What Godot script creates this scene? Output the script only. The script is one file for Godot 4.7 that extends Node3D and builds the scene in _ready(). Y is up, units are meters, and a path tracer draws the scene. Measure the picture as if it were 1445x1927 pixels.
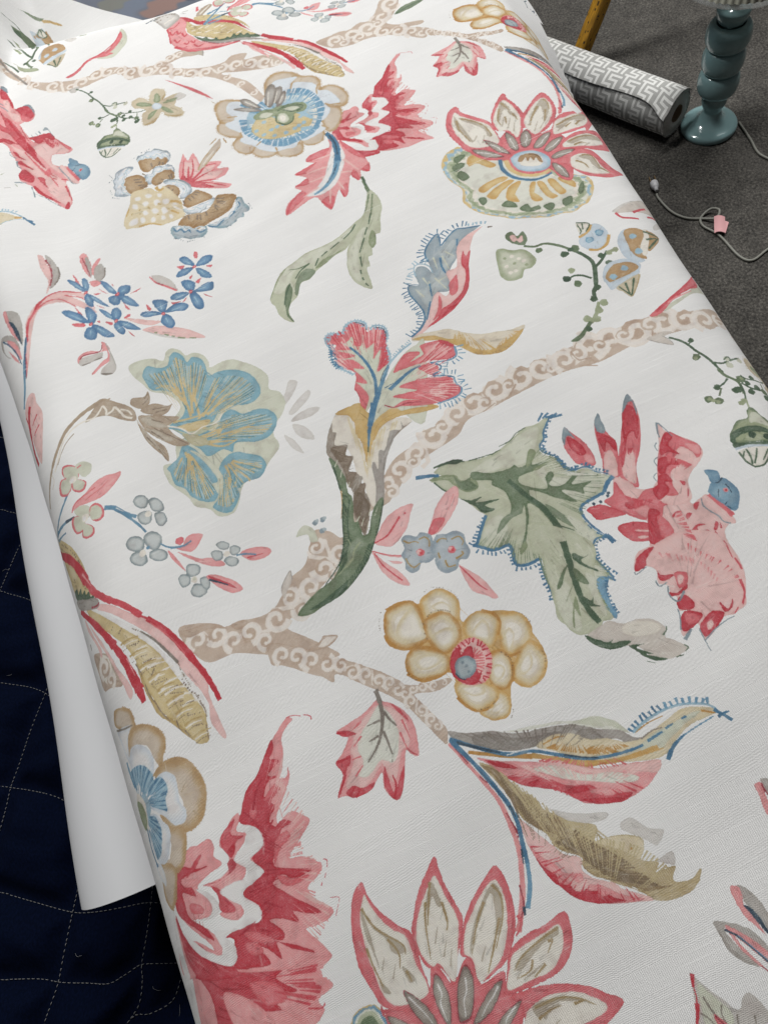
extends Node3D
# A printed floral cloth spread over a bolt on a quilt-covered table; a roll, a lamp and a carpet behind it.
# y is up, metres. "s" and "t" are metres measured along the cloth: s across it, t down its length.

const CLOTH_Y := 0.75
const S0 := -0.42
const S1 := 0.62
const T0 := -1.52
const TM := -0.56
const T1 := 0.20
# the stretch of s that the near and the far sheet of print cover
const SHEET_S := [[S0, S1], [-0.37, 0.43]]

func _ready() -> void:
	# ---- camera, air, light -------------------------------------------------------------
	var cam := Camera3D.new()
	cam.name = "camera"
	cam.projection = Camera3D.PROJECTION_PERSPECTIVE
	cam.fov = 69.07
	cam.near = 0.02
	cam.far = 60.0
	cam.transform = Transform3D(Basis(Vector3(0.909787, -0.192267, 0.36786), Vector3(0.415076, 0.421422, -0.806297), Vector3(0.0, 0.886249, 0.46321)), Vector3(0, 1.25, 0))
	add_child(cam)
	var env := Environment.new()
	env.background_mode = Environment.BG_COLOR
	env.background_color = Color(0.61, 0.61, 0.61)
	env.background_energy_multiplier = 0.15
	env.tonemap_mode = Environment.TONE_MAPPER_LINEAR
	env.tonemap_exposure = 1.0
	env.sdfgi_enabled = true
	env.ssao_enabled = true
	env.ssil_enabled = true
	var we := WorldEnvironment.new()
	we.name = "air"
	we.environment = env
	add_child(we)
	ceiling_lights()
	# ---- setting ------------------------------------------------------------------------
	rng.seed = 7
	build_carpet()
	build_table()
	build_quilt()
	# ---- the cloth and what lies round it -----------------------------------------------
	build_cloth()
	build_white_roll()
	build_back_cloth()
	build_key_roll()
	build_lamp()
	build_pole()

var rng := RandomNumberGenerator.new()

# ------------------------------------------------------------------ helpers
func tag(o: Node, label: String, category: String, kind := "") -> void:
	o.set_meta("label", label)
	o.set_meta("category", category)
	if kind != "":
		o.set_meta("kind", kind)

func mat(c: Color, rough := 0.8, metal := 0.0) -> StandardMaterial3D:
	var m := StandardMaterial3D.new()
	m.albedo_color = c
	m.roughness = rough
	m.metallic = metal
	return m

func part(called: String, mesh: Mesh, m: Material, parent: Node) -> MeshInstance3D:
	var o := MeshInstance3D.new()
	o.name = called
	o.mesh = mesh
	if m:
		o.material_override = m
	o.cast_shadow = GeometryInstance3D.SHADOW_CASTING_SETTING_ON
	parent.add_child(o, true)
	return o

func grid(nu: int, nv: int, at: Callable, uv: Callable) -> ArrayMesh:
	# a sheet of nu x nv cells; at(i/nu, j/nv) gives the point
	var st := SurfaceTool.new()
	st.begin(Mesh.PRIMITIVE_TRIANGLES)
	for j in nv + 1:
		for i in nu + 1:
			st.set_uv(uv.call(float(i) / nu, float(j) / nv))
			st.add_vertex(at.call(float(i) / nu, float(j) / nv))
	for j in nv:
		for i in nu:
			var a := j * (nu + 1) + i
			for k in [a, a + 1, a + nu + 1, a + 1, a + nu + 2, a + nu + 1]:
				st.add_index(k)
	st.generate_normals()
	return st.commit()

func lathe(profile: PackedVector2Array, n := 48) -> ArrayMesh:
	# profile points (radius, height), from the bottom up
	var st := SurfaceTool.new()
	st.begin(Mesh.PRIMITIVE_TRIANGLES)
	var m := profile.size()
	for j in m:
		for i in n + 1:
			var a := TAU * i / n
			st.set_uv(Vector2(float(i) / n, float(j) / (m - 1)))
			st.add_vertex(Vector3(profile[j].x * cos(a), profile[j].y, profile[j].x * sin(a)))
	for j in m - 1:
		for i in n:
			var a := j * (n + 1) + i
			for k in [a, a + 1, a + n + 1, a + 1, a + n + 2, a + n + 1]:
				st.add_index(k)
	st.generate_normals()
	return st.commit()

func tube(path: PackedVector3Array, r: float, sides := 8, r_end := -1.0, caps := true) -> ArrayMesh:
	var st := SurfaceTool.new()
	st.begin(Mesh.PRIMITIVE_TRIANGLES)
	tube_into(st, path, r, sides, r_end, caps)
	st.generate_normals()
	return st.commit()

func tube_into(st: SurfaceTool, path: PackedVector3Array, r: float, sides := 8, r_end := -1.0, caps := true, base := 0) -> int:
	var n := path.size()
	var ref := Vector3.UP
	var count := 0
	for j in n:
		var d := (path[mini(j + 1, n - 1)] - path[maxi(j - 1, 0)]).normalized()
		if absf(d.dot(ref)) > 0.95:
			ref = Vector3.RIGHT
		var u := d.cross(ref).normalized()
		var v := u.cross(d).normalized()
		var rr := r if r_end < 0.0 else lerpf(r, r_end, float(j) / (n - 1))
		for i in sides:
			var a := TAU * i / sides
			st.add_vertex(path[j] + (u * cos(a) + v * sin(a)) * rr)
			count += 1
	for j in n - 1:
		for i in sides:
			var a := base + j * sides + i
			var b := base + j * sides + (i + 1) % sides
			for k in [a, b, a + sides, b, b + sides, a + sides]:
				st.add_index(k)
	if caps:
		for e in [0, n - 1]:
			st.add_vertex(path[e])
			count += 1
			for i in sides:
				var a: int = base + e * sides + i
				var b: int = base + e * sides + (i + 1) % sides
				var c := base + count - 1
				for k in ([c, b, a] if e == 0 else [c, a, b]):
					st.add_index(k)
	return base + count

func smooth(pts: PackedVector3Array, per := 8) -> PackedVector3Array:
	var out := PackedVector3Array()
	for i in pts.size() - 1:
		for k in per:
			out.append(pts[i].cubic_interpolate(pts[i + 1], pts[maxi(i - 1, 0)], pts[mini(i + 2, pts.size() - 1)], float(k) / per))
	out.append(pts[pts.size() - 1])
	return out

func noise_texture(size: int, freq: float, seed_: int, ramp: Array, octaves := 4) -> ImageTexture:
	var n := FastNoiseLite.new()
	n.seed = seed_
	n.frequency = freq
	n.fractal_octaves = octaves
	var im := n.get_seamless_image(size, size)
	var out := Image.create(size, size, false, Image.FORMAT_RGB8)
	var a: Color = ramp[0]
	var b: Color = ramp[1]
	for y in size:
		for x in size:
			out.set_pixel(x, y, a.lerp(b, im.get_pixel(x, y).r))
	return ImageTexture.create_from_image(out)

# ------------------------------------------------------------------ light
func ceiling_lights() -> void:
	# rows of ceiling panels of the shop, above and beyond the far end of the cloth
	for at in LAMPS:
		var root := Node3D.new()
		root.name = "ceiling_light"
		add_child(root, true)
		root.position = at
		tag(root, "white ceiling light panel over the shop floor", "ceiling light")
		root.set_meta("group", "ceiling light panels")
		var box := BoxMesh.new()
		box.size = Vector3(1.24, 0.05, 0.34)
		part("housing", box, mat(Color(0.85, 0.85, 0.85), 0.6), root).position.y = 0.03
		var pane := BoxMesh.new()
		pane.size = Vector3(1.18, 0.006, 0.28)
		var glow := mat(Color(0.9, 0.9, 0.9), 0.5)
		glow.emission_enabled = true
		glow.emission = Color(1.0, 0.996, 0.988)
		glow.emission_energy_multiplier = 2.0
		part("diffuser", pane, glow, root)
		var l := AreaLight3D.new()
		l.name = "panel_light"
		l.area_size = Vector2(1.18, 0.28)
		l.light_color = Color(1.0, 0.996, 0.988)
		l.light_energy = LAMP_ENERGY
		l.area_range = 12.0
		l.shadow_enabled = true
		l.rotation_degrees.x = -90
		l.position.y = -0.012
		root.add_child(l)

const LAMPS := [Vector3(-0.7, 3.2, -2.0), Vector3(0.9, 3.2, -2.0), Vector3(2.5, 3.2, -2.0)]
const LAMP_ENERGY := 5.5

# ------------------------------------------------------------------ setting
func build_carpet() -> void:
	var m := mat(Color(1, 1, 1), 0.97)
	m.albedo_texture = carpet_texture()
	m.uv1_scale = Vector3(9, 9, 9)
	var n := noise_texture(512, 0.12, 5, [Color(0, 0, 0), Color(1, 1, 1)], 3)
	m.heightmap_enabled = true
	m.heightmap_texture = n
	m.heightmap_scale = 0.35
	var o := part("floor", grid(24, 24, func(u, v): return Vector3(-1.6 + 5.2 * u, 0, -4.6 + 5.4 * v), func(u, v): return Vector2(u, v)), m, self)
	o.set_meta("kind", "structure")
	o.set_meta("label", "dark grey brown short pile carpet floor")

func carpet_texture() -> ImageTexture:
	var size := 512
	var r := RandomNumberGenerator.new()
	r.seed = 21
	var n := FastNoiseLite.new()
	n.seed = 3
	n.frequency = 0.02
	var big := n.get_seamless_image(size, size)
	var n2 := FastNoiseLite.new()
	n2.seed = 4
	n2.frequency = 0.16
	var mid := n2.get_seamless_image(size, size)
	var data := PackedByteArray()
	data.resize(size * size * 3)
	for y in size:
		for x in size:
			var k := 0.74 + 0.22 * (big.get_pixel(x, y).r - 0.5) + 0.65 * (mid.get_pixel(x, y).r - 0.5) + r.randf_range(-0.2, 0.2)
			if r.randf() < 0.03:
				k += 0.35
			var i := (y * size + x) * 3
			data[i] = clampi(int(92 * k), 0, 255)
			data[i + 1] = clampi(int(89 * k), 0, 255)
			data[i + 2] = clampi(int(84 * k), 0, 255)
	return ImageTexture.create_from_image(Image.create_from_data(size, size, false, Image.FORMAT_RGB8, data))

func build_table() -> void:
	var root := Node3D.new()
	root.name = "display_table"
	add_child(root)
	tag(root, "low table under the navy quilt", "table")
	var wood := mat(Color(0.42, 0.33, 0.25), 0.6)
	var top := BoxMesh.new()
	top.size = Vector3(1.0, 0.03, 1.5)
	part("table_top", top, wood, root).position = Vector3(-0.22, 0.470, -0.52)
	for x in [-0.68, 0.24]:
		for z in [-1.22, 0.18]:
			var leg := CylinderMesh.new()
			leg.height = 0.455
			leg.top_radius = 0.025
			leg.bottom_radius = 0.02
			part("leg", leg, wood, root).position = Vector3(x, 0.2275, z)

# stitch lines of the quilt, in millimetres: x, z, x, z ...
const STITCHES := [
	[-489, -405, -476, -397, -452, -382, -435, -367, -423, -350, -393, -321, -340, -280, -280, -250],
	[-360, -470, -403, -413, -421, -388, -435, -367, -458, -334, -478, -301, -491, -281, -499, -263, -511, -240, -540, -190],
	[-560, -315, -504, -288, -491, -281, -470, -269, -447, -254, -432, -240, -417, -220, -380, -190, -320, -170],
	[-370, -280, -411, -208, -423, -186, -432, -162, -445, -136, -460, -105, -471, -81, -483, -64, -493, -49, -520, 0],
	[-580, -215, -518, -183, -507, -176, -476, -155, -445, -135, -421, -126, -396, -120, -366, -113, -333, -97, -280, -80],
	[-580, -130, -529, -106, -518, -102, -488, -91, -467, -80, -442, -70, -422, -62, -405, -63, -387, -65, -363, -57, -337, -48, -290, -30],
	[-340, -180, -364, -117, -376, -88, -387, -65, -389, -53, -396, -36, -407, -27, -419, -19, -450, 20],
	[-300, -110, -343, -52, -352, -41, -365, -26, -388, -24, -407, -27, -440, -5, -500, 20],
	[-470, -740, -433, -784, -420, -791, -410, -800, -393, -816, -340, -860],
	[-500, -790, -437, -751, -428, -737, -414, -714, -395, -674, -350, -620],
	[-520, -670, -458, -638, -443, -627, -426, -612, -414, -590, -399, -565, -360, -520],
	[-350, -670, -391, -615, -414, -589, -436, -569, -455, -542, -468, -523, -500, -480],
	[-520, -550, -471, -520, -460, -511, -435, -490, -418, -467, -405, -442, -370, -400]]

func stitch_line(a: Array) -> PackedVector3Array:
	var pts := PackedVector3Array()
	for i in range(0, a.size(), 2):
		pts.append(Vector3(a[i] * 0.001, 0, a[i + 1] * 0.001))
	return smooth(pts, 4)

var quilt_lines: Array[PackedVector3Array] = []

func quilt_height(x: float, z: float) -> float:
	# padding that swells between the stitch lines, and creases in the cover
	var d := 0.05
	for l in quilt_lines:
		if x < l[0].x - 0.4 or z > maxf(l[0].z, l[l.size() - 1].z) + 0.1 or z < minf(l[0].z, l[l.size() - 1].z) - 0.1:
			continue
		for i in range(0, l.size() - 1, 2):
			var q := Geometry3D.get_closest_point_to_segment(Vector3(x, 0, z), l[i], l[mini(i + 2, l.size() - 1)])
			d = minf(d, Vector2(q.x - x, q.z - z).length())
	var h := 0.017 * (1.0 - exp(-d * d / 0.00026))
	h += 0.0022 * sin(x * 90.0 + z * 34.0 + 3.0 * sin(z * 23.0)) * (0.5 + 0.5 * sin(z * 27.0 - x * 19.0)) * minf(1.0, d / 0.01)
	h += 0.0012 * sin(z * 210.0 - x * 60.0 + 4.0 * sin(x * 31.0)) * minf(1.0, d / 0.01)
	return 0.487 + h

func build_quilt() -> void:
	for a in STITCHES:
		quilt_lines.append(stitch_line(a))
	var root := Node3D.new()
	root.name = "navy_quilt"
	add_child(root)
	tag(root, "navy blue quilted blanket with white stitch lines under the rolls", "quilt")
	var m := mat(Color(1, 1, 1), 0.92)
	m.metallic_specular = 0.15
	m.uv1_scale = Vector3(5, 7, 1)
	m.albedo_texture = noise_texture(256, 0.14, 9, [Color(0.010, 0.028, 0.085), Color(0.030, 0.062, 0.155)], 4)
	part("quilt_top", grid(96, 250, func(u, v): return Vector3(-0.66 + 0.48 * u, quilt_height(-0.66 + 0.48 * u, -1.02 + 1.22 * v), -1.02 + 1.22 * v), func(u, v): return Vector2(u, v)), m, root)
	# each dash of white thread
	var st := SurfaceTool.new()
	st.begin(Mesh.PRIMITIVE_TRIANGLES)
	var base := 0
	for l in quilt_lines:
		var run := 0.0
		for i in l.size() - 1:
			var d := l[i + 1] - l[i]
			var step := d.length()
			d /= step
			while run < step:
				var a := l[i] + d * run
				var b := a + d * 0.0030
				var mid := (a + b) * 0.5
				var pts := PackedVector3Array()
				for q in [a, mid, b]:
					pts.append(Vector3(q.x, quilt_height(q.x, q.z) + (0.0014 if q == mid else 0.0007), q.z))
				base = tube_into(st, pts, 0.00034, 5, -1.0, true, base)
				run += 0.0046 * rng.randf_range(0.85, 1.2)
			run -= step
	st.generate_normals()
	var th := part("stitching", st.commit(), mat(Color(0.50, 0.50, 0.50), 0.8), root)
	th.set_meta("kind", "stuff")
	th.set_meta("label", "dashes of white thread along the quilt's grooves")
	# bits of lint caught on the cover
	var lint := SurfaceTool.new()
	lint.begin(Mesh.PRIMITIVE_TRIANGLES)
	base = 0
	for k in 16:
		var x := rng.randf_range(-0.56, -0.33)
		var z := rng.randf_range(-0.75, 0.0)
		var a := rng.randf() * TAU
		var pts := PackedVector3Array()
		for i in 5:
			pts.append(Vector3(x, quilt_height(x, z) + 0.0008, z))
			x += cos(a) * 0.0022
			z += sin(a) * 0.0022
			a += rng.randf_range(-0.9, 0.9)
		base = tube_into(lint, pts, 0.0001, 4, -1.0, true, base)
	lint.generate_normals()
	var li := part("lint", lint.commit(), mat(Color(0.6, 0.6, 0.6), 0.9), root)
	li.set_meta("kind", "stuff")

# ------------------------------------------------------------------ the cloth
func edge_left(t: float) -> float:
	return -0.227 + 0.07 * t

func edge_right(t: float) -> float:
	return 0.27 - 0.10 * t

func bump(v: float, w: float) -> float:
	return exp(-v * v / (w * w))

func cloth_rise(x: float, z: float) -> float:
	# how far the cloth lies above the flat top of the bolt
	var e := -1.045 + 0.292 * x - z
	var k := 1.0 - smoothstep(-0.25, -0.15, x)
	var y := 0.0
	var q := e + 0.035
	if q > 0.0:
		var d := q * q / 0.09 if q < 0.05 else 0.0278 + (q - 0.05) * 1.1
		d = minf(d, 0.075)
		y -= d * (1.0 - k)
	var e0 := lerpf(0.04, -0.20, k)
	var w := maxf(0.0, e - e0)
	y += 0.85 * (w * w / (w + 0.08))
	# a soft hollow beside the lifted corner
	var along := (x + 0.165) * 0.95 + (z + 0.72) * 0.18
	y -= 0.012 * bump(along, 0.045) * smoothstep(-0.42, -0.66, z) * (1.0 - smoothstep(-0.80, -0.95, z))
	y += 0.016 * smoothstep(-0.19, -0.26, x) * smoothstep(-0.5, -0.7, z)
	# slack in the weave
	var fold := (x - 0.02) * 0.86 - (z + 0.83) * 0.5
	y += 0.0022 * bump(fold, 0.012) * bump((x - 0.02) * 0.5 + (z + 0.83) * 0.86, 0.07)
	fold = (x + 0.02) * 0.35 + (z + 0.60) * 0.94
	y += 0.0016 * bump(fold, 0.014) * bump((x + 0.02) * 0.94 - (z + 0.60) * 0.35, 0.13)
	y += 0.0016 * sin(x * 23.0 + z * 7.0) * sin(z * 11.0 - x * 5.0) + 0.0007 * sin(x * 51.0 - z * 17.0) + 0.0006 * sin(z * 63.0 + x * 31.0)
	return y

func cloth_at(s: float, t: float) -> Vector3:
	var rl := 0.062
	var rr := 0.045
	var cl := edge_left(t) + 0.618 * rl
	var cr := edge_right(t) - 0.566 * rr
	var x := s
	var y := 0.0
	if s < cl:
		var a := cl - s
		var th := minf(a / rl, PI * 0.5)
		x = cl - rl * sin(th)
		y = -rl * (1.0 - cos(th))
		y -= maxf(0.0, a - rl * PI * 0.5)
	elif s > cr:
		var a := s - cr
		var most := lerpf(deg_to_rad(44.0), PI * 0.5, smoothstep(-0.84, -0.50, t))
		var th := minf(a / rr, most)
		x = cr + rr * sin(th)
		y = -rr * (1.0 - cos(th))
		var rest := maxf(0.0, a - rr * most)
		x += rest * cos(most)
		y -= rest * sin(most)
	return Vector3(x, CLOTH_Y + y + cloth_rise(x, t), t)

func cloth_end(s: float) -> float:
	# t of the far selvage
	return minf(-1.206 + 0.85 * (s + 0.096), -1.10)

func build_cloth() -> void:
	var root := Node3D.new()
	root.name = "floral_cloth"
	add_child(root)
	tag(root, "white linen cloth printed with red, blue and gold birds and flowers, spread over its bolt", "fabric")
	paint_print()
	var weave := weave_images()
	for half in 2:
		var m := mat(Color(1, 1, 1), 0.93)
		m.albedo_texture = weave[0]
		m.normal_enabled = true
		m.normal_texture = weave[1]
		m.normal_scale = 1.0
		m.rim_enabled = true
		m.rim = 0.12
		m.detail_enabled = true
		m.detail_blend_mode = BaseMaterial3D.BLEND_MODE_MUL
		m.detail_uv_layer = BaseMaterial3D.DETAIL_UV_2
		m.detail_albedo = ImageTexture.create_from_image(sheets[half])
		var st := SurfaceTool.new()
		st.begin(Mesh.PRIMITIVE_TRIANGLES)
		var nu := 170
		var nv := 120
		var ta := T0 if half == 0 else TM
		var tb := TM if half == 0 else T1
		for j in nv + 1:
			for i in nu + 1:
				var s := lerpf(S0, S1, float(i) / nu)
				var t := lerpf(ta, tb, float(j) / nv)
				if half == 0:
					t = maxf(t, cloth_end(s))
				st.set_uv(Vector2(s, t) / 0.176)
				st.set_uv2(Vector2((s - SHEET_S[half][0]) / (SHEET_S[half][1] - SHEET_S[half][0]), (t - ta) / (tb - ta)))
				st.set_normal(cloth_normal(s, t))
				st.add_vertex(cloth_at(s, t))
		for j in nv:
			for i in nu:
				var sa := lerpf(S0, S1, float(i) / nu)
				if sa > right_end(lerpf(ta, tb, float(j) / nv)):
					continue
				var a := j * (nu + 1) + i
				for k in [a, a + 1, a + nu + 1, a + 1, a + nu + 2, a + nu + 1]:
					st.add_index(k)
		st.generate_tangents()
		part("cloth_far_half" if half == 0 else "cloth_near_half", st.commit(), m, root)
	# the bolt inside: a padded board that carries the cloth
	var core := part("bolt_core", grid(40, 40, func(u, v): return core_at(u, v), func(u, v): return Vector2(u, v)), mat(Color(0.8, 0.8, 0.78), 0.9), root)
	core.set_meta("label", "white padded board inside the folded cloth")

func right_end(t: float) -> float:
	# s at which the cloth ends on the right
	return edge_right(t) + lerpf(0.075, 0.25, smoothstep(-0.78, -0.5, t))

func cloth_normal(s: float, t: float) -> Vector3:
	var h := 0.002
	var a := cloth_at(s + h, t) - cloth_at(s - h, t)
	var b := cloth_at(s, t + h) - cloth_at(s, t - h)
	return b.cross(a).normalized()

func core_at(u: float, v: float) -> Vector3:
	# closed loop round the section, from the near end to the far end
	var t := lerpf(0.19, -1.0, v)
	var a := -u * TAU
	var xl := edge_left(t) + 0.012
	var xr := edge_right(t) - 0.012
	var cx := (xl + xr) * 0.5
	var hw := (xr - xl) * 0.5
	var c := cos(a)
	var sn := sin(a)
	var p := 0.22
	return Vector3(cx + hw * signf(c) * pow(absf(c), p), 0.610 + 0.108 * signf(sn) * pow(absf(sn), p), t)

func weave_images() -> Array:
	# herringbone: bands that run along s, threads that slant one way and the other
	var size := 1024
	var r := RandomNumberGenerator.new()
	r.seed = 11
	var slub := PackedFloat32Array()
	for i in size:
		slub.append(r.randf_range(-1.0, 1.0))
	var nz := FastNoiseLite.new()
	nz.seed = 8
	nz.frequency = 0.05
	var blotch := nz.get_seamless_image(size, size)
	var height := Image.create(size, size, false, Image.FORMAT_R8)
	var col := PackedByteArray()
	col.resize(size * size * 3)
	var hb := PackedByteArray()
	hb.resize(size * size)
	var jit := PackedFloat32Array()
	for i in size:
		jit.append(r.randf_range(-0.5, 0.5))
	# slubs: thicker stretches of single threads
	var thick := PackedFloat32Array()
	thick.resize(size * size)
	for k in 900:
		var x0 := r.randi_range(0, size - 1)
		var y0 := r.randi_range(0, size - 1)
		var long := r.randi_range(40, 220)
		var wide := r.randi_range(2, 5)
		var amt := r.randf_range(-0.5, 1.0)
		for x in long:
			var edge := sin(PI * x / long)
			for y in wide:
				thick[((y0 + y) % size) * size + (x0 + x) % size] += amt * edge
	for y in size:
		var band := y / 64
		var yy := y % 64
		var tone := slub[y / 4] * 0.5
		for x in size:
			var ph := (x + (yy * 1.25 if band % 2 == 0 else -yy * 1.25)) / 7.3 + 0.3 * jit[(x / 7 + band * 131) % size]
			var w := 0.5 + 0.5 * cos(ph * TAU)
			var thread := 0.5 + 0.5 * cos(y * TAU / 4.0)
			var h := 0.66 * w + 0.16 * thread + 0.18 * r.randf()
			if yy < 3:
				h *= 0.93
			var i := y * size + x
			var sl := thick[i]
			hb[i] = clampi(int(255 * (0.10 + 0.62 * h + 0.09 * sl + 0.02 * tone)), 0, 255)
			var g := 0.895 + 0.23 * (h - 0.5) + 0.020 * sl + 0.012 * tone * (blotch.get_pixel(x, y).r + 0.3)
			col[i * 3] = clampi(int(255 * g), 0, 255)
			col[i * 3 + 1] = clampi(int(255 * g * 0.999), 0, 255)
			col[i * 3 + 2] = clampi(int(255 * g * 0.995), 0, 255)
	height = Image.create_from_data(size, size, false, Image.FORMAT_L8, hb)
	height.convert(Image.FORMAT_RGBA8)
	height.bump_map_to_normal_map(3.5)
	return [ImageTexture.create_from_image(Image.create_from_data(size, size, false, Image.FORMAT_RGB8, col)), ImageTexture.create_from_image(height)]

# ------------------------------------------------------------------ things round the cloth
func build_white_roll() -> void:
	var root := Node3D.new()
	root.name = "white_roll"
	add_child(root)
	tag(root, "plain white roll of lining lying beside the printed cloth on the navy quilt", "fabric roll")
	root.position = Vector3(-0.322, 0.566, -0.105)
	var m := mat(Color(0.84, 0.845, 0.855), 0.6)
	# the turns have slid, so that the upper side overhangs at the near end
	var rr := func(u: float, v: float) -> Vector3:
		var a := -TAU * u
		var r := 0.058 + 0.0014 * sin(v * 23.0 + 2.0 * sin(a)) + 0.0010 * sin(a * 3.0 + v * 11.0)
		return Vector3(r * cos(a), r * sin(a), -1.15 * v + (0.30 * r * sin(a) + 0.05 * r * cos(a) - 0.017) * (1.0 - v))
	part("lining", grid(64, 90, rr, func(u, v): return Vector2(u, v)), m, root)
	var face := func(u: float, v: float) -> Vector3:
		var a := -TAU * u
		var r := lerpf(0.016, 0.0582, v)
		return Vector3(r * cos(a), r * sin(a), 0.30 * r * sin(a) + 0.05 * r * cos(a) - 0.018 + 0.0006 * sin(v * 60.0))
	part("rolled_end", grid(64, 24, face, func(u, v): return Vector2(u, v)), m, root)

func build_back_cloth() -> void:
	var root := Node3D.new()
	root.name = "blue_grey_cloth"
	add_child(root)
	tag(root, "blue grey cloth with blurred orange and green patches behind the floral cloth", "fabric")
	var m := mat(Color(1, 1, 1), 0.9)
	m.albedo_texture = patch_texture()
	part("cloth", grid(60, 40, func(u, v): return Vector3(-0.5 + 1.1 * u, 0.655 + 0.012 * sin(u * 14.0 + v * 5.0) - 0.02 * pow(absf(2.0 * u - 1.0), 8.0), -1.13 - 0.9 * v), func(u, v): return Vector2(u, v)), m, root)
	var pad := BoxMesh.new()
	pad.size = Vector3(1.06, 0.62, 0.74)
	part("cloth_stack", pad, mat(Color(0.33, 0.36, 0.42), 0.9), root).position = Vector3(0.05, 0.31, -1.64)

func patch_texture() -> ImageTexture:
	# soft brushed patches of colour on blue grey
	var size := 512
	var n := noise_texture(size, 0.012, 77, [Color(0.30, 0.325, 0.37), Color(0.40, 0.42, 0.46)], 4)
	var im := n.get_image()
	var r := RandomNumberGenerator.new()
	r.seed = 4
	var hues := [Color(0.50, 0.39, 0.355), Color(0.41, 0.41, 0.38), Color(0.37, 0.40, 0.455), Color(0.21, 0.235, 0.28)]
	var spots := [[0.470, 0.095, 15, 0], [0.410, 0.175, 14, 1], [0.432, 0.135, 11, 2], [0.512, 0.075, 7, 3], [0.45, 0.06, 9, 3], [0.40, 0.10, 12, 2]]
	for k in 40:
		spots.append([r.randf(), r.randf_range(0.24, 1.0), r.randf_range(9, 20), k % 4])
	for s in spots:
		var c := Vector2(s[0], s[1]) * size
		var w: float = s[2]
		for y in range(maxi(0, int(c.y - w * 1.3)), mini(size, int(c.y + w * 1.3))):
			for x in range(maxi(0, int(c.x - w * 1.8)), mini(size, int(c.x + w * 1.8))):
				var d := Vector2((x - c.x) / 1.4, y - c.y).length() / w + 0.16 * sin(x * 0.6 + y * 0.35 + w)
				if d < 1.0:
					im.set_pixel(x, y, im.get_pixel(x, y).lerp(hues[s[3]], 0.85 * smoothstep(1.0, 0.75, d)))
	return ImageTexture.create_from_image(im)

func key_texture() -> ImageTexture:
	# woven key pattern, white lines on grey
	var unit := ["######.#", ".....#.#", "####.#.#", "...#.#.#", ".#.#...#", ".#.#####", ".#......", ".#######"]
	var k := 16
	var im := Image.create(8 * k, 8 * k, false, Image.FORMAT_RGB8)
	im.fill(Color(0.93, 0.93, 0.92))
	for y in 8:
		for x in 8:
			if unit[y][x] == "#":
				im.fill_rect(Rect2i(x * k, y * k, k, k), Color(0.70, 0.70, 0.69))
	var r := RandomNumberGenerator.new()
	r.seed = 3
	for y in im.get_height():
		for x in im.get_width():
			var c := im.get_pixel(x, y)
			var g := r.randf_range(0.9, 1.06) * (0.95 + 0.05 * sin(y * TAU / 4.0))
			im.set_pixel(x, y, Color(c.r * g, c.g * g, c.b * g))
	return ImageTexture.create_from_image(im)

func build_key_roll() -> void:
	var root := Node3D.new()
	root.name = "key_pattern_roll"
	add_child(root)
	tag(root, "grey and white key patterned fabric roll lying on the carpet beside the lamp", "fabric roll")
	var axis := Vector3(0.414, 0, 0.910)
	root.transform = Transform3D(Basis(axis.cross(Vector3.UP), Vector3.UP, -axis), Vector3(0.945, 0.0505, -1.224))
	var m := mat(Color(1, 1, 1), 0.92)
	m.albedo_texture = key_texture()
	m.uv1_scale = Vector3(7.5, 22, 1)
	var body := func(u: float, v: float) -> Vector3:
		var a := TAU * u
		var r := 0.0495 + 0.0006 * sin(v * 31.0 + a * 2.0)
		return Vector3(r * cos(a), r * sin(a), 1.0 * v)
	part("rolled_fabric", grid(72, 60, body, func(u, v): return Vector2(u, v)), m, root)
	# the loose outer turn: its cut edge wanders along the side, its corner is turned up
	var flap := func(u: float, v: float) -> Vector3:
		var cut := 0.62 + 0.10 * sin(v * 9.0 + 0.4) + 0.05 * sin(v * 23.0) - 0.30 * exp(-v * v / 0.0012)
		var a := lerpf(2.6, cut, u)
		var r := 0.0512 + 0.0030 * u * u + 0.010 * smoothstep(0.86, 1.0, u) * exp(-v / 0.03) + 0.0015 * sin(v * 40.0) * u * u
		return Vector3(r * cos(a), r * sin(a), 1.0 * v - 0.004)
	part("loose_flap", grid(40, 90, flap, func(u, v): return Vector2(0.35 - 0.33 * u, v)), m, root)
	var raw := mat(Color(0.86, 0.85, 0.83), 0.95)
	var st := PackedVector2Array()
	for i in 13:
		st.append(Vector2(lerpf(0.018, 0.0505, i / 12.0), (0.0 if i % 2 == 0 else -0.0025) + 0.004 * sin(i * 0.5)))
	part("layered_end", lathe(st, 56), raw, root).rotation_degrees.x = -90
	part("core_hole", lathe(PackedVector2Array([Vector2(0.018, 0.002), Vector2(0.017, -0.30), Vector2(0.0, -0.301)]), 32), mat(Color(0.58, 0.50, 0.41), 0.95), root).rotation_degrees.x = -90
	var fray := SurfaceTool.new()
	fray.begin(Mesh.PRIMITIVE_TRIANGLES)
	var base := 0
	for k in 150:
		var a := rng.randf() * TAU
		var r := rng.randf_range(0.03, 0.0515)
		var p0 := Vector3(r * cos(a), r * sin(a), 0.002)
		var p1 := p0 + Vector3(rng.randf_range(-0.004, 0.004), rng.randf_range(-0.004, 0.004), -rng.randf_range(0.002, 0.008))
		base = tube_into(fray, PackedVector3Array([p0, (p0 + p1) * 0.5, p1]), 0.0005, 4, 0.0002, true, base)
	fray.generate_normals()
	part("frayed_threads", fray.commit(), raw, root).set_meta("kind", "stuff")

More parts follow.
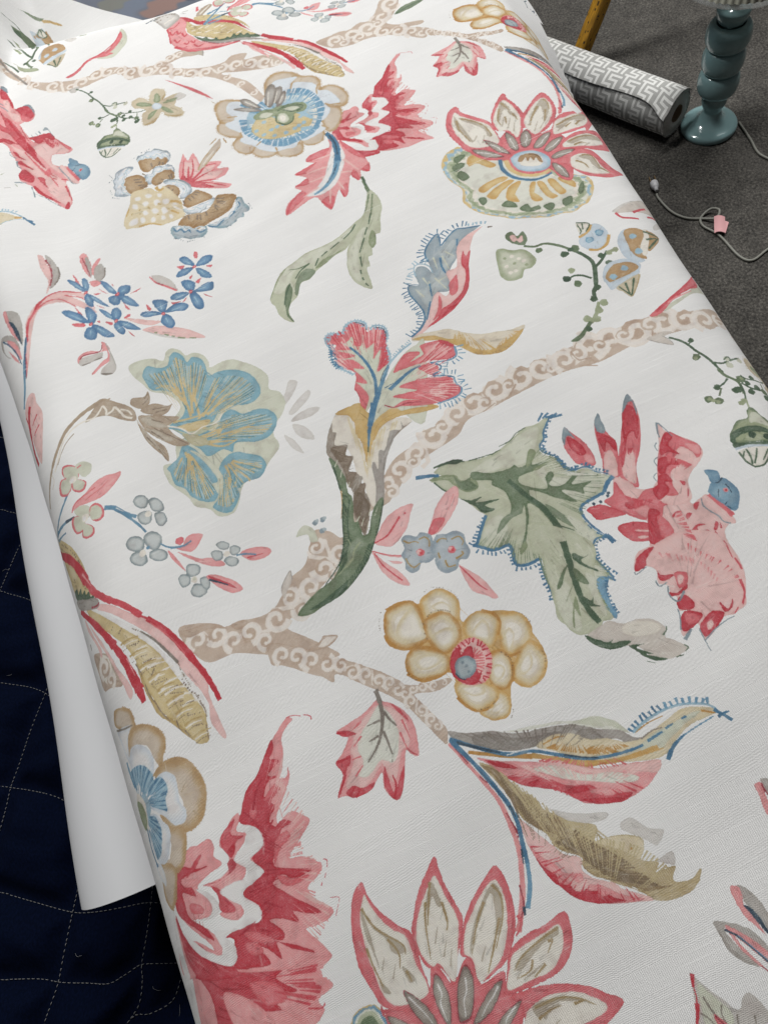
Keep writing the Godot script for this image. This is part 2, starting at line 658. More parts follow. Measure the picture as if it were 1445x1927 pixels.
func build_lamp() -> void:
	var root := Node3D.new()
	root.name = "table_lamp"
	add_child(root)
	root.position = Vector3(1.014, 0, -1.196)
	tag(root, "teal glazed bobbin table lamp with a plastic wrapped shade standing on the carpet", "lamp")
	var teal := mat(Color(0.52, 0.645, 0.655), 0.18)
	teal.clearcoat_enabled = true
	teal.clearcoat = 0.8
	teal.clearcoat_roughness = 0.06
	part("base", lathe(PackedVector2Array([Vector2(0, 0.0), Vector2(0.056, 0.0), Vector2(0.0585, 0.002), Vector2(0.0592, 0.006), Vector2(0.0590, 0.011), Vector2(0.0565, 0.0145), Vector2(0.050, 0.0165), Vector2(0.036, 0.0205), Vector2(0.027, 0.027), Vector2(0.0215, 0.036), Vector2(0.0195, 0.046)]), 64), teal, root)
	var col := PackedVector2Array([Vector2(0.0195, 0.046), Vector2(0.020, 0.054), Vector2(0.0245, 0.060), Vector2(0.0262, 0.067), Vector2(0.0262, 0.076), Vector2(0.0240, 0.083), Vector2(0.0228, 0.087)])
	part("collar", lathe(col, 56), teal, root)
	for hb in [0.1125, 0.1625, 0.2125]:
		var pr := PackedVector2Array()
		for i in 19:
			var a := lerpf(-PI * 0.5, PI * 0.5, i / 18.0)
			pr.append(Vector2(0.0278 + (0.0142 if hb < 0.2 else 0.0162) * pow(cos(a), 0.75), hb + 0.0252 * sin(a)))
		part("bobbin", lathe(pr, 56), teal, root)
	part("cup", lathe(PackedVector2Array([Vector2(0.022, 0.236), Vector2(0.028, 0.243), Vector2(0.031, 0.252), Vector2(0.0325, 0.262), Vector2(0.031, 0.266), Vector2(0.0, 0.267)]), 48), teal, root)
	var brass := mat(Color(0.5, 0.42, 0.3), 0.4, 0.8)
	part("socket_stem", lathe(PackedVector2Array([Vector2(0.0, 0.262), Vector2(0.008, 0.266), Vector2(0.008, 0.35), Vector2(0.013, 0.352), Vector2(0.013, 0.41), Vector2(0.0, 0.411)]), 24), brass, root)
	var shade := mat(Color(0.72, 0.72, 0.66), 0.9)
	shade.cull_mode = BaseMaterial3D.CULL_DISABLED
	var pleat := func(u: float, v: float) -> Vector3:
		var a := TAU * u
		var r := lerpf(0.118, 0.07, v) + 0.0016 * sin(a * 60.0)
		return Vector3(r * cos(a), 0.342 + 0.16 * v, r * sin(a))
	part("pleated_shade", grid(240, 8, pleat, func(u, v): return Vector2(u, v)), shade, root)
	var wrap := mat(Color(0.93, 0.95, 0.95, 0.22), 0.06)
	wrap.transparency = BaseMaterial3D.TRANSPARENCY_ALPHA
	wrap.cull_mode = BaseMaterial3D.CULL_DISABLED
	var nz := FastNoiseLite.new()
	nz.seed = 12
	nz.frequency = 26.0
	nz.noise_type = FastNoiseLite.TYPE_CELLULAR
	var film := func(u: float, v: float) -> Vector3:
		var a := TAU * u
		var prof := lerpf(0.03, 0.122, minf(v / 0.42, 1.0)) if v < 0.42 else lerpf(0.122, 0.074, (v - 0.42) / 0.58)
		var y := lerpf(0.290, 0.336, v / 0.42) if v < 0.42 else 0.336 + 0.17 * (v - 0.42) / 0.58
		var q := Vector3(prof * cos(a), y, prof * sin(a))
		var w := nz.get_noise_3dv(q)
		return q + Vector3(cos(a), 0, sin(a)) * 0.006 * w + Vector3(0, -0.007 * absf(w), 0)
	part("plastic_wrap", grid(120, 40, film, func(u, v): return Vector2(u, v)), wrap, root)
	# the flex runs out over the carpet and comes back to its plug
	var way := PackedVector3Array()
	for q in [[1.072, -1.170], [1.062, -1.112], [1.052, -1.066], [1.063, -1.018], [1.056, -0.932], [0.978, -0.842], [0.919, -0.833], [0.878, -0.824], [0.863, -0.846], [0.862, -0.900], [0.859, -0.923], [0.849, -0.952], [0.857, -0.973], [0.882, -0.979], [0.890, -0.962], [0.877, -0.952], [0.858, -0.970], [0.833, -0.989], [0.818, -1.021], [0.816, -1.065], [0.820, -1.083]]:
		way.append(Vector3(q[0], 0.0032, q[1]) - root.position)
	for i in [13, 14, 15]:
		way[i].y += 0.006 if i != 14 else 0.012
	var cord := part("flex", tube(smooth(way, 8), 0.0026, 8), mat(Color(0.50, 0.50, 0.47), 0.55), root)
	cord.set_meta("label", "grey lamp flex looped over the carpet")
	var plug := Node3D.new()
	plug.name = "plug"
	root.add_child(plug)
	plug.transform = Transform3D(Basis(Vector3.UP, 1.30), Vector3(0.820, 0.010, -1.083) - root.position)
	var white := mat(Color(0.74, 0.74, 0.75), 0.45)
	var shell := lathe(PackedVector2Array([Vector2(0.0, 0.0), Vector2(0.004, 0.0), Vector2(0.0045, 0.006), Vector2(0.0065, 0.009), Vector2(0.0082, 0.012), Vector2(0.0088, 0.024), Vector2(0.0078, 0.026), Vector2(0, 0.0262)]), 20)
	part("plug_body", shell, white, plug).rotation_degrees.z = -90
	for dz in [-0.0055, 0.0055]:
		var pin := BoxMesh.new()
		pin.size = Vector3(0.015, 0.0055, 0.0015)
		part("pin", pin, brass, plug).position = Vector3(0.0352, 0, dz)
	var pink := mat(Color(0.90, 0.68, 0.69), 0.85)
	pink.cull_mode = BaseMaterial3D.CULL_DISABLED
	var tape := func(u: float, v: float) -> Vector3:
		# a strip bent round the flex, its two ends pressed together
		var w := (u - 0.5) * 2.0
		return Vector3(0.034 * (1.0 - absf(w)) - 0.004, 0.004 + 0.014 * (w * 0.5 + 0.5) * (0.35 + 0.65 * absf(w)) + 0.004 * sin(v * 3.0), 0.021 * (v - 0.5) + 0.005 * w)
	var ta := part("pink_tie", grid(24, 6, tape, func(u, v): return Vector2(u, v)), pink, root)
	ta.transform = Transform3D(Basis(Vector3.UP, -2.2), Vector3(0.880, 0.0005, -0.938) - root.position)
	ta.set_meta("label", "pink paper tie round the bundled flex")

func build_pole() -> void:
	var root := Node3D.new()
	root.name = "wooden_pole"
	add_child(root)
	root.position = Vector3(0.883, 0, -1.557)
	tag(root, "ochre painted wooden pole leaning up from the carpet behind the key patterned roll", "pole")
	var m := mat(Color(1, 1, 1), 0.55)
	var n := FastNoiseLite.new()
	n.seed = 15
	n.frequency = 0.05
	var im := Image.create(64, 512, false, Image.FORMAT_RGB8)
	var r := RandomNumberGenerator.new()
	r.seed = 6
	for y in 512:
		for x in 64:
			var g := 0.9 + 0.25 * n.get_noise_2d(x * 4.0, y * 0.5) + r.randf_range(-0.05, 0.05)
			im.set_pixel(x, y, Color(0.74 * g, 0.54 * g, 0.13 * g))
	for k in 90:
		im.fill_rect(Rect2i(r.randi_range(0, 60), r.randi_range(0, 508), r.randi_range(1, 4), r.randi_range(2, 9)), Color(0.16, 0.11, 0.05))
	m.albedo_texture = ImageTexture.create_from_image(im)
	var side := func(u: float, v: float) -> Vector3:
		# a rounded square stick
		var a := TAU * u
		var c := cos(a)
		var s := sin(a)
		var q := pow(absf(c), 4.0) + pow(absf(s), 4.0)
		var k := 0.0175 / pow(q, 0.25)
		return Vector3(k * c + 0.45 * 0.95 * v, 0.95 * v, k * s)
	part("stick", grid(32, 20, side, func(u, v): return Vector2(u * 2.0, v * 2.0)), m, root)
	part("foot", lathe(PackedVector2Array([Vector2(0, 0.0), Vector2(0.019, 0.0), Vector2(0.020, 0.004), Vector2(0.019, 0.010)]), 24), mat(Color(0.08, 0.07, 0.06), 0.8), root)
# ------------------------------------------------------------------ the print: brush work drawn in tenths of a millimetre along the cloth
var sheets: Array[Image] = []
var sheet_from := [Vector2.ZERO, Vector2.ZERO]
var sheet_px := [0.0, 0.0]
var move := Transform2D.IDENTITY
var ink := {}

func paint_print() -> void:
	var w := [1280, 2048]
	for half in 2:
		var ta := T0 if half == 0 else TM
		var tb := TM if half == 0 else T1
		var im := Image.create(w[half], int(w[half] * (tb - ta) / (SHEET_S[half][1] - SHEET_S[half][0])), false, Image.FORMAT_RGBA8)
		im.fill(Color(1, 1, 1, 0))
		sheets.append(im)
		sheet_from[half] = Vector2(SHEET_S[half][0], ta) * 10000.0
		sheet_px[half] = w[half] / ((SHEET_S[half][1] - SHEET_S[half][0]) * 10000.0)
	mix_inks()
	draw_all()
	for half in 2:
		bleed(sheets[half], 6 if half == 1 else 3)
		age(sheets[half], half)

func bleed(im: Image, wide: int) -> void:
	# wet ink has run into its neighbours
	var soft: Image = im.duplicate()
	soft.convert(Image.FORMAT_RGB8)
	soft.resize(im.get_width() / wide, im.get_height() / wide, Image.INTERPOLATE_BILINEAR)
	soft.resize(im.get_width(), im.get_height(), Image.INTERPOLATE_CUBIC)
	soft.convert(Image.FORMAT_RGBA8)
	var data := soft.get_data()
	for i in range(3, data.size(), 4):
		data[i] = 46
	soft = Image.create_from_data(im.get_width(), im.get_height(), false, Image.FORMAT_RGBA8, data)
	im.blend_rect_mask(soft, im.duplicate(), Rect2i(Vector2i.ZERO, im.get_size()), Vector2i.ZERO)

func age(im: Image, half: int) -> void:
	# the cloth shows through the ink as fine flecks, and the ink pools in soft blotches
	var size := 256
	var r := RandomNumberGenerator.new()
	r.seed = 5 + half
	var n := FastNoiseLite.new()
	n.seed = 31
	n.frequency = 0.022
	var pool := n.get_seamless_image(size, size)
	var fleck := PackedByteArray()
	fleck.resize(size * size * 4)
	var blot := fleck.duplicate()
	for i in size * size:
		var p := pool.get_pixel(i % size, i / size).r
		fleck[i * 4] = 255
		fleck[i * 4 + 1] = 252
		fleck[i * 4 + 2] = 248
		fleck[i * 4 + 3] = clampi(int(255 * (0.34 * r.randf() * r.randf() + 0.42 * maxf(0.0, p - 0.52))), 0, 255)
		blot[i * 4] = 90
		blot[i * 4 + 1] = 62
		blot[i * 4 + 2] = 58
		blot[i * 4 + 3] = clampi(int(255 * (0.30 * maxf(0.0, 0.46 - p) + 0.05 * r.randf())), 0, 255)
	for data in [fleck, blot]:
		var t := Image.create_from_data(size, size, false, Image.FORMAT_RGBA8, data)
		for y in range(0, im.get_height(), size):
			for x in range(0, im.get_width(), size):
				var rect := Rect2i(x, y, mini(size, im.get_width() - x), mini(size, im.get_height() - y))
				im.blend_rect_mask(t.get_region(Rect2i(Vector2i.ZERO, rect.size)), im.get_region(rect), Rect2i(Vector2i.ZERO, rect.size), rect.position)

func fill(pts: PackedVector2Array, c: Color) -> void:
	for half in 2:
		var im: Image = sheets[half]
		var w := im.get_width()
		var h := im.get_height()
		var k: float = sheet_px[half]
		var from: Vector2 = sheet_from[half]
		var lo := 1e9
		var hi := -1e9
		for p in pts:
			lo = minf(lo, p.y)
			hi = maxf(hi, p.y)
		var y0 := maxi(0, int((lo - from.y) * k))
		var y1 := mini(h - 1, int((hi - from.y) * k) + 1)
		if y1 <= y0:
			continue
		var rows: Array[PackedFloat32Array] = []
		rows.resize(y1 - y0 + 1)
		var n := pts.size()
		var a := (pts[n - 1] - from) * k
		for i in n:
			var b := (pts[i] - from) * k
			var p := a if a.y < b.y else b
			var q := b if a.y < b.y else a
			var ya := maxi(y0, ceili(p.y - 0.5))
			var yb := mini(y1, ceili(q.y - 0.5) - 1)
			if yb >= ya:
				var dx := (q.x - p.x) / (q.y - p.y)
				var x := p.x + (ya + 0.5 - p.y) * dx
				for y in range(ya, yb + 1):
					rows[y - y0].append(x)
					x += dx
			a = b
		for y in rows.size():
			var r := rows[y]
			if r.size() < 2:
				continue
			r.sort()
			for j in range(0, r.size() - 1, 2):
				var xa := maxi(0, roundi(r[j]))
				var xb := mini(w, roundi(r[j + 1]))
				if xb > xa:
					im.fill_rect(Rect2i(xa, y + y0, xb - xa, 1), c)

func curve(a: Array, closed: bool, per := 5, wob := 2.0) -> PackedVector2Array:
	var p := PackedVector2Array()
	for i in range(0, a.size(), 2):
		p.append(move * Vector2(a[i], a[i + 1]))
	var n := p.size()
	var out := PackedVector2Array()
	for i in (n if closed else n - 1):
		var p0 := p[(i + n - 1) % n] if closed else p[maxi(i - 1, 0)]
		var p3 := p[(i + 2) % n] if closed else p[mini(i + 2, n - 1)]
		var p1 := p[i]
		var p2 := p[(i + 1) % n]
		for k in per:
			var q := p1.cubic_interpolate(p2, p0, p3, float(k) / per)
			out.append(q + Vector2(rng.randf_range(-wob, wob), rng.randf_range(-wob, wob)))
	if not closed:
		out.append(p[n - 1])
	return out

func from_here(x: float, y: float) -> void:
	move = move * Transform2D(0.0, Vector2(x, y))

func patch(c: String, a: Array) -> void:
	# a patch of wash: the ink has gathered along its rim and thinned inside
	var pts := curve(a, true)
	var tone: Color = ink[c]
	fill(pts, tone.darkened(0.10 * tone.s + 0.05))
	for q in Geometry2D.offset_polygon(pts, -3.2):
		fill(q, tone)
	var thin: Color = tone.lerp(Color(1, 1, 1), 0.10)
	for q in Geometry2D.offset_polygon(pts, -14.0):
		var wavy := PackedVector2Array()
		for k in q.size():
			wavy.append(q[k] + Vector2(rng.randf_range(-7, 7), rng.randf_range(-7, 7)))
		fill(wavy, thin)
	hatch(pts, tone)
	for q in []:
		var wavy := PackedVector2Array()
		for k in q.size():
			wavy.append(q[k] + Vector2(rng.randf_range(-12, 12), rng.randf_range(-12, 12)))
		fill(wavy, tone.lerp(Color(1, 1, 1), 0.17))

func hatch(pts: PackedVector2Array, tone: Color) -> void:
	# marks of the brush inside a patch, along its length or out from its middle
	var lo := pts[0]
	var hi := pts[0]
	var mid := Vector2.ZERO
	for q in pts:
		lo = lo.min(q)
		hi = hi.max(q)
		mid += q
	mid /= pts.size()
	var xx := 0.0
	var yy := 0.0
	var xy := 0.0
	for q in pts:
		var d := q - mid
		xx += d.x * d.x
		yy += d.y * d.y
		xy += d.x * d.y
	var axis := Vector2.from_angle(0.5 * atan2(2.0 * xy, xx - yy))
	var size := hi - lo
	var longish := sqrt(maxf(xx, yy) / maxf(1.0, minf(xx, yy))) > 1.6 or absf(xy) > 0.35 * sqrt(xx * yy)
	for k in clampi(int(size.x * size.y / 3200.0), 3, 80):
		var a := lo + Vector2(rng.randf(), rng.randf()) * size
		if not Geometry2D.is_point_in_polygon(a, pts):
			continue
		var d := axis if longish else (a - mid).normalized()
		d = d.rotated(rng.randf_range(-0.3, 0.3))
		var b := a + d * minf(size.x, size.y) * rng.randf_range(0.12, 0.38)
		if not Geometry2D.is_point_in_polygon(b, pts) or not Geometry2D.is_point_in_polygon((a + b) * 0.5, pts):
			continue
		var c := tone.darkened(rng.randf_range(0.06, 0.18)) if rng.randf() < 0.5 else tone.lerp(Color(1, 0.99, 0.97), rng.randf_range(0.12, 0.42))
		stroke(PackedVector2Array([a, a.lerp(b, 0.5) + d.orthogonal() * rng.randf_range(-6, 6), b]), c, rng.randf_range(7, 17), 2.0)

func bough(a: Array) -> void:
	# the branch: a tan band; its cream curls come on top
	var pts := curve(a, true)
	fill(pts, ink["tan"])
	for q in Geometry2D.offset_polygon(pts, -5.0):
		fill(q, ink["tan"].lerp(ink["cream"], 0.22))

func facet(c: String, a: Array) -> void:
	# a patch with corners
	fill(curve(a, true, 1, 1.0), ink[c])

func rings(cs: Array, a: Array) -> void:
	# a patch that changes tone inwards: [scale, ink, scale, ink ...] about its own middle or a given one
	var pts := curve(a, true)
	var mid := Vector2.ZERO
	for q in pts:
		mid += q
	mid /= pts.size()
	for i in range(0, cs.size(), 2):
		var k: float = cs[i]
		var out := PackedVector2Array()
		for q in pts:
			var j := 1.0 if k > 0.99 else rng.randf_range(0.96, 1.04)
			out.append(mid + (q - mid) * k * j)
		fill(out, ink[cs[i + 1]])

func wash(c0: String, c1: String, k1: float, a: Array) -> void:
	# a wash from one ink at the rim to another inside
	var pts := curve(a, true)
	var mid := Vector2.ZERO
	for q in pts:
		mid += q
	mid /= pts.size()
	var ph := rng.randf() * 6.0
	for i in 7:
		var k := lerpf(1.0, k1, i / 6.0)
		var out := PackedVector2Array()
		for j in pts.size():
			var r := 1.0 if i == 0 else rng.randf_range(0.97, 1.03) + 0.05 * sin(j * 0.55 + ph)
			out.append(mid + (pts[j] - mid) * k * r)
		fill(out, ink[c0].lerp(ink[c1], smoothstep(0.0, 1.0, i / 6.0)))
	if pts.size() > 60:
		hatch(pts, ink[c0].lerp(ink[c1], 0.5))

func brush(c: String, w0: float, w1: float, a: Array) -> void:
	# one stroke of the brush, w0 wide at its start, w1 at its end
	stroke(curve(a, false, 5, 0.6), ink[c], w0, w1)

func stroke(mid: PackedVector2Array, c: Color, w0: float, w1: float) -> void:
	var left := PackedVector2Array()
	var right := PackedVector2Array()
	var m := mid.size()
	for i in m:
		var d := (mid[mini(i + 1, m - 1)] - mid[maxi(i - 1, 0)]).normalized()
		var w := 0.5 * lerpf(w0, w1, float(i) / (m - 1)) * rng.randf_range(0.86, 1.14)
		left.append(mid[i] + Vector2(-d.y, d.x) * w)
		right.append(mid[i] - Vector2(-d.y, d.x) * w)
	right.reverse()
	left.append_array(right)
	fill(left, c)

func spot(c: String, r: float, a: Array) -> void:
	for i in range(0, a.size(), 2):
		var q := move * Vector2(a[i], a[i + 1])
		blob(q, r, ink[c])

func blob(q: Vector2, r: float, c: Color) -> void:
	var out := PackedVector2Array()
	for k in 11:
		out.append(q + Vector2.from_angle(TAU * k / 11.0) * r * rng.randf_range(0.82, 1.15))
	fill(out, c)

func fringe(c: String, length: float, w: float, gap: float, side: float, a: Array) -> void:
	# a row of short ticks that stand off a line
	var l := curve(a, false, 8, 0.0)
	var run := 0.0
	for i in l.size() - 1:
		var d := l[i + 1] - l[i]
		var step := d.length()
		if step < 0.01:
			continue
		d /= step
		while run < step:
			var at := l[i] + d * run
			var nrm := Vector2(-d.y, d.x) * side
			var tip := at + (nrm + d * rng.randf_range(-0.35, 0.35)) * length * rng.randf_range(0.75, 1.2)
			stroke(PackedVector2Array([at, at.lerp(tip, 0.5), tip]), ink[c], w * 0.8, w * 1.1)
			run += gap * rng.randf_range(0.85, 1.15)
		run -= step

func dots(c: String, r: float, gap: float, a: Array) -> void:
	# a broken row of tiny dots along a line
	var l := curve(a, false, 8, 0.0)
	var run := 0.0
	for i in l.size() - 1:
		var d := l[i + 1] - l[i]
		var step := d.length()
		while run < step and step > 0.01:
			if rng.randf() < 0.8:
				blob(l[i] + d * (run / step), r * rng.randf_range(0.7, 1.2), ink[c])
			run += gap * rng.randf_range(0.8, 1.3)
		run -= step

func streaks(c: String, w: float, count: int, reach: float, a: Array, cx: float, cy: float) -> void:
	# thin tapering strokes that run in from a line towards a point
	var l := curve(a, false, 10, 0.0)
	var aim := move * Vector2(cx, cy)
	for i in count:
		var q := l[mini(int((i + rng.randf()) / count * l.size()), l.size() - 1)]
		var e := q.lerp(aim, reach * rng.randf_range(0.55, 1.2))
		stroke(PackedVector2Array([q, q.lerp(e, 0.5), e]), ink[c], w * rng.randf_range(0.7, 1.3), w * 0.2)

func scroll(a: Array) -> void:
	# cream curls of the branch: x, y, radius, start angle in degrees, turn (1 or -1)
	var cream: Color = ink["cream"]
	for i in range(0, a.size() - 5, 5):
		var q := move * Vector2(a[i], a[i + 1])
		var w := move * Vector2(a[i + 5], a[i + 6])
		var r: float = a[i + 2]
		if q.distance_to(w) < r * 4.2:
			var side: Vector2 = (w - q).orthogonal() * 0.32 * a[i + 4]
			stroke(PackedVector2Array([q + side, q.lerp(w, 0.25) + side * 1.1, q.lerp(w, 0.5), q.lerp(w, 0.75) - side * 1.1, w - side]), cream, r * 0.5, r * 0.45)
	for i in range(0, a.size(), 5):
		var q := move * Vector2(a[i], a[i + 1])
		var r: float = a[i + 2] * 1.1
		var th := deg_to_rad(a[i + 3])
		var turn: float = a[i + 4]
		blob(q, r * 0.98, ink["tan"].lerp(cream, 0.25 * rng.randf()))
		var line := PackedVector2Array()
		for k in 26:
			var u := k / 25.0
			line.append(q + Vector2.from_angle(th + turn * (u * 6.2 - 1.3)) * r * (1.10 - 0.76 * u + 0.4 * maxf(0.0, 0.2 - u)))
		stroke(line, cream, r * 0.66, r * 0.34)
		stroke(line, cream.lightened(0.3), r * 0.26, r * 0.14)
		blob(line[25], r * 0.24, cream)

func mix_inks() -> void:
	var mixed := {"red": "bd2f3c", "red_d": "973541", "red_d2": "ad2a38", "red_m": "ca4853", "rose": "d7656d", "rose_l": "e59698", "pink": "f0bfbc", "pink2": "eaaeae", "blue": "47779a", "blue_d": "35597a", "bluem": "6a9ab9", "bluel": "9bbdd1", "blue_p": "c3d3e0", "blue_p2": "d8e1ea", "blue_f": "4a76a0", "blue_f2": "6f97ba", "blue_m2": "5d8ba8", "blue_g": "8fa0aa", "blue_gl": "a9b5ba", "blueg": "6790ab", "blueg_l": "83a7bd", "teal": "76a7b9", "teal_p": "a9c6cf", "teal_d": "5d8a93", "teal_s": "84a2ad", "navy": "2c4254", "slate": "7d909a", "slate_l": "a8b7bd", "slate_d": "7f8e92", "slate_w": "c3cacb", "slate_b": "8f9fab", "slate_bl": "b3bec6", "green": "5f7356", "green_d": "435b45", "green_dd": "354b3a", "green_g": "75866c", "green_o": "84926f", "green_soft": "96a585", "sage": "b5bea2", "sage_d": "9aa585", "sage_m": "b9bfa4", "sage_l": "ccd0bd", "sagew": "dfe1d6", "gold_pale": "d9ccab", "gold_pale2": "dcd2bd", "goldl": "d8bd85", "goldm": "c9a664", "ochre": "b98745", "ochre_soft": "cba260", "khaki": "a08a63", "khaki_p": "b8a67d", "khaki_l": "c2b38c", "straw": "cdb887", "straw_g": "b9b392", "straw_b": "cdb883", "straw_bd": "b99f68", "straw_l": "d8c79c", "straw_p": "dccda8", "brown": "7b5c3c", "brownd": "584534", "brown_l": "a5835a", "brown_l2": "a89680", "brown_k": "927d5d", "brown_kd": "7c6b53", "brown_g": "7b6c5c", "brown_gd": "6a5c4d", "brown_y": "a58a55", "brown_sh": "9c7a50", "brown_s2": "b59b79", "tan": "bca592", "tan_b": "b08c5e", "tan_bd": "b4956a", "tan_p": "cdbfae", "tan_y": "c9bb9d", "tan_yd": "b39d72", "cream": "ebe3db", "taupe": "9d968d", "taupe_d": "7d766e", "taupe_d2": "86807a", "taupe_g": "9d9892", "taupe_gl": "aeaaa5", "taupe_gl2": "c3bfba", "taupe_l": "b5ab9a", "taupe_l2": "aaa49b", "taupe_m": "948a7e", "taupe_m2": "9d968c", "taupe_p": "cfc7be", "ivory": "ebe6dc", "ivory2": "e1dbcf", "white": "f8f7f4", "ghost": "d3d0cc", "ghost_l": "dad8d5"}
	for k in mixed:
		var c := Color(mixed[k])
		ink[k] = Color(minf(c.r * 1.09, 1.0), minf(c.g * 1.09, 1.0), minf(c.b * 1.09, 1.0))

func paint_lotus() -> void:
	from_here(3384, -5787)
	rings([1, "goldl", 0.965, "gold_pale", 0.955, "bluel", 0.925, "sagew", 0.9, "sage", 0.87, "green_soft", 0.83, "sage", 0.8, "ivory", 0.74, "sagew"], [-1225,-57,-1328,-103,-1436,-69,-1523,50,-1536,257,-1481,433,-1536,568,-1498,727,-1425,854,-1327,955,-1253,1040,-1150,1093,-1073,1139,-972,1193,-867,1209,-773,1248,-681,1222,-606,1207,-501,1102,-459,990,-485,898,-563,826,-796,416])
	patch("green", [-1386,28,-1340,11,-1267,37,-1316,76,-1387,98])
	patch("green", [-1447,127,-1381,102,-1317,144,-1384,191,-1447,195])
	patch("green", [-1453,257,-1392,208,-1353,321,-1423,341])
	patch("green", [-1406,626,-1350,633,-1352,700,-1404,717])
	patch("green", [-1268,833,-1193,799,-1156,872,-1169,929])
	patch("green", [-1156,960,-1074,941,-1061,1003,-995,1015,-1004,1061,-1107,1035])
	patch("green", [-967,1043,-881,1045,-880,1098,-937,1124])
	patch("green", [-793,1068,-702,1060,-725,1131,-804,1144])
	patch("green", [-605,1014,-530,955,-571,1057,-629,1085])
	wash("ochre_soft", "goldl", 0.4, [-1240,78,-1173,97,-1124,219,-1079,316,-1142,322,-1223,204,-1298,202,-1293,125])
	wash("ochre_soft", "goldl", 0.4, [-1355,517,-1247,479,-1102,489,-1070,547,-1208,554,-1326,582])
	wash("ochre_soft", "goldl", 0.4, [-1320,632,-1224,588,-1079,565,-1040,607,-1186,664,-1271,716,-1314,683])
	wash("ochre_soft", "goldl", 0.4, [-1195,774,-1126,662,-1023,632,-995,665,-1106,772,-1115,879,-1169,840])
	wash("ochre_soft", "goldl", 0.4, [-1013,907,-979,796,-919,721,-887,744,-958,856,-926,964,-986,968])
	wash("ochre_soft", "goldl", 0.4, [-890,923,-891,811,-872,743,-828,774,-830,918,-800,1000,-861,1005])
	wash("ochre_soft", "goldl", 0.4, [-784,968,-796,852,-783,770,-735,791,-717,924,-709,992,-759,1004])
	wash("ochre_soft", "goldl", 0.4, [-667,912,-702,813,-656,809,-595,914,-618,985])
	patch("rose", [-1206,4,-936,19,-790,-42,-727,96,-602,30,-569,164,-446,192,-399,349,-372,566,-474,687,-593,883,-669,834,-699,665,-736,709,-892,607,-983,490,-982,320,-1143,196])
	patch("rose", [-1050,-670,-1162,-618,-1257,-446,-1283,-292,-1259,-118,-1227,15,-1073,112,-922,134,-881,-79,-871,-248,-962,-426,-1034,-547])
	patch("rose", [-591,-549,-695,-482,-819,-341,-861,-241,-874,-111,-820,-62,-747,11,-736,113,-658,25,-564,-144,-561,-301,-587,-441])
	patch("rose", [-288,-310,-377,-290,-495,-212,-583,-146,-653,-7,-617,31,-617,152,-518,169,-398,120,-298,11,-260,-114,-258,-245])
	patch("rose", [-337,71,-237,45,-129,36,95,-54,1537,-1247,-4,239,-153,310,-305,344,-411,314,-501,284,-412,146])
	patch("rose", [-422,393,-315,362,-145,356,44,321,74,415,4,604,-190,653,-322,599,-437,534,-498,466])
	patch("rose", [-433,555,-334,594,-262,660,-221,790,-169,905,-72,956,-283,1020,-437,944,-502,849,-555,702,-615,618])
	patch("ivory", [-1101,-592,-1190,-454,-1219,-260,-1185,-42,-1070,43,-917,43,-901,-218,-985,-375,-1067,-509])
	patch("ivory", [-643,-458,-742,-386,-838,-250,-855,-86,-780,-48,-739,88,-608,-129,-597,-292,-614,-419])
	patch("ivory", [-323,-243,-413,-220,-530,-143,-614,-38,-597,143,-496,125,-379,49,-307,-68,-294,-176])
	patch("ivory", [-356,107,-238,106,-20,53,47,78,-116,266,-284,305,-427,286,-453,250,-414,169])
	patch("ivory", [-406,419,-309,407,-160,406,-68,440,-58,536,-201,587,-329,556,-447,496,-464,444])
	patch("ivory", [-501,668,-458,630,-365,649,-298,723,-286,865,-254,960,-376,940,-463,859,-524,753])
	patch("taupe_l", [-1124,-542,-1173,-415,-1177,-283,-1164,-207,-1154,-110,-1126,-86,-1126,-274,-1124,-435])
	patch("taupe_l", [-1096,-497,-992,-361,-936,-244,-930,-74,-975,-79,-963,-185,-1013,-314,-1077,-416])
	patch("taupe_l", [-682,-443,-656,-448,-633,-348,-643,-279,-668,-325,-715,-310,-801,-197,-785,-262])
	patch("taupe_l", [-659,-343,-633,-220,-636,-150,-650,-185,-667,-247])
	patch("taupe_l", [-330,-229,-314,-169,-330,-83,-398,9,-455,60,-407,-47,-386,-151,-420,-129,-517,-61,-572,17,-566,-26,-468,-142,-390,-203])
	patch("taupe_l", [-392,176,-288,140,-160,117,47,31,-36,151,-173,226,-194,175,-295,212,-359,244,-390,216])
	patch("taupe_l", [-411,428,-333,425,-205,423,-87,443,-61,496,-184,502,-256,482,-351,485,-393,480])
	patch("taupe_l", [-416,662,-350,678,-308,767,-321,898,-356,824,-359,749,-396,708])
	brush("khaki", 23.3, 7.2, [-1083,-474,-994,-355,-933,-216])
	brush("khaki", 22.4, 6.9, [-939,-220,-934,-114,-951,-63])
	brush("khaki", 22.4, 6.9, [-671,-433,-646,-306])
	brush("khaki", 22.4, 6.9, [-719,-367,-795,-243,-807,-152])
	brush("khaki", 22.0, 6.8, [-719,-237,-752,-137])
	brush("khaki", 21.6, 6.7, [-326,-221,-308,-165,-337,-64])
	brush("khaki", 21.2, 6.5, [-364,-86,-443,46])
	brush("khaki", 21.3, 6.5, [-408,-168,-523,-65,-575,14])
	brush("khaki", 23.5, 7.2, [-382,172,-261,149,-12,72])
	brush("khaki", 22.6, 7.0, [-327,242,-247,210])
	brush("khaki", 25.9, 8.0, [-223,254,-132,189])
	brush("khaki", 22.5, 6.9, [-395,441,-292,434,-103,437])
	brush("khaki", 22.5, 6.9, [-381,513,-304,511,-261,547])
	brush("khaki", 21.1, 6.5, [-387,663,-310,715,-311,880])
	brush("khaki", 19.9, 6.1, [-463,695,-416,771,-409,840])
	brush("khaki", 22.5, 6.9, [-311,880,-254,960])
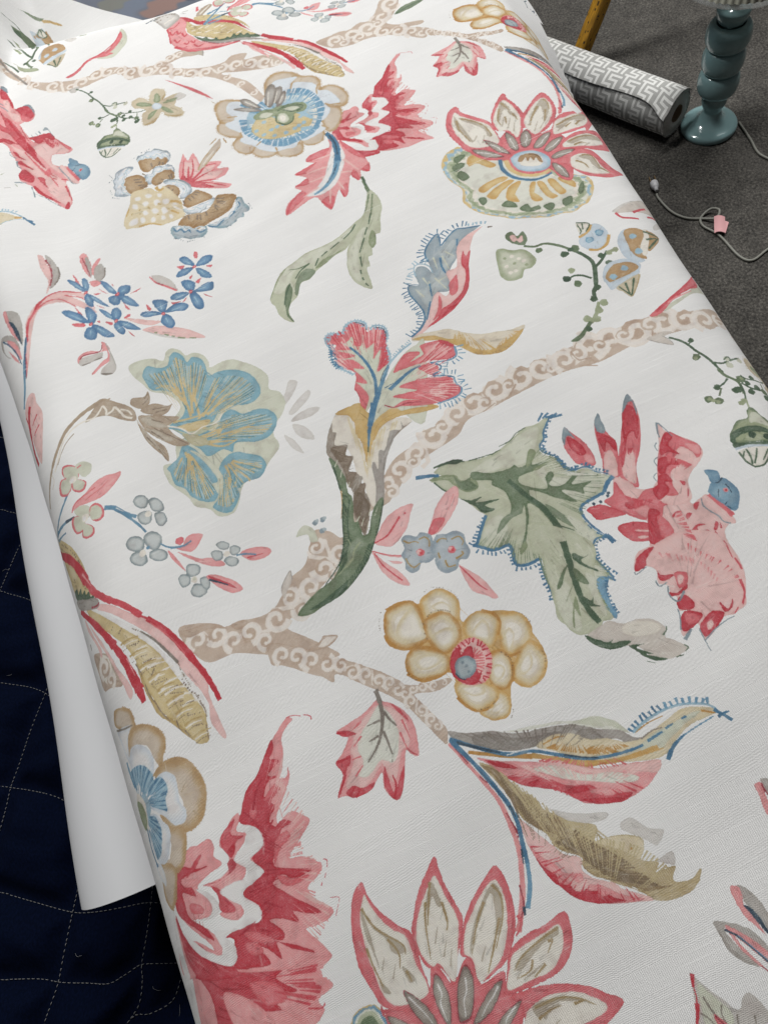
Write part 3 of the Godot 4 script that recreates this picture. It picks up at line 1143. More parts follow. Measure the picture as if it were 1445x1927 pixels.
	brush("khaki", 22.0, 6.8, [-644,-229,-639,-128])
	brush("khaki", 23.3, 7.2, [-1133,-468,-1164,-328,-1150,-119])
	brush("taupe_l", 15.5, 5.2, [-805,-125,-739,-227])
	brush("taupe_l", 15.1, 5.0, [-767,-75,-688,-188])
	brush("taupe_l", 15.1, 5.0, [-738,-7,-680,-109])
	brush("taupe_l", 14.7, 4.9, [-579,108,-495,4])
	brush("taupe_l", 14.7, 4.9, [-517,107,-460,56])
	brush("taupe_l", 14.7, 4.9, [-589,4,-546,-35])
	brush("taupe_l", 15.7, 5.2, [-408,251,-349,226])
	brush("taupe_l", 15.7, 5.2, [-304,567,-226,543])
	brush("taupe_l", 15.6, 5.2, [-1118,-86,-1059,-147])
	brush("taupe_l", 15.6, 5.2, [-1056,-21,-1000,-108])
	rings([1.0, "red_d", 0.93, "taupe_d", 0.8, "taupe", 0.5, "taupe_l2"], [-1184,7,-1086,76,-1010,173,-970,264,-1097,194,-1170,92])
	rings([1.0, "red_d", 0.93, "taupe_d", 0.8, "taupe", 0.5, "taupe_l2"], [-1033,-54,-961,39,-914,163,-901,261,-992,166,-1026,46])
	rings([1.0, "red_d", 0.93, "taupe_d", 0.8, "taupe", 0.5, "taupe_l2"], [-815,-40,-774,35,-777,157,-815,257,-859,222,-861,102])
	rings([1.0, "red_d", 0.93, "taupe_d", 0.8, "taupe", 0.5, "taupe_l2"], [-636,36,-625,121,-662,216,-735,265,-769,211,-715,80])
	rings([1.0, "red_d", 0.93, "taupe_d", 0.8, "taupe", 0.5, "taupe_l2"], [-466,221,-531,297,-626,350,-695,315,-631,240,-532,195])
	rings([1.0, "red_d", 0.93, "taupe_d", 0.8, "taupe", 0.5, "taupe_l2"], [-406,351,-500,426,-591,456,-642,409,-564,346,-475,320])
	rings([1.0, "red_d", 0.93, "taupe_d", 0.8, "taupe", 0.5, "taupe_l2"], [-396,568,-492,581,-605,570,-618,517,-536,496,-458,518])
	rings([1.0, "red_d", 0.93, "taupe_d", 0.8, "taupe", 0.5, "taupe_l2"], [-642,593,-597,668,-587,766,-606,857,-660,789,-670,661])
	brush("white", 11.6, 5.0, [-1160,70,-1071,141,-1042,177,-979,235])
	brush("white", 11.6, 5.0, [-1006,35,-964,108,-950,175,-917,232])
	brush("white", 11.6, 5.0, [-817,59,-820,128,-826,172,-827,219])
	brush("white", 11.6, 5.0, [-662,94,-679,154,-708,181,-726,242])
	brush("white", 11.5, 4.9, [-509,240,-568,266,-597,292,-667,312])
	brush("white", 11.4, 4.9, [-453,365,-531,399,-561,399,-611,409])
	brush("white", 11.2, 4.8, [-442,572,-508,556,-544,539,-589,540])
	brush("white", 11.0, 4.7, [-622,661,-612,726,-615,758,-608,829])
	patch("rose", [-962,310,-882,255,-780,264,-666,338,-614,444,-635,566,-690,647,-775,669,-892,607,-961,506,-991,399])
	brush("goldl", 42.9, 36.3, [-975,313,-993,434,-954,553,-877,636,-778,675,-699,665])
	brush("blue", 39.5, 23.0, [-1018,274,-1053,404,-1018,562,-903,690,-802,722,-708,711])
	wash("bluel", "blue_p", 0.75, [-936,339,-858,283,-726,322,-645,445,-646,570,-731,641,-853,589,-936,487])
	patch("ivory", [-884,388,-817,337,-739,363,-691,446,-706,536,-762,556,-820,524,-881,465])
	patch("brown_l", [-889,385,-838,334,-748,351,-697,429,-710,533,-734,502,-732,439,-767,463,-768,406,-815,439,-808,381,-863,415])
	brush("brown", 16.6, 8.3, [-764,353,-715,406,-704,487])

func paint_forkleaves() -> void:
	from_here(549, -262)
	brush("rose_l", 24.9, 37.3, [-790,-610,-743,-479,-686,-315,-643,-161,-642,-15,-653,109,-688,221,-733,326,-790,426,-853,513])
	brush("red_d", 9.4, 6.7, [-765,-563,-728,-447])
	brush("red_d", 11.7, 7.8, [-693,-348,-666,-295])
	brush("red_d", 10.0, 7.5, [-633,-93,-622,17,-631,64])
	brush("red_d", 10.6, 7.0, [-739,296,-756,386,-787,434,-818,469])
	brush("rose", 25.5, 11.6, [-820,432,-817,481,-875,528])
	patch("khaki_p", [-665,-422,-579,-352,-500,-184,-429,-94,-410,-19,-324,63,-283,121,-172,180,-233,248,-121,260,-27,291,38,352,-24,435,58,483,19,525,133,535,84,599,185,628,258,598,213,653,138,682,44,682,-48,656,-97,602,-135,551,-196,515,-258,455,-314,408,-349,345,-333,290,-413,233,-455,178,-462,111,-505,55,-561,-34,-577,-147,-606,-267])
	patch("ghost", [-395,-20,-299,44,-197,92,-79,136,-110,165,-226,145,-310,92])
	patch("ghost", [-53,239,28,209,94,300,172,347,96,403,46,346])
	patch("ghost", [54,472,157,462,135,529,55,482])
	patch("khaki_l", [-335,84,-235,136,-172,180,-233,248,-273,206,-319,161])
	patch("gold_pale", [-236,253,-123,264,-30,297,35,353,-32,432,-94,360,-170,298])
	patch("brown_k", [-652,-402,-566,-319,-501,-182,-456,-98,-436,5,-336,86,-323,169,-252,249,-180,315,-118,402,-161,433,-63,497,-7,591,72,618,-67,597,-124,556,-196,491,-281,397,-321,320,-402,212,-416,130,-505,55,-550,-55,-584,-192,-606,-297])
	patch("brown_kd", [-437,170,-356,178,-298,277,-257,355,-173,426,-112,511,-176,503,-243,428,-308,347,-328,308,-381,224])
	patch("khaki_l", [-516,-124,-473,-65,-446,24,-487,20,-519,-59])
	patch("khaki_p", [-74,609,54,643,167,635,258,598,217,653,137,684,43,683,-49,658])
	brush("khaki", 11.7, 7.0, [-454,176,-401,235,-329,296,-347,343,-310,413,-215,476,-165,531,-90,602])
	spot("ochre", 9.4, [-50,360])
	patch("pink", [-583,-32,-516,76,-459,180,-419,243,-340,300,-363,362,-319,422,-227,486,-194,535,-99,605,-75,646,-207,605,-363,548,-462,480,-509,413,-563,307,-584,212,-595,93])
	patch("rose_l", [-587,133,-544,214,-490,273,-466,332,-378,374,-379,428,-295,473,-245,529,-189,575,-110,624,-207,605,-363,548,-462,480,-509,413,-563,307,-584,212])
	patch("red", [-581,205,-559,270,-517,324,-515,373,-452,411,-397,435,-376,471,-297,502,-269,549,-212,591,-364,549,-467,476,-517,403,-565,311])
	patch("pink", [-454,362,-413,414,-369,408,-362,446,-423,458,-460,425])
	patch("rose_l", [-325,479,-264,515,-300,531,-330,513])
	patch("taupe_g", [-765,-683,-648,-619,-517,-576,-411,-515,-309,-477,-199,-459,-41,-416,51,-364,115,-316,223,-271,282,-193,340,-162,239,-170,182,-224,110,-227,56,-264,-6,-314,-94,-371,-204,-390,-302,-374,-473,-418,-623,-512,-735,-597])
	patch("taupe_d2", [-632,-588,-513,-553,-411,-483,-272,-433,-188,-421,-87,-386,-204,-390,-300,-376,-472,-421,-622,-514])
	patch("taupe_d2", [-52,-339,44,-351,101,-291,117,-240,56,-264])
	patch("sagew", [-620,-615,-418,-531,-282,-502,-106,-463,20,-418,132,-401,195,-353,244,-307,279,-209,231,-259,116,-318,39,-369,-64,-429,-197,-461,-359,-497,-469,-549])
	patch("sage_l", [-10,-418,128,-394,194,-351,240,-301,270,-223,195,-300,123,-331,45,-380])
	patch("gold_pale", [-289,-369,-171,-396,-43,-355,39,-280,136,-247,219,-186,323,-164,486,-193,647,-219,804,-147,803,-116,642,-116,516,-74,414,-23,303,-30,135,-90,-54,-171,-192,-299])
	patch("sage_l", [304,-130,471,-168,632,-195,729,-164,627,-139,501,-98,376,-56,301,-76])
	patch("gold_pale", [350,-159,499,-191,642,-211,790,-147,677,-174,497,-163])
	streaks("ochre", 11.7, 34, 0.35, [-232,-336,-121,-265,17,-192,162,-136], -38, -365)
	streaks("ochre", 10.3, 22, 0.4, [-22,-230,94,-173,228,-150], 139, -252)
	streaks("ochre_soft", 10.1, 20, 0.3, [172,-104,298,-70,405,-57], 441, -69)
	brush("ochre", 11.9, 6.6, [-246,-367,-153,-374,-100,-360])
	brush("ochre", 12.9, 6.4, [305,-207,404,-227,508,-230])
	brush("ochre", 15.2, 7.6, [729,-164,799,-115])
	brush("ochre", 21.1, 31.6, [-699,-510,-521,-411,-340,-328])
	brush("ochre_soft", 33.8, 28.6, [-337,-333,-213,-258,-56,-166,141,-101,388,-76])
	brush("ochre", 15.4, 10.3, [-157,-197,-41,-140,63,-117])
	patch("rose_l", [-663,-458,-535,-382,-318,-283,-155,-200,-1,-107,129,-79,251,-39,362,-4,295,61,198,100,75,114,-55,93,-168,39,-223,-18,-274,-86,-363,-137,-454,-189,-543,-274,-598,-374])
	patch("pink", [-332,-285,-216,-253,-133,-187,-3,-103,129,-79,249,-36,360,-5,306,50,157,-28,5,-66,-136,-153,-256,-232])
	patch("sagew", [-400,-267,-232,-222,-89,-106,59,-59,196,30,120,37,-61,-50,-221,-132,-323,-216])
	patch("rose_l", [-601,-399,-500,-363,-389,-260,-304,-197,-184,-92,-279,-132,-430,-236,-540,-310])
	patch("red", [-619,-425,-505,-353,-457,-300,-518,-326,-584,-373])
	patch("red_m", [-542,-277,-431,-234,-334,-196,-225,-95,-96,-41,-27,42,116,92,44,120,-79,85,-168,39,-225,-16,-299,-93,-456,-186])
	patch("red", [-255,-67,-143,-61,-109,-17,-190,-27])
	patch("red", [-184,16,-85,44,33,88,112,101,19,112,-79,84])
	patch("red", [-453,-191,-365,-192,-395,-160])
	patch("rose_l", [-114,-8,-8,10,49,61,-33,53])
	patch("white", [-299,-93,-258,-62,-224,-17,-272,-61])
	streaks("red_m", 11.3, 20, 0.3, [-542,-277,-362,-140,-222,-20,-54,90,199,98], -142, -225)
	streaks("pink", 10.3, 30, 0.5, [-426,-303,-229,-227,-77,-128,123,-70,291,-11], -161, 26)
	streaks("rose", 10.3, 20, 0.3, [-317,-285,-155,-200,-1,-107,175,-58], -3, -264)
	streaks("brown_kd", 10.9, 44, 0.5, [-573,-215,-461,-87,-335,84,-230,255,-117,400,-8,588], -581, 286)
	streaks("khaki_l", 10.9, 44, 0.5, [-565,-321,-420,-83,-300,124,-150,263,7,377,104,538], -348, 617)
	streaks("red_m", 10.5, 18, 0.3, [-587,133,-540,315,-456,469,-316,560,-145,616], -218, 285)
	streaks("taupe_d", 10.7, 26, 0.4, [-686,-636,-457,-543,-226,-465,-16,-406,115,-316], -316, -229)
	brush("blue", 28.8, 15.7, [-777,-632,-626,-505,-469,-397,-324,-358,-200,-283,-56,-194,81,-149,215,-127,314,-123])
	brush("navy", 21.4, 13.4, [-744,-594,-626,-505,-513,-427])
	brush("navy", 13.0, 7.8, [-153,-260,-52,-201,30,-163])
	brush("white", 6.6, 5.2, [-483,-397,-332,-373,-239,-322])
	brush("blue", 17.8, 12.7, [348,-131,458,-146])
	brush("blue", 15.3, 10.2, [484,-154,541,-164])
	brush("blue", 12.7, 12.7, [599,-169,634,-169])
	brush("taupe_d2", 10.2, 6.4, [320,-158,404,-177,471,-168])
	brush("bluel", 20.5, 15.4, [293,-213,366,-237,447,-251,525,-258,621,-249,706,-221,782,-180,815,-136])
	fringe("blue", 43.8, 16.7, 30.9, -1, [299,-217,369,-243,451,-256,521,-263])
	fringe("bluem", 38.4, 19.2, 35.9, -1, [553,-257,624,-253,709,-225,795,-177])
	brush("blue", 22.6, 20.1, [800,-139,833,-89,863,-39])
	brush("blue", 20.1, 12.5, [798,-90,836,-94,875,-95])
	brush("bluem", 8.8, 11.3, [778,-105,655,-90,561,-77])
	brush("blue", 15.0, 30.0, [561,-77,477,-46,400,12])
	brush("blue", 30.5, 28.0, [-773,-621,-692,-428,-636,-266,-600,-129,-595,-22,-619,98,-643,211])
	brush("bluem", 26.1, 28.5, [-641,206,-681,319,-748,425])
	brush("navy", 13.9, 10.1, [-596,-124,-593,-50])
	brush("navy", 11.0, 8.5, [-640,125,-665,203])
	brush("navy", 21.0, 14.0, [-764,407,-778,451])
	brush("blue_d", 10.3, 7.8, [-690,-399,-643,-282,-607,-146])

func paint_yellow() -> void:
	from_here(113, -1378)
	patch("ochre_soft", [-412,-464,-309,-505,-161,-448,-5,-482,97,-359,65,-197,234,-201,417,-117,462,42,464,266,290,384,189,319,83,496,-13,492,-97,390,-177,275,-151,99,-350,57,-415,-47,-342,-152,-455,-320])
	wash("ochre_soft", "gold_pale", 0.7, [-152,-452,-87,-490,2,-497,66,-448,102,-371,90,-288,25,-201,-32,-291,-125,-334,-171,-340])
	rings([0.6, "gold_pale2", 0.44, "ivory"], [-152,-452,-87,-490,2,-497,66,-448,102,-371,90,-288,25,-201,-32,-291,-125,-334,-171,-340])
	wash("ochre", "gold_pale", 0.7, [-434,-444,-391,-499,-304,-518,-201,-490,-163,-419,-176,-306,-205,-175,-282,-164,-373,-178,-445,-240,-462,-339])
	rings([0.6, "gold_pale2", 0.44, "ivory"], [-434,-444,-391,-499,-304,-518,-201,-490,-163,-419,-176,-306,-205,-175,-282,-164,-373,-178,-445,-240,-462,-339])
	wash("ochre", "gold_pale", 0.7, [-180,-304,-112,-332,-18,-322,32,-241,40,-165,-11,-85,-88,-35,-150,-49,-194,-111,-205,-214])
	rings([0.6, "gold_pale2", 0.44, "ivory"], [-180,-304,-112,-332,-18,-322,32,-241,40,-165,-11,-85,-88,-35,-150,-49,-194,-111,-205,-214])
	wash("ochre_soft", "gold_pale", 0.7, [295,-138,349,-149,420,-123,470,-56,477,34,421,124,326,150,259,148,226,77,254,-10])
	rings([0.6, "gold_pale2", 0.44, "ivory"], [295,-138,349,-149,420,-123,470,-56,477,34,421,124,326,150,259,148,226,77,254,-10])
	wash("ochre_soft", "gold_pale", 0.7, [59,-183,148,-226,228,-218,286,-163,296,-91,237,-3,158,46,90,-41,44,-90])
	rings([0.6, "gold_pale2", 0.44, "ivory"], [59,-183,148,-226,228,-218,286,-163,296,-91,237,-3,158,46,90,-41,44,-90])
	wash("ochre", "gold_pale", 0.7, [-371,-149,-298,-158,-196,-107,-130,-40,-119,34,-170,80,-253,83,-354,65,-413,11,-419,-76])
	rings([0.6, "gold_pale2", 0.44, "ivory"], [-371,-149,-298,-158,-196,-107,-130,-40,-119,34,-170,80,-253,83,-354,65,-413,11,-419,-76])
	wash("ochre_soft", "gold_pale", 0.7, [263,205,348,133,431,105,472,190,465,284,392,372,284,397,216,347,213,292])
	rings([0.6, "gold_pale2", 0.44, "ivory"], [263,205,348,133,431,105,472,190,465,284,392,372,284,397,216,347,213,292])
	wash("ochre", "gold_pale", 0.7, [142,81,231,93,248,198,212,291,139,340,73,310,61,224])
	rings([0.6, "gold_pale2", 0.44, "ivory"], [142,81,231,93,248,198,212,291,139,340,73,310,61,224])
	wash("ochre_soft", "gold_pale", 0.7, [73,334,135,375,121,450,72,506,-17,499,-80,439,-80,404,0,410])
	rings([0.6, "gold_pale2", 0.44, "ivory"], [73,334,135,375,121,450,72,506,-17,499,-80,439,-80,404,0,410])
	wash("ochre_soft", "gold_pale", 0.7, [-157,167,-78,175,28,236,87,316,55,382,-27,411,-100,398,-160,325,-180,237])
	rings([0.6, "gold_pale2", 0.44, "ivory"], [-157,167,-78,175,28,236,87,316,55,382,-27,411,-100,398,-160,325,-180,237])
	wash("gold_pale", "ivory", 0.55, [-327,-392,-224,-433,-193,-373,-200,-258,-220,-195,-343,-216,-391,-304])
	wash("gold_pale", "ivory", 0.55, [-89,-384,-14,-395,33,-343,23,-289,-41,-333])
	wash("gold_pale", "ivory", 0.55, [-157,-196,-43,-202,-8,-158,-68,-85,-125,-82,-160,-126])
	wash("gold_pale", "ivory", 0.55, [90,-100,186,-158,220,-114,182,-3,119,-45])
	wash("gold_pale", "ivory", 0.55, [289,3,334,-33,351,18,311,84,261,118])
	wash("gold_pale", "ivory", 0.55, [-349,-72,-271,-92,-191,-56,-172,-6,-249,14,-334,-10])
	wash("gold_pale", "ivory", 0.55, [282,239,349,186,388,190,365,262,304,303,263,291])
	wash("gold_pale", "ivory", 0.55, [106,186,155,167,189,210,150,261,101,253])
	wash("gold_pale", "ivory", 0.55, [-23,430,55,405,92,409,61,447,2,460])
	wash("gold_pale", "ivory", 0.55, [-147,209,-75,228,3,263,-7,312,-89,288])
	brush("ochre", 28.5, 13.0, [-462,-339,-454,-254,-372,-180,-256,-158])
	brush("ochre", 29.9, 13.6, [-391,-499,-292,-512,-202,-488])
	brush("ochre", 27.3, 12.4, [-425,-24,-353,63,-241,86,-161,74])
	brush("ochre", 27.9, 12.7, [-263,-144,-194,-111,-141,-45])
	brush("ochre", 28.2, 12.8, [214,-218,286,-163,295,-80,246,-16])
	brush("ochre", 26.7, 12.1, [216,291,167,323,140,337])
	brush("ochre", 27.4, 12.5, [233,119,258,151,333,151])
	brush("ochre", 26.4, 12.0, [-183,259,-150,334,-99,396,-29,414])
	brush("ochre", 27.0, 12.3, [249,196,222,280])
	brush("ochre", 28.1, 12.8, [26,-157,0,-84])
	dots("brownd", 4.3, 14.8, [-432,-504,-466,-445,-486,-380])
	dots("brownd", 4.1, 16.3, [-102,-505,-67,-519])
	dots("brownd", 4.0, 18.7, [-30,-522,61,-469,102,-401,103,-341])
	dots("brownd", 4.6, 17.1, [-139,-333,-91,-348,-15,-328,23,-289])
	dots("brownd", 4.5, 16.8, [-184,-310,-205,-246,-207,-176])
	dots("brownd", 4.1, 17.9, [420,-123,465,-73,486,-5])
	dots("brownd", 4.2, 17.3, [213,103,238,135,249,196,200,297])
	dots("brownd", 3.7, 15.9, [460,182,464,253,422,329])
	dots("brownd", 3.8, 14.2, [120,434,115,484,84,521])
	dots("brownd", 4.0, 16.3, [-375,-140,-412,-59,-412,9,-385,42])
	dots("brownd", 4.1, 14.4, [-72,395,3,402,64,357])
	wash("rose_l", "pink", 0.8, [-121,17,-73,-45,-6,-72,76,-71,131,-11,149,67,127,141,78,215,13,240,-61,227,-121,180,-140,104])
	fringe("red", 37.6, 11.3, 32.6, 1, [-107,-5,-64,-49,3,-75,76,-71,132,-14,149,67,129,142,76,221,3,247])
	fringe("rose", 75.2, 10.0, 18.8, 1, [-32,-14,49,-12,98,58,72,144,18,202])
	patch("red", [-124,15,-89,-25,-33,-42,-37,12,12,-22,49,-12,31,56,9,74,16,119,17,174,44,159,-4,219,-60,225,-109,185,-145,129,-147,74])
	wash("slate", "slate_l", 0.6, [-110,62,-70,25,-5,31,29,76,16,133,-27,168,-89,170,-125,131])
	brush("navy", 8.6, 4.9, [-127,110,-109,156,-79,177])
	spot("slate", 11.2, [-53,61,-39,135,-40,94])

func paint_redleaf() -> void:
	from_here(-721, -1043)
	patch("rose_l", [135,-282,44,-243,-88,-220,-188,-198,-143,-148,-122,-133,-157,-94,-206,-51,-260,-14,-196,16,-244,83,-318,187,-264,204,-211,238,-106,234,-34,185,6,165,-16,254,18,346,65,348,134,245,201,100,226,130,269,161,302,68,318,-53,283,-160,228,-224,176,-263])
	patch("pink", [116,-251,14,-203,-93,-172,-92,-107,-140,-51,-138,13,-190,79,-245,154,-170,198,-87,184,3,124,34,112,48,242,102,204,178,87,236,75,275,-48,251,-150,176,-230])
	patch("sagew", [141,-246,44,-175,-47,-110,-89,-26,-80,41,-144,113,-95,146,-36,122,33,89,96,129,156,80,202,-27,204,-129,172,-222])
	patch("red_m", [-188,-198,-117,-180,-61,-134,-143,-147])
	patch("red_m", [-260,-14,-191,-22,-151,-23,-167,26,-203,51,-293,171,-318,187,-240,73])
	patch("red_m", [-258,188,-197,165,-145,199,-59,198,-106,234,-211,238])
	patch("red_m", [35,128,32,201,35,312,104,232,160,182,79,330,18,346,-8,245])
	patch("red_m", [214,65,229,122,269,161,234,112])
	patch("red_m", [226,-220,270,-162,296,-65,258,-134])
	brush("red", 18.7, 5.8, [-242,216,-185,167])
	brush("red", 18.7, 5.8, [-211,236,-149,195])
	brush("red", 18.6, 5.8, [20,341,61,272,65,200])
	brush("red", 18.8, 5.9, [-306,177,-217,80])
	brush("red", 19.2, 6.0, [-247,-14,-155,-13])
	brush("red", 19.7, 6.2, [-185,-197,-125,-160])
	brush("rose", 14.8, 4.9, [-2,-197,-82,-167])
	brush("rose", 14.6, 4.9, [-37,-109,-109,-63])
	brush("rose", 14.4, 4.8, [-84,11,-150,9])
	brush("rose", 14.5, 4.8, [255,-96,261,48])
	brush("rose", 14.4, 4.8, [212,-25,216,91])
	brush("rose", 14.2, 4.7, [-164,115,-94,70])
	brush("taupe_d", 32.3, 29.8, [166,-348,164,-269,149,-183])
	brush("taupe_d", 29.0, 9.7, [154,-194,109,-96,44,-9,-56,66])
	brush("taupe_d", 22.0, 9.8, [162,-197,181,-129,208,-73])
	brush("taupe_d", 19.2, 9.6, [112,-76,114,9,112,84])
	brush("taupe_d", 17.1, 7.3, [118,-151,23,-151])
	brush("taupe_d", 15.7, 7.3, [72,-61,-3,-53])
	brush("taupe_d", 7.1, 5.9, [99,109,93,131])

func paint_phoenix() -> void:
	from_here(1815, -1693)
	patch("rose", [-307,-931,-361,-867,-388,-778,-385,-693,-367,-614,-268,-550,-235,-600,-233,-708,-254,-803,-286,-879])
	patch("red", [-335,-852,-295,-818,-264,-727,-271,-669,-314,-668,-349,-738,-346,-801])
	patch("rose_l", [-294,-661,-247,-636,-256,-573,-304,-598])
	patch("rose", [-321,-780,-303,-734,-306,-695,-325,-726])
	patch("slate", [-305,-940,-289,-862,-283,-805,-304,-846,-332,-857,-376,-796,-373,-842,-351,-890])
	patch("rose", [-40,-917,-94,-874,-141,-770,-168,-673,-199,-567,-243,-443,-173,-379,-106,-478,-39,-646,-51,-710,-59,-784,-43,-875])
	patch("red", [-104,-830,-100,-775,-71,-728,-39,-656,-63,-582,-87,-612,-98,-680,-148,-611,-147,-678,-141,-744])
	patch("pink", [-143,-608,-101,-599,-115,-498,-162,-403,-226,-437,-197,-542])
	patch("slate", [-37,-923,-94,-874,-112,-824,-114,-783,-77,-751,-54,-781,-43,-868])
	patch("rose", [229,-969,142,-878,75,-767,7,-663,-75,-542,-155,-396,-83,-252,-15,-401,102,-543,203,-729,239,-858,243,-929])
	patch("red", [142,-864,201,-877,216,-797,146,-646,101,-602,112,-669,63,-657,8,-596,52,-722])
	patch("pink", [-55,-521,-8,-563,33,-541,-8,-427,-80,-291,-126,-363,-101,-450])
	patch("slate", [231,-973,149,-889,126,-843,159,-869,205,-902,229,-895,221,-838,203,-775,237,-844,244,-921])
	patch("red_m", [-34,-591,18,-618,-47,-503,-101,-450])
	patch("pink", [-186,-402,-115,-321,-91,-243,2,-204,94,-205,177,-172,206,-89,160,28,255,15,304,91,331,241,248,296,220,378,214,518,172,637,123,727,45,812,-191,740,-249,484,-254,307,-256,197,-166,44,-212,-111,-255,-279])
	patch("rose", [-203,-371,-193,-246,-144,-179,-62,-213,13,-184,-6,-75,76,-4,0,-46,-64,22,-126,-24,-179,-12,-260,-108,-346,-261,-268,-286])
	patch("red_m", [-484,-266,-382,-260,-294,-168,-259,-110,-342,-125,-451,-156,-474,-219])
	patch("red_m", [-364,-48,-254,-39,-160,34,-214,135,-313,102,-354,37])
	patch("pink", [-262,25,-183,73,-189,82,-265,40])
	patch("pink", [-282,78,-237,89,-213,114,-260,108])
	patch("red", [-224,-190,-178,-171,-159,-134,-204,-126,-231,-147])
	patch("red_m", [-166,-191,-120,-152,-137,-83,-189,-111])
	patch("rose_l", [-189,-111,-103,-103,-120,-34,-166,-33])
	patch("pink", [301,-656,318,-560,399,-455,451,-369,446,-286,371,-226,304,-194,229,-127,176,1,49,-16,-12,-103,-4,-194,84,-266,149,-395,227,-507])
	patch("rose", [316,-556,394,-451,450,-362,435,-292,383,-264,383,-320,340,-401,296,-368,232,-320,265,-260,186,-263,146,-216,127,-146,117,-73,29,-135,75,-270,182,-432])
	patch("pink", [316,-400,370,-356,372,-284,301,-226,238,-179,171,-162,170,-217,245,-285,275,-352])
	patch("red", [212,-472,305,-558,330,-501,272,-453,295,-352,241,-402,183,-403])
	patch("red", [149,-381,215,-369,255,-279,183,-306,127,-261,101,-294])
	patch("red", [80,-265,136,-252,141,-179,93,-203,85,-130,-12,-99,-7,-193,39,-209])
	patch("rose_l", [379,-408,443,-359,431,-294,394,-300,377,-366])
	brush("slate", 16.0, 9.2, [296,-659,263,-587,250,-536])
	brush("slate", 11.2, 9.0, [210,-509,183,-488,180,-447])
	brush("slate", 8.8, 8.8, [154,-403,117,-385,115,-337])
	brush("slate", 8.7, 7.6, [83,-293,48,-273,51,-230])
	brush("slate", 11.4, 6.9, [302,-653,321,-585,333,-506])
	patch("red", [-119,-60,-75,-55,-55,-11,-93,19,-109,61,-92,145,-56,215,-21,254,-89,271,-173,208,-231,154,-196,79])
	patch("rose", [-83,-1,-52,41,-41,135,-77,177,-143,156,-115,71])
	patch("red_m", [-119,229,-82,260,-34,236,25,266,50,206,112,177,162,203,100,196,93,253,3,356,28,279,-62,282,-118,302,-124,275])
	patch("red_m", [156,58,182,33,210,42,164,81])
	patch("red_m", [74,102,95,76,125,91,84,113])
	patch("red_m", [182,-166,213,-138,190,-118])
	patch("red_m", [202,-92,186,-48,163,-28])
	patch("red_m", [188,259,228,213,239,231,205,268])
	patch("red_m", [253,226,243,269,231,269])
	patch("red_m", [85,266,131,236,157,255,120,290])
	patch("red_m", [164,289,191,273,189,302,166,304])
	patch("red_m", [72,350,114,299,138,305,90,365])
	patch("red_m", [-193,389,-156,366,-157,395,-184,411])
	patch("red_m", [-188,455,-161,428,-163,450])
	patch("red_m", [-134,464,-106,437,-116,462])
	patch("red_m", [2,45,44,30,70,43,31,42,2,64])
	patch("rose", [-56,462,-82,530,-71,582,-65,666,-99,694,-115,618,-153,611,-149,578,-86,528])
	patch("red_m", [133,628,130,673,101,750,59,791,100,704])
	brush("red_m", 7.9, 5.9, [199,355,198,426])
	brush("red_m", 8.7, 11.6, [173,491,186,563,177,617])
	patch("pink", [-222,178,-348,182,-427,292,-339,295,-300,353,-334,428,-287,476,-306,543,-274,571,-311,654,-265,677,-350,735,-379,820,-267,775,-258,817,-272,895,-184,865,-91,812,-16,824,71,780,159,672,206,554,201,393,169,266,-19,170])
	patch("red", [-426,296,-369,217,-276,186,-225,194,-311,246,-344,292])
	patch("red", [-291,348,-290,388,-215,420,-265,439,-313,416])
	patch("red", [-303,519,-255,542,-172,516,-190,545,-253,560,-306,547])
	patch("red", [-291,592,-225,573,-197,644,-227,682,-302,650])
	patch("red", [-353,734,-285,671,-210,713,-199,746,-273,785,-359,792])
	patch("red", [-258,808,-191,766,-131,746,-70,782,-112,826,-192,861,-260,877])
	patch("red", [-57,713,-33,776,26,729,-5,777,-63,786])
	patch("rose", [-284,690,-230,716,-236,763,-298,770,-314,738])
	patch("rose", [-200,412,-130,446,-172,516,-229,520,-221,466])
	patch("pink", [-193,441,-160,457,-189,494,-219,493])
	brush("slate", 10.2, 7.9, [-430,298,-427,318,-341,298])
	brush("slate", 11.1, 8.8, [-339,410,-336,456,-279,452])
	brush("slate", 9.8, 15.3, [-286,474,-312,538,-281,597,-210,548])
	brush("slate", 8.5, 10.7, [-313,638,-328,693,-370,772])
	brush("slate", 14.7, 27.3, [-309,796,-383,840])
	brush("slate", 9.3, 6.2, [-265,811,-277,903,-281,973])
	brush("slate", 8.3, 7.3, [-274,898,-194,864,-96,838,-25,836])
	brush("red_m", 8.7, 6.6, [198,395,182,486])
	brush("red_m", 10.8, 12.9, [195,493,191,583])
	brush("red_m", 16.9, 10.5, [140,634,116,725,60,785])
	brush("red_m", 9.4, 6.3, [26,793,-16,821])
	patch("pink", [-203,804,-164,798,-173,831,-218,846])
	streaks("rose", 10.8, 12, 0.12, [-12,271,39,368,123,494,147,624], -219, 613)
	streaks("rose_l", 13.9, 14, 0.14, [-215,241,-98,323,0,432,27,562], -191, 740)
	streaks("rose", 13.2, 20, 0.25, [222,-381,281,-306,322,-241], 99, -176)
	streaks("red_m", 12.3, 16, 0.3, [-63,-538,-12,-566,39,-552], -85, -415)
	streaks("red_m", 12.9, 16, 0.3, [-190,-231,-131,-172,-45,-124], -212, -32)
	streaks("rose", 11.2, 14, 0.3, [70,43,55,160,50,279], -115, 71)
	patch("pink", [228,32,295,23,348,250,307,272,252,182,222,105])
	brush("slate", 9.2, 8.2, [238,25,220,72,239,132,269,191,274,236,308,269])
	brush("rose", 30.8, 37.0, [296,17,319,92,340,166,351,227])
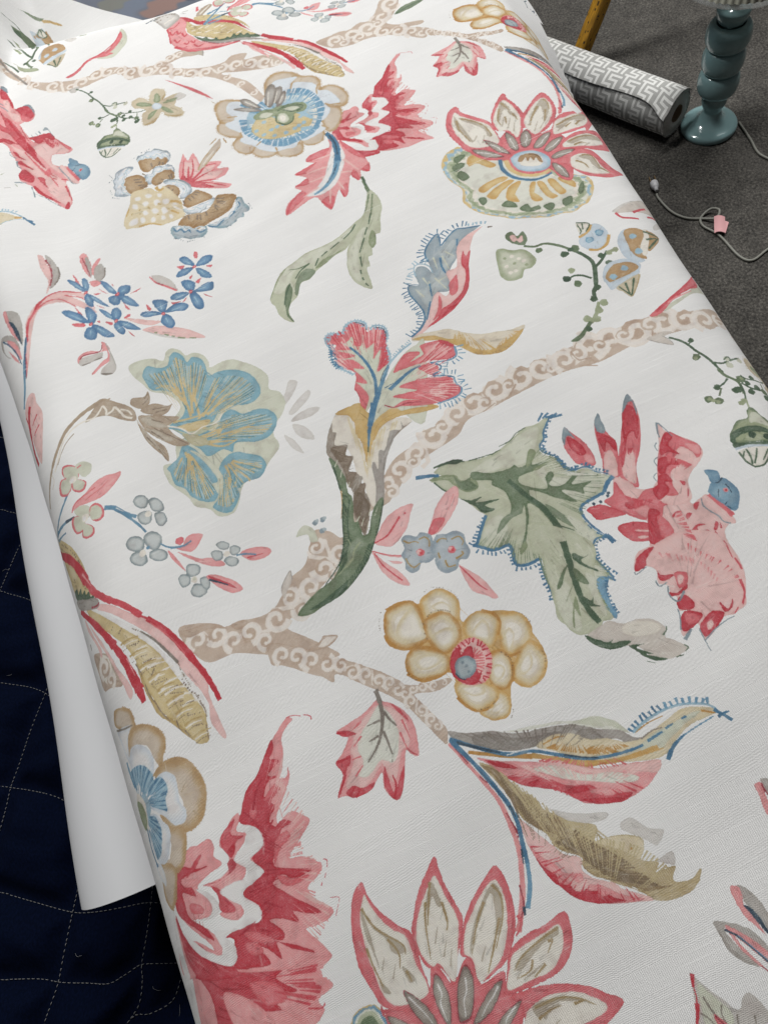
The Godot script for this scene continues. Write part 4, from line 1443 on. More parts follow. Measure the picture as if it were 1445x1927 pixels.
	wash("blueg", "blueg_l", 0.5, [321,-22,367,-56,446,-54,481,15,484,94,424,180,375,202,346,140,316,62,302,3])
	patch("blueg", [371,-160,442,-116,431,-52,377,-35,358,-60,365,-107])
	brush("navy", 10.6, 6.4, [446,-54,410,-34,382,-35])
	brush("navy", 9.4, 6.3, [435,-1,441,34,436,76])
	brush("navy", 8.4, 5.2, [375,13,342,66])
	brush("navy", 9.3, 5.1, [350,133,374,121])
	brush("navy", 7.2, 5.1, [356,149,374,183])
	spot("rose_l", 17.8, [415,40])
	spot("red", 8.4, [416,41])

func paint_twigstem() -> void:
	from_here(2776, -2541)
	brush("green_d", 19.1, 23.8, [-186,-438,-132,-375,-97,-308,-78,-236,-47,-164,-29,-93,-19,-11,-16,61])
	brush("green", 27.3, 22.3, [-27,-18,-14,58,24,116,40,169,13,261])
	brush("green_d", 20.0, 15.0, [43,174,24,250,-11,314])
	brush("sage_d", 16.7, 19.1, [-5,306,-36,404,-38,438])
	brush("green_d", 14.5, 9.7, [-95,-311,-55,-326])
	spot("green_d", 22.9, [-60,-332])
	brush("green", 14.3, 16.7, [-55,-203,-92,-193])
	spot("green", 32.2, [-104,-184])
	spot("sage_d", 16.7, [-114,-177])
	brush("green_d", 18.5, 18.5, [-32,-90,32,-50,107,-57,218,-62])
	spot("sage_l", 31.2, [98,-74,197,-40,81,-13])
	brush("green_d", 11.9, 11.9, [62,-73,111,-93,121,-57])
	brush("green_d", 17.0, 14.2, [104,-53,200,-63])
	brush("green_d", 18.8, 14.1, [-15,89,-65,117,-126,127])
	spot("green_d", 25.6, [-123,123])
	brush("green", 16.2, 16.2, [-100,143,-151,198])
	spot("green", 34.8, [-230,186,-179,235])
	spot("sage_d", 17.4, [-224,186,-186,239,-209,210])
	brush("green", 17.4, 14.9, [14,102,61,150])
	spot("green", 36.3, [80,129])
	spot("sage_d", 16.1, [88,127])
	brush("green_d", 19.1, 19.1, [57,164,106,232,190,270,230,330])
	spot("green_d", 29.4, [83,261,164,237])
	spot("green_d", 31.7, [-21,209,-2,210])
	spot("sage_d", 23.9, [-54,325,-25,313])
	spot("green_d", 34.7, [192,345])

func paint_acornstar() -> void:
	from_here(-653, -8433)
	brush("green_d", 15.2, 13.6, [-189,-295,-152,-231,-65,-168,21,-107,100,-85,158,-65])
	spot("green_d", 27.3, [-167,-196,-84,-203])
	spot("green", 31.4, [-36,-27])
	brush("green", 13.2, 11.6, [-7,-108,-31,-34])
	patch("tan_y", [166,-216,206,-326,268,-380,329,-337,378,-245,360,-167,310,-117,388,-123,468,-116,530,-90,484,-51,443,24,416,67,461,149,480,236,443,282,365,247,291,175,257,79,210,128,141,183,23,174,18,73,41,-43,95,-66,46,-156,-14,-206,-36,-304,-6,-374,77,-359,134,-294])
	fringe("tan_yd", 17.0, 6.8, 18.7, -1, [-38,-282,-6,-374,77,-359,134,-294,168,-226,206,-326,268,-380,329,-337,378,-245,360,-167])
	fringe("tan_yd", 15.2, 6.1, 16.7, -1, [461,149,480,236,443,282,365,247,291,175,258,100])
	fringe("tan_yd", 15.7, 6.3, 17.3, -1, [141,183,23,174,18,73,41,-43])
	patch("tan_yd", [41,155,123,150,182,130,139,192,23,174])
	patch("tan_yd", [265,125,350,205,450,256,365,247,291,175])
	patch("tan_yd", [320,-155,370,-205,361,-155,316,-113])
	patch("ghost", [456,-72,530,-90,580,-3,511,20,450,-2])
	patch("green_o", [223,-190,256,-268,286,-273,301,-193,282,-117,245,-107,220,-146])
	patch("green_o", [16,-276,59,-278,128,-207,181,-132,160,-104,66,-181,22,-239])
	patch("green_o", [301,-58,373,-69,479,-34,425,-10,335,-32])
	patch("green_o", [275,-13,336,63,374,170,317,131,272,48])
	patch("green_o", [81,78,116,18,176,-2,213,15,158,70,93,108])
	patch("sage_d", [230,-172,260,-241,279,-247,287,-193,272,-130,247,-128])
	patch("sage_d", [33,-260,125,-191,162,-139,70,-199])
	patch("sage_d", [97,68,128,27,191,20,138,67])
	brush("sage_d", 14.0, 7.8, [326,-50,405,-35,452,-33])
	brush("sage_d", 13.7, 7.6, [293,21,332,80,360,147])
	wash("blue_p", "blue_p2", 0.6, [174,-92,207,-122,245,-107,280,-42,268,3,216,3,179,-39])
	wash("green", "sage_d", 0.75, [-287,-37,-332,-35,-356,10,-443,-44,-506,-29,-566,0,-569,61,-468,145,-340,244,-254,333,-203,322,-178,246,-204,147,-243,66,-259,3])
	patch("sage_l", [-318,3,-265,32,-220,156,-197,241,-240,182,-320,83,-358,55])
	patch("green_d", [-580,29,-534,-8,-429,32,-302,136,-200,282,-199,319,-312,182,-439,81,-533,55,-539,115,-570,65])
	patch("green_d", [-575,60,-468,145,-340,244,-262,309,-261,344,-348,280,-490,171,-571,108])
	patch("sage_d", [-442,94,-326,180,-251,292,-338,235,-453,144])
	spot("green_dd", 28.0, [-395,137,-293,238])
	brush("blue_p", 23.0, 16.4, [-580,107,-461,180,-348,280,-266,344])
	patch("ivory", [-567,140,-451,204,-304,336,-349,376,-431,381,-516,321,-562,221])
	brush("green_d", 14.8, 14.8, [-565,149,-552,243,-516,321])
	brush("green_d", 14.8, 13.1, [-517,324,-430,377,-321,348])
	brush("green_d", 13.2, 13.2, [-519,300,-501,255,-499,179])
	brush("green_d", 11.5, 11.5, [-498,311,-451,274,-421,240])
	brush("green_d", 11.5, 9.9, [-423,346,-375,330,-342,314])
	brush("green_d", 9.9, 8.2, [-558,204,-522,177])

func paint_acorncluster() -> void:
	from_here(2434, -3959)
	wash("green", "green", 0.9, [-446,-665,-385,-671,-363,-597,-299,-621,-306,-526,-357,-474,-422,-528,-461,-606])
	patch("pink", [-422,-627,-380,-622,-373,-569,-328,-581,-343,-524,-378,-519,-390,-553,-421,-551])
	wash("sage_d", "sage_l", 0.6, [-606,-526,-549,-545,-468,-474,-377,-426,-340,-281,-408,-213,-480,-220,-542,-152,-651,-179,-684,-265,-653,-390])
	spot("ivory", 19.6, [-507,-414,-466,-362,-594,-334,-548,-254,-440,-319,-594,-256])
	spot("sage_d", 15.7, [-569,-425,-520,-330,-439,-265])
	brush("green", 23.5, 27.4, [-367,-465,-290,-410,-203,-392,-115,-305,-54,-206])
	brush("green_d", 32.1, 32.1, [-59,-215,1,-100,28,22,-19,142])
	brush("green_d", 39.8, 32.6, [19,66,-61,236,-115,300,-135,381])
	spot("green_d", 32.4, [-66,262,-144,354])
	spot("green", 33.1, [-281,-351,-17,-188,-16,-207])
	spot("green_d", 38.8, [-122,-191])
	spot("green_d", 27.2, [-54,-206])
	brush("green_d", 22.3, 18.6, [-58,162,-107,100,-162,66,-218,68])
	spot("green_dd", 37.6, [-234,63])
	spot("green", 36.9, [-181,154])
	spot("sage_d", 32.1, [-160,3])
	brush("green_d", 29.8, 22.4, [16,77,105,32,187,-32])
	brush("sage_d", 30.1, 41.4, [177,-13,267,-9])
	spot("green_d", 29.8, [139,89,119,-10])
	spot("sage_d", 28.2, [248,-8,190,-4])
	brush("sage_d", 32.1, 35.7, [-124,400,-208,504,-281,556])
	spot("sage_d", 35.7, [-94,428,-163,471,-283,509,-220,543])
	brush("green", 35.6, 28.4, [-276,547,-361,605,-441,654])
	spot("green_d", 30.2, [-324,602])
	patch("green", [-338,595,-403,617,-508,646,-451,672,-381,641])
	patch("blue_p", [49,-258,163,-364,269,-349,297,-229,261,-130,176,-78,91,-93,37,-183])
	brush("ochre_soft", 27.8, 19.9, [66,-289,161,-308,222,-366])
	brush("ochre_soft", 26.8, 23.0, [289,-180,225,-99,137,-76,69,-121])
	spot("bluem", 37.2, [234,-244,123,-213])
	spot("bluel", 27.4, [234,-244,123,-213])
	patch("ivory", [129,-459,207,-391,160,-323,95,-325,102,-392])
	brush("green_d", 14.0, 12.0, [127,-455,214,-387,147,-317])
	brush("green_d", 11.9, 10.0, [125,-434,118,-351,89,-315])
	brush("green_d", 12.0, 10.0, [165,-420,138,-352])
	patch("blue_p", [311,-86,402,-164,467,-128,391,36,399,214,311,176,276,59])
	patch("tan_b", [416,-155,521,-138,568,-73,451,67,424,202,355,115,370,-26])
	patch("ivory", [575,-109,614,-69,473,137,419,163,441,63,530,-31])
	patch("tan_b", [597,-94,685,-2,519,126,485,117,582,-22])
	spot("bluel", 32.4, [446,-66,405,99])
	brush("green_d", 20.9, 14.0, [560,-86,681,-13])
	brush("green_d", 20.9, 14.0, [533,7,644,3])
	brush("green_d", 19.9, 13.3, [500,109,671,0])
	patch("blue_p", [24,191,112,98,257,109,347,209,300,284,115,296,24,344,15,280])
	patch("tan_b", [55,190,163,128,287,170,308,260,74,272,41,248])
	patch("blue_p", [32,314,178,280,305,282,265,319,87,345,23,346])
	spot("bluel", 30.8, [217,202,98,234])
	patch("tan_y", [72,341,289,309,223,402,125,486,89,406])
	brush("green_d", 17.9, 12.5, [151,335,126,451])
	brush("green_d", 17.9, 12.5, [234,325,135,468])
	brush("green_d", 12.5, 10.7, [87,345,130,477])
	brush("tan_yd", 10.7, 9.0, [284,318,223,402,131,485])

func paint_calyx() -> void:
	from_here(527, -3548)
	patch("goldm", [-548,-87,-436,-93,-336,-79,-304,41,-224,37,-55,73,156,195,220,274,103,259,-33,212,-155,191,-271,220,-360,311,-466,482,-501,508,-474,370,-461,238,-483,195,-444,62,-468,-13])
	patch("ivory2", [-549,-83,-463,-42,-449,75,-478,214,-456,307,-505,518,-394,338,-301,235,-181,191,-64,224,-25,292,-166,345,-249,391,-305,467,-384,574,-424,686,-487,826,-575,865,-595,784,-576,603,-594,517,-578,373,-593,243,-675,186,-669,67])
	streaks("gold_pale", 15.5, 26, 0.25, [-472,-2,-473,167,-470,261,-505,518,-384,340,-265,236,-117,225], -617, 841)
	patch("taupe_m", [-613,-19,-690,87,-750,223,-744,301,-762,562,-747,630,-669,521,-675,668,-702,713,-745,863,-740,1004,-721,1054,-601,838,-594,652,-587,566,-592,518,-662,495,-567,361,-616,319,-573,232,-664,191,-614,92,-636,65])
	patch("brown_g", [-705,197,-587,244,-621,317,-575,364,-647,454,-591,508,-628,541,-565,575,-605,614,-563,636,-611,729,-604,776,-602,835,-657,946,-728,1035,-732,951,-738,836,-702,724,-665,641,-698,593,-679,437,-701,290])
	patch("taupe_m2", [-682,617,-607,552,-565,575,-629,645,-675,665])
	patch("brown_gd", [-697,727,-633,688,-608,817,-663,930,-713,933,-727,841])
	patch("taupe_g", [-11,292,-160,332,-238,397,-310,480,-395,614,-443,734,-492,837,-557,846,-501,703,-463,514,-432,495,-427,565,-363,418,-314,431,-254,340,-206,286,-127,320,-102,247,-95,306])
	patch("brown_g", [-159,330,-70,302,-15,293,-102,315,-212,362])
	patch("green", [-751,280,-756,370,-764,531,-762,637,-847,868,-901,1047,-961,1149,-1034,1241,-1109,1280,-1242,1314,-1410,1404,-1327,1445,-1203,1432,-1051,1409,-905,1343,-770,1241,-678,1128,-575,990,-487,826,-538,828,-620,912,-688,1030,-741,1044,-734,925,-761,898,-704,712,-717,645,-693,509,-703,398,-722,312])
	patch("green_d", [-767,645,-734,693,-815,881,-870,1059,-946,1167,-1013,1249,-948,1204,-833,1090,-838,1008,-783,827,-728,725])
	patch("green_d", [-906,1340,-771,1238,-678,1128,-728,1128,-811,1219,-913,1298,-1026,1344,-1186,1389,-1315,1412,-1202,1430,-1051,1409])
	patch("green_g", [-882,1093,-787,1033,-730,1101,-673,1048,-679,1125,-743,1134,-810,1154,-876,1201,-928,1214])
	brush("sage_d", 16.0, 5.7, [-784,1088,-850,1135,-886,1196,-961,1237])
	brush("sage_d", 13.6, 4.5, [-882,1185,-957,1226,-1046,1271])
	brush("sage_d", 11.7, 4.7, [-857,1025,-854,1081])
	brush("green_dd", 12.2, 9.8, [-740,360,-762,559,-776,670,-844,866,-900,1044,-966,1157])
	brush("green_dd", 10.3, 6.9, [-491,835,-600,1015,-703,1153,-873,1317,-1070,1397])
	brush("green_g", 22.4, 9.0, [-1116,1299,-1257,1354,-1369,1397])
	brush("sage_l", 10.8, 3.6, [-744,917,-686,862])
	brush("sage_l", 10.8, 3.6, [-726,967,-679,908])
	brush("sage_l", 10.6, 3.5, [-699,1022,-662,958])
	brush("sage_l", 10.7, 3.6, [-603,932,-555,872])
	brush("sage_l", 11.3, 3.8, [-698,593,-664,551])
	brush("sage_l", 10.7, 3.6, [-644,912,-601,849])
	brush("sage_l", 11.4, 3.8, [-734,378,-689,326])
	brush("sage_l", 11.4, 3.8, [-724,489,-685,419])
	brush("goldm", 9.9, 4.9, [-762,604,-796,719,-846,837])
	patch("blue_g", [300,-481,457,-587,495,-690,478,-814,467,-939,503,-1006,574,-965,588,-1072,633,-1160,707,-1130,735,-1019,750,-1164,767,-1278,845,-1368,965,-1435,926,-1269,1093,-1395,1198,-1368,1320,-1306,1149,-1260,1033,-1164,989,-1065,870,-957,782,-761,680,-790,598,-732,493,-583])
	patch("blue_gl", [531,-937,585,-898,655,-927,731,-1036,748,-943,850,-1079,874,-1233,915,-1227,1044,-1292,1063,-1235,985,-1158,977,-1077,865,-985,783,-801,716,-808,636,-785,552,-692,534,-779])
	brush("sage_l", 18.3, 6.1, [886,-1161,876,-977])
	brush("sage_l", 17.5, 5.8, [726,-958,770,-772])
	brush("sage_l", 17.7, 5.9, [745,-905,820,-914])
	brush("sage_l", 17.6, 5.9, [640,-859,669,-958])
	brush("sage_l", 17.5, 5.8, [564,-816,531,-937])
	brush("sage_l", 18.5, 6.2, [929,-1195,974,-1100])
	brush("sage_l", 17.8, 5.9, [638,-1020,649,-912])
	brush("sage_l", 18.3, 6.1, [812,-1189,789,-1037])
	patch("pink", [1340,-1287,1225,-1228,1130,-1098,1033,-913,977,-791,912,-680,786,-593,633,-530,482,-502,369,-466,294,-476,467,-563,598,-732,684,-800,732,-718,810,-799,839,-957,944,-970,1031,-1165,1149,-1260])
	patch("rose", [903,-880,846,-724,766,-700,808,-824,867,-863])
	patch("red_m", [1062,-1106,1064,-1041,1126,-1084,1048,-944,1004,-833,915,-678,763,-572,616,-523,452,-503,573,-550,644,-611,752,-633,880,-700,983,-865,992,-983])
	patch("rose", [675,-685,614,-580,529,-546,605,-622,679,-756])
	patch("red", [784,-589,719,-567,609,-539,704,-595])
	brush("blue", 18.7, 14.0, [1084,-1276,1048,-1197])
	brush("blue", 18.3, 13.7, [864,-1150,833,-1048,830,-953])
	brush("blue", 17.5, 13.1, [661,-924,624,-784])
	brush("blue", 16.9, 12.6, [591,-741,487,-581])
	brush("blue", 18.7, 10.1, [300,-490,394,-521,465,-583,494,-672,486,-784,467,-904,476,-976,503,-1013,574,-971])
	brush("bluel", 15.1, 12.1, [590,-1075,618,-1176,680,-1185,737,-1115,736,-1022])
	brush("blue", 17.0, 12.4, [750,-1164,767,-1278,845,-1368,961,-1433,926,-1280])
	brush("blue", 15.7, 14.1, [929,-1278,1035,-1353,1132,-1391,1216,-1350,1327,-1306])
	fringe("blue", 57.5, 12.9, 33.1, -1, [300,-490,394,-521,459,-590,483,-679,475,-791,461,-908,470,-980,509,-1022])
	fringe("bluel", 60.2, 13.5, 34.6, -1, [524,-1021,585,-1098,613,-1180,683,-1193,738,-1135])
	fringe("blue", 61.9, 13.9, 35.6, -1, [744,-1183,760,-1287,836,-1374,951,-1444,974,-1404])
	fringe("blue", 62.8, 14.1, 36.1, -1, [987,-1342,1046,-1378,1138,-1404,1214,-1378])
	fringe("bluel", 34.3, 20.3, 34.3, -1, [1236,-1362,1310,-1332,1390,-1286])
	brush("taupe_d", 21.4, 15.3, [1370,-1250,1411,-1231])
	patch("gold_pale2", [301,-472,375,-480,508,-437,613,-397,703,-295,820,-197,931,-149,1042,-102,1157,-88,1100,-27,1002,34,883,60,771,20,693,-41,633,-143,579,-232,513,-326,417,-386,302,-436])
	patch("goldm", [298,-465,456,-413,551,-320,650,-238,715,-88,862,-5,1007,-32,1131,-55,1002,34,883,60,771,20,693,-41,633,-143,579,-232,513,-326,414,-379])
	streaks("goldm", 14.7, 24, 0.55, [584,-242,638,-153,697,-50,773,15,888,51], 684, -431)
	streaks("gold_pale2", 13.4, 12, 0.5, [674,-173,716,-90,791,-22,883,6], 722, -335)
	streaks("ochre_soft", 13.2, 12, 0.5, [854,12,996,-8,1106,-44], 995, -115)
	streaks("brown_l", 9.2, 10, 0.12, [697,-50,772,18,886,55,973,38], 820, -197)
	patch("rose", [-365,-851,-310,-880,-219,-827,-148,-903,-65,-903,-3,-836,-12,-742,63,-761,127,-702,118,-610,65,-546,57,-425,28,-337,-47,-275,-107,-190,-184,-100,-275,-36,-305,11,-335,-52,-315,-170,-329,-226,-278,-316,-270,-397,-324,-464,-367,-542,-346,-638,-380,-676,-305,-743,-362,-774])
	patch("red_m", [58,-572,57,-425,28,-337,-84,-281,0,-425])
	patch("rose_l", [-156,-550,-89,-511,-78,-433,-128,-408])
	patch("sage_l", [-309,-807,-228,-725,-144,-766,-166,-663,-111,-631,-56,-734,-87,-580,0,-592,-71,-444,20,-503,-38,-390,-91,-298,18,-329,-83,-211,-189,-86,-290,7,-319,7,-247,-101,-272,-245,-297,-292,-209,-228,-234,-342,-259,-426,-177,-380,-226,-514,-313,-569,-194,-550,-314,-679,-205,-630,-236,-704])
	patch("sage_l", [-204,-82,-112,-146,48,-278,177,-362,300,-396,377,-368,69,350,-85,112,-230,112,-328,160,-360,143,-268,44])
	brush("bluel", 18.9, 17.5, [-283,-373,-326,-441,-383,-528,-390,-614,-366,-726,-376,-794,-365,-860,-307,-889,-220,-842,-152,-911,-60,-916,6,-849,2,-766,69,-777,136,-715,128,-608,79,-538,70,-413,38,-335])
	brush("blue", 23.0, 20.1, [-364,-770,-335,-754,-377,-678,-353,-619,-372,-540,-334,-473])
	brush("bluel", 24.7, 19.2, [-90,-201,27,-324,150,-394,276,-435])
	fringe("bluel", 47.7, 11.2, 28.1, 1, [-300,-365,-339,-423,-399,-502])
	fringe("blue", 57.3, 14.3, 31.5, 1, [-399,-502,-415,-592,-400,-691,-367,-762])
	fringe("bluel", 58.7, 13.2, 32.3, 1, [-379,-805,-381,-868,-313,-910,-219,-864,-161,-925,-58,-939,19,-865,15,-790,77,-797,153,-724,141,-600,96,-528,84,-405,66,-337])
	fringe("bluel", 27.7, 11.1, 22.1, -1, [97,-380,170,-409,285,-456])
	brush("navy", 8.2, 5.4, [18,-320,-51,-264,-104,-200])
	brush("navy", 7.2, 5.8, [73,-751,123,-701,115,-612,69,-547])
	brush("navy", 7.3, 5.9, [-77,-907,-16,-847,-12,-765])
	brush("blue", 16.5, 35.8, [-209,-664,-161,-535,-135,-391,-135,-255,-165,-139,-189,-54])
	brush("blue_m2", 21.5, 40.3, [13,-306,-52,-228,-122,-148,-183,-67])
	brush("blue", 44.5, 47.1, [-157,-105,-269,46,-341,161])
	patch("rose", [26,-230,155,-347,238,-352,301,-303,187,-262,317,-277,329,-372,444,-355,523,-318,578,-223,552,-131,477,-124,344,-189,257,-206,103,-222])
	patch("rose_l", [349,-326,464,-309,508,-195,442,-167,357,-219])
	patch("rose", [226,-172,310,-175,372,-124,369,-57,297,-45,251,-124])
	patch("rose", [13,-70,133,-72,253,-41,376,17,432,70,422,123,448,199,393,244,264,243,115,196,-37,117,-106,94,8,76,136,146,-68,1,36,9,133,29])
	patch("pink", [227,81,334,77,368,150,287,185,220,128])
	patch("red_m", [479,-342,527,-312,580,-218,540,-235,499,-296])
	brush("blue", 37.8, 16.2, [-67,-84,70,-143,164,-176,253,-181])
	brush("blue_d", 8.0, 5.4, [-99,-117,-15,-130])
	brush("red_d", 10.6, 6.6, [-162,36,-95,97,17,111,117,155])
	brush("bluem", 21.6, 13.5, [577,-211,556,-128,509,-107,437,-127,341,-168])
	brush("blue", 16.2, 16.2, [336,-172,398,-99,369,-57,302,-37,379,5,447,66])
	brush("bluem", 15.8, 18.4, [447,66,435,132,453,210,387,254,224,240])
	fringe("bluem", 53.9, 12.1, 31.0, -1, [584,-198,569,-120,508,-90,444,-111])
	fringe("bluel", 53.9, 12.1, 31.0, -1, [417,-110,382,-48,323,-33])
	fringe("bluem", 52.7, 11.9, 30.3, -1, [388,-1,468,58,453,135,467,219,394,266,316,266,225,253])
	streaks("red_m", 10.7, 26, 0.5, [548,-134,511,-322,374,-105,420,122,445,197,263,239], -45, -56)
	streaks("pink", 9.4, 24, 0.5, [552,-201,470,-322,367,-119,424,82,423,201,227,234], -18, -123)
	streaks("red_m", 11.7, 30, 0.45, [-317,-862,-167,-891,-69,-893,-7,-762,117,-686,80,-523,33,-372], -188, -187)
	streaks("pink", 10.2, 24, 0.4, [-350,-807,-358,-559,-167,-891,-23,-829,95,-699], -188, -187)
	streaks("brown_gd", 8.8, 40, 0.4, [-705,197,-688,357,-680,543,-693,715,-705,881], -475, 474)
	streaks("green_dd", 8.2, 36, 0.35, [-781,683,-884,985,-985,1174,-1151,1295], -767, 1042)
	streaks("green_g", 8.0, 30, 0.35, [-525,888,-656,1096,-804,1261,-994,1384], -848, 1003)
	patch("goldm", [-560,-81,-436,-93,-338,-72,-369,6,-443,59,-467,-15])
	brush("blue", 52.3, 26.2, [-230,-30,-309,101,-374,221])
	brush("blue", 25.7, 5.1, [-368,209,-406,297,-444,384])
	brush("green_d", 10.3, 6.4, [-424,333,-446,390])
	patch("gold_pale", [-456,392,-441,401,-495,524,-507,517])
	patch("goldm", [-449,273,-437,341,-466,417,-471,369])
	patch("goldm", [-307,196,-234,159,-138,149,32,180,217,264,103,259,-33,212,-155,191,-271,220,-364,305])

func paint_ghosts() -> void:
	from_here(-405, -3381)
	wash("ghost", "ghost_l", 0.5, [134,-767,196,-718,131,-633,33,-552,-4,-590,55,-658])
	wash("ghost", "ghost_l", 0.5, [239,-594,259,-544,172,-473,57,-421,25,-455,106,-528])
	wash("ghost", "ghost_l", 0.5, [285,-373,190,-416,64,-400,20,-358,124,-334,217,-331])
	wash("ghost", "ghost_l", 0.5, [22,-330,102,-267,144,-162,132,-106,51,-163,14,-246])
	wash("ghost", "ghost_l", 0.5, [-75,-265,-13,-168,17,-22,-41,-85,-74,-181])
	patch("sage_l", [-285,646,-209,583,-148,632,-134,699,-145,766,-194,740,-192,679,-236,662])
	spot("slate", 24.4, [-111,607,-46,608,-83,698])
	spot("slate_l", 17.1, [-90,599,-29,603,-61,695])
	spot("slate", 11.0, [-112,609,-51,613,-87,700])

func paint_palepair() -> void:
	from_here(525, -5384)
	brush("green", 26.9, 43.7, [629,-672,621,-541,615,-442])
	brush("green_d", 13.4, 10.1, [631,-678,630,-547])
	patch("sage_m", [608,-470,477,-212,343,-143,164,-75,4,-58,-174,-70,-310,-26,-444,22,-528,98,-610,216,-669,323,-645,419,-647,518,-609,620,-547,678,-555,554,-511,461,-417,395,-347,269,-256,262,-178,205,-75,166,47,122,156,114,279,31,373,-55,527,-223])
	patch("sage_m", [636,-464,668,-343,653,-188,580,-49,520,108,466,115,430,220,380,244,353,320,308,321,287,424,249,438,219,646,183,657,122,569,88,473,93,340,137,207,175,128,258,38,352,-48,461,-172,547,-353])
	patch("sage_l", [300,-112,158,-61,-1,-45,-179,-56,-315,-12,-449,36,-533,112,-608,233,-546,291,-428,195,-350,93,-203,99,-69,59,102,7,255,-34])
	patch("sage_l", [359,-25,258,77,172,164,115,290,101,439,148,543,191,398,236,249,318,119,420,-26])
	patch("green_g", [-434,349,-379,224,-307,141,-228,126,-179,200,-257,257,-348,264,-419,393])
	patch("green", [-547,394,-493,261,-433,213,-449,329,-512,456,-563,546,-547,678,-580,575])
	patch("green_o", [-167,165,-69,101,52,100,161,93,45,121,-75,166])
	patch("green_o", [453,42,469,117,425,217,380,244,377,160])
	brush("green_d", 14.6, 11.4, [350,-121,281,-60,188,-18])
	brush("green_d", 14.5, 11.3, [139,-10,35,23])
	brush("green_d", 14.5, 11.3, [3,27,-67,54])
	brush("green_d", 14.5, 11.3, [-100,60,-156,134])
	brush("green_d", 14.5, 11.3, [-203,77,-298,114,-373,185])
	brush("green_d", 14.8, 11.5, [531,-174,457,-44])
	brush("green_d", 14.5, 11.3, [432,-17,380,56])
	brush("green_d", 14.1, 11.0, [363,87,259,229])
	brush("green_d", 13.7, 10.7, [245,276,218,386])
	brush("green_d", 13.5, 10.5, [191,417,181,468])
	brush("green_d", 13.5, 10.5, [175,503,175,540])
	brush("green_d", 13.3, 10.3, [177,579,190,624])
	brush("green_d", 14.3, 11.1, [-445,226,-515,331,-566,444])
	brush("green", 14.5, 6.5, [-194,72,-301,80,-394,47])
	brush("sage_l", 19.4, 8.1, [-155,87,-179,157])
	brush("sage_l", 22.4, 8.0, [-428,195,-431,340])
	brush("green_o", 9.6, 8.0, [-660,304,-614,229,-515,102,-413,15])
	brush("green", 11.7, 10.0, [606,-425,543,-305,477,-212])
	brush("green", 11.7, 10.1, [636,-406,580,-280,517,-138])

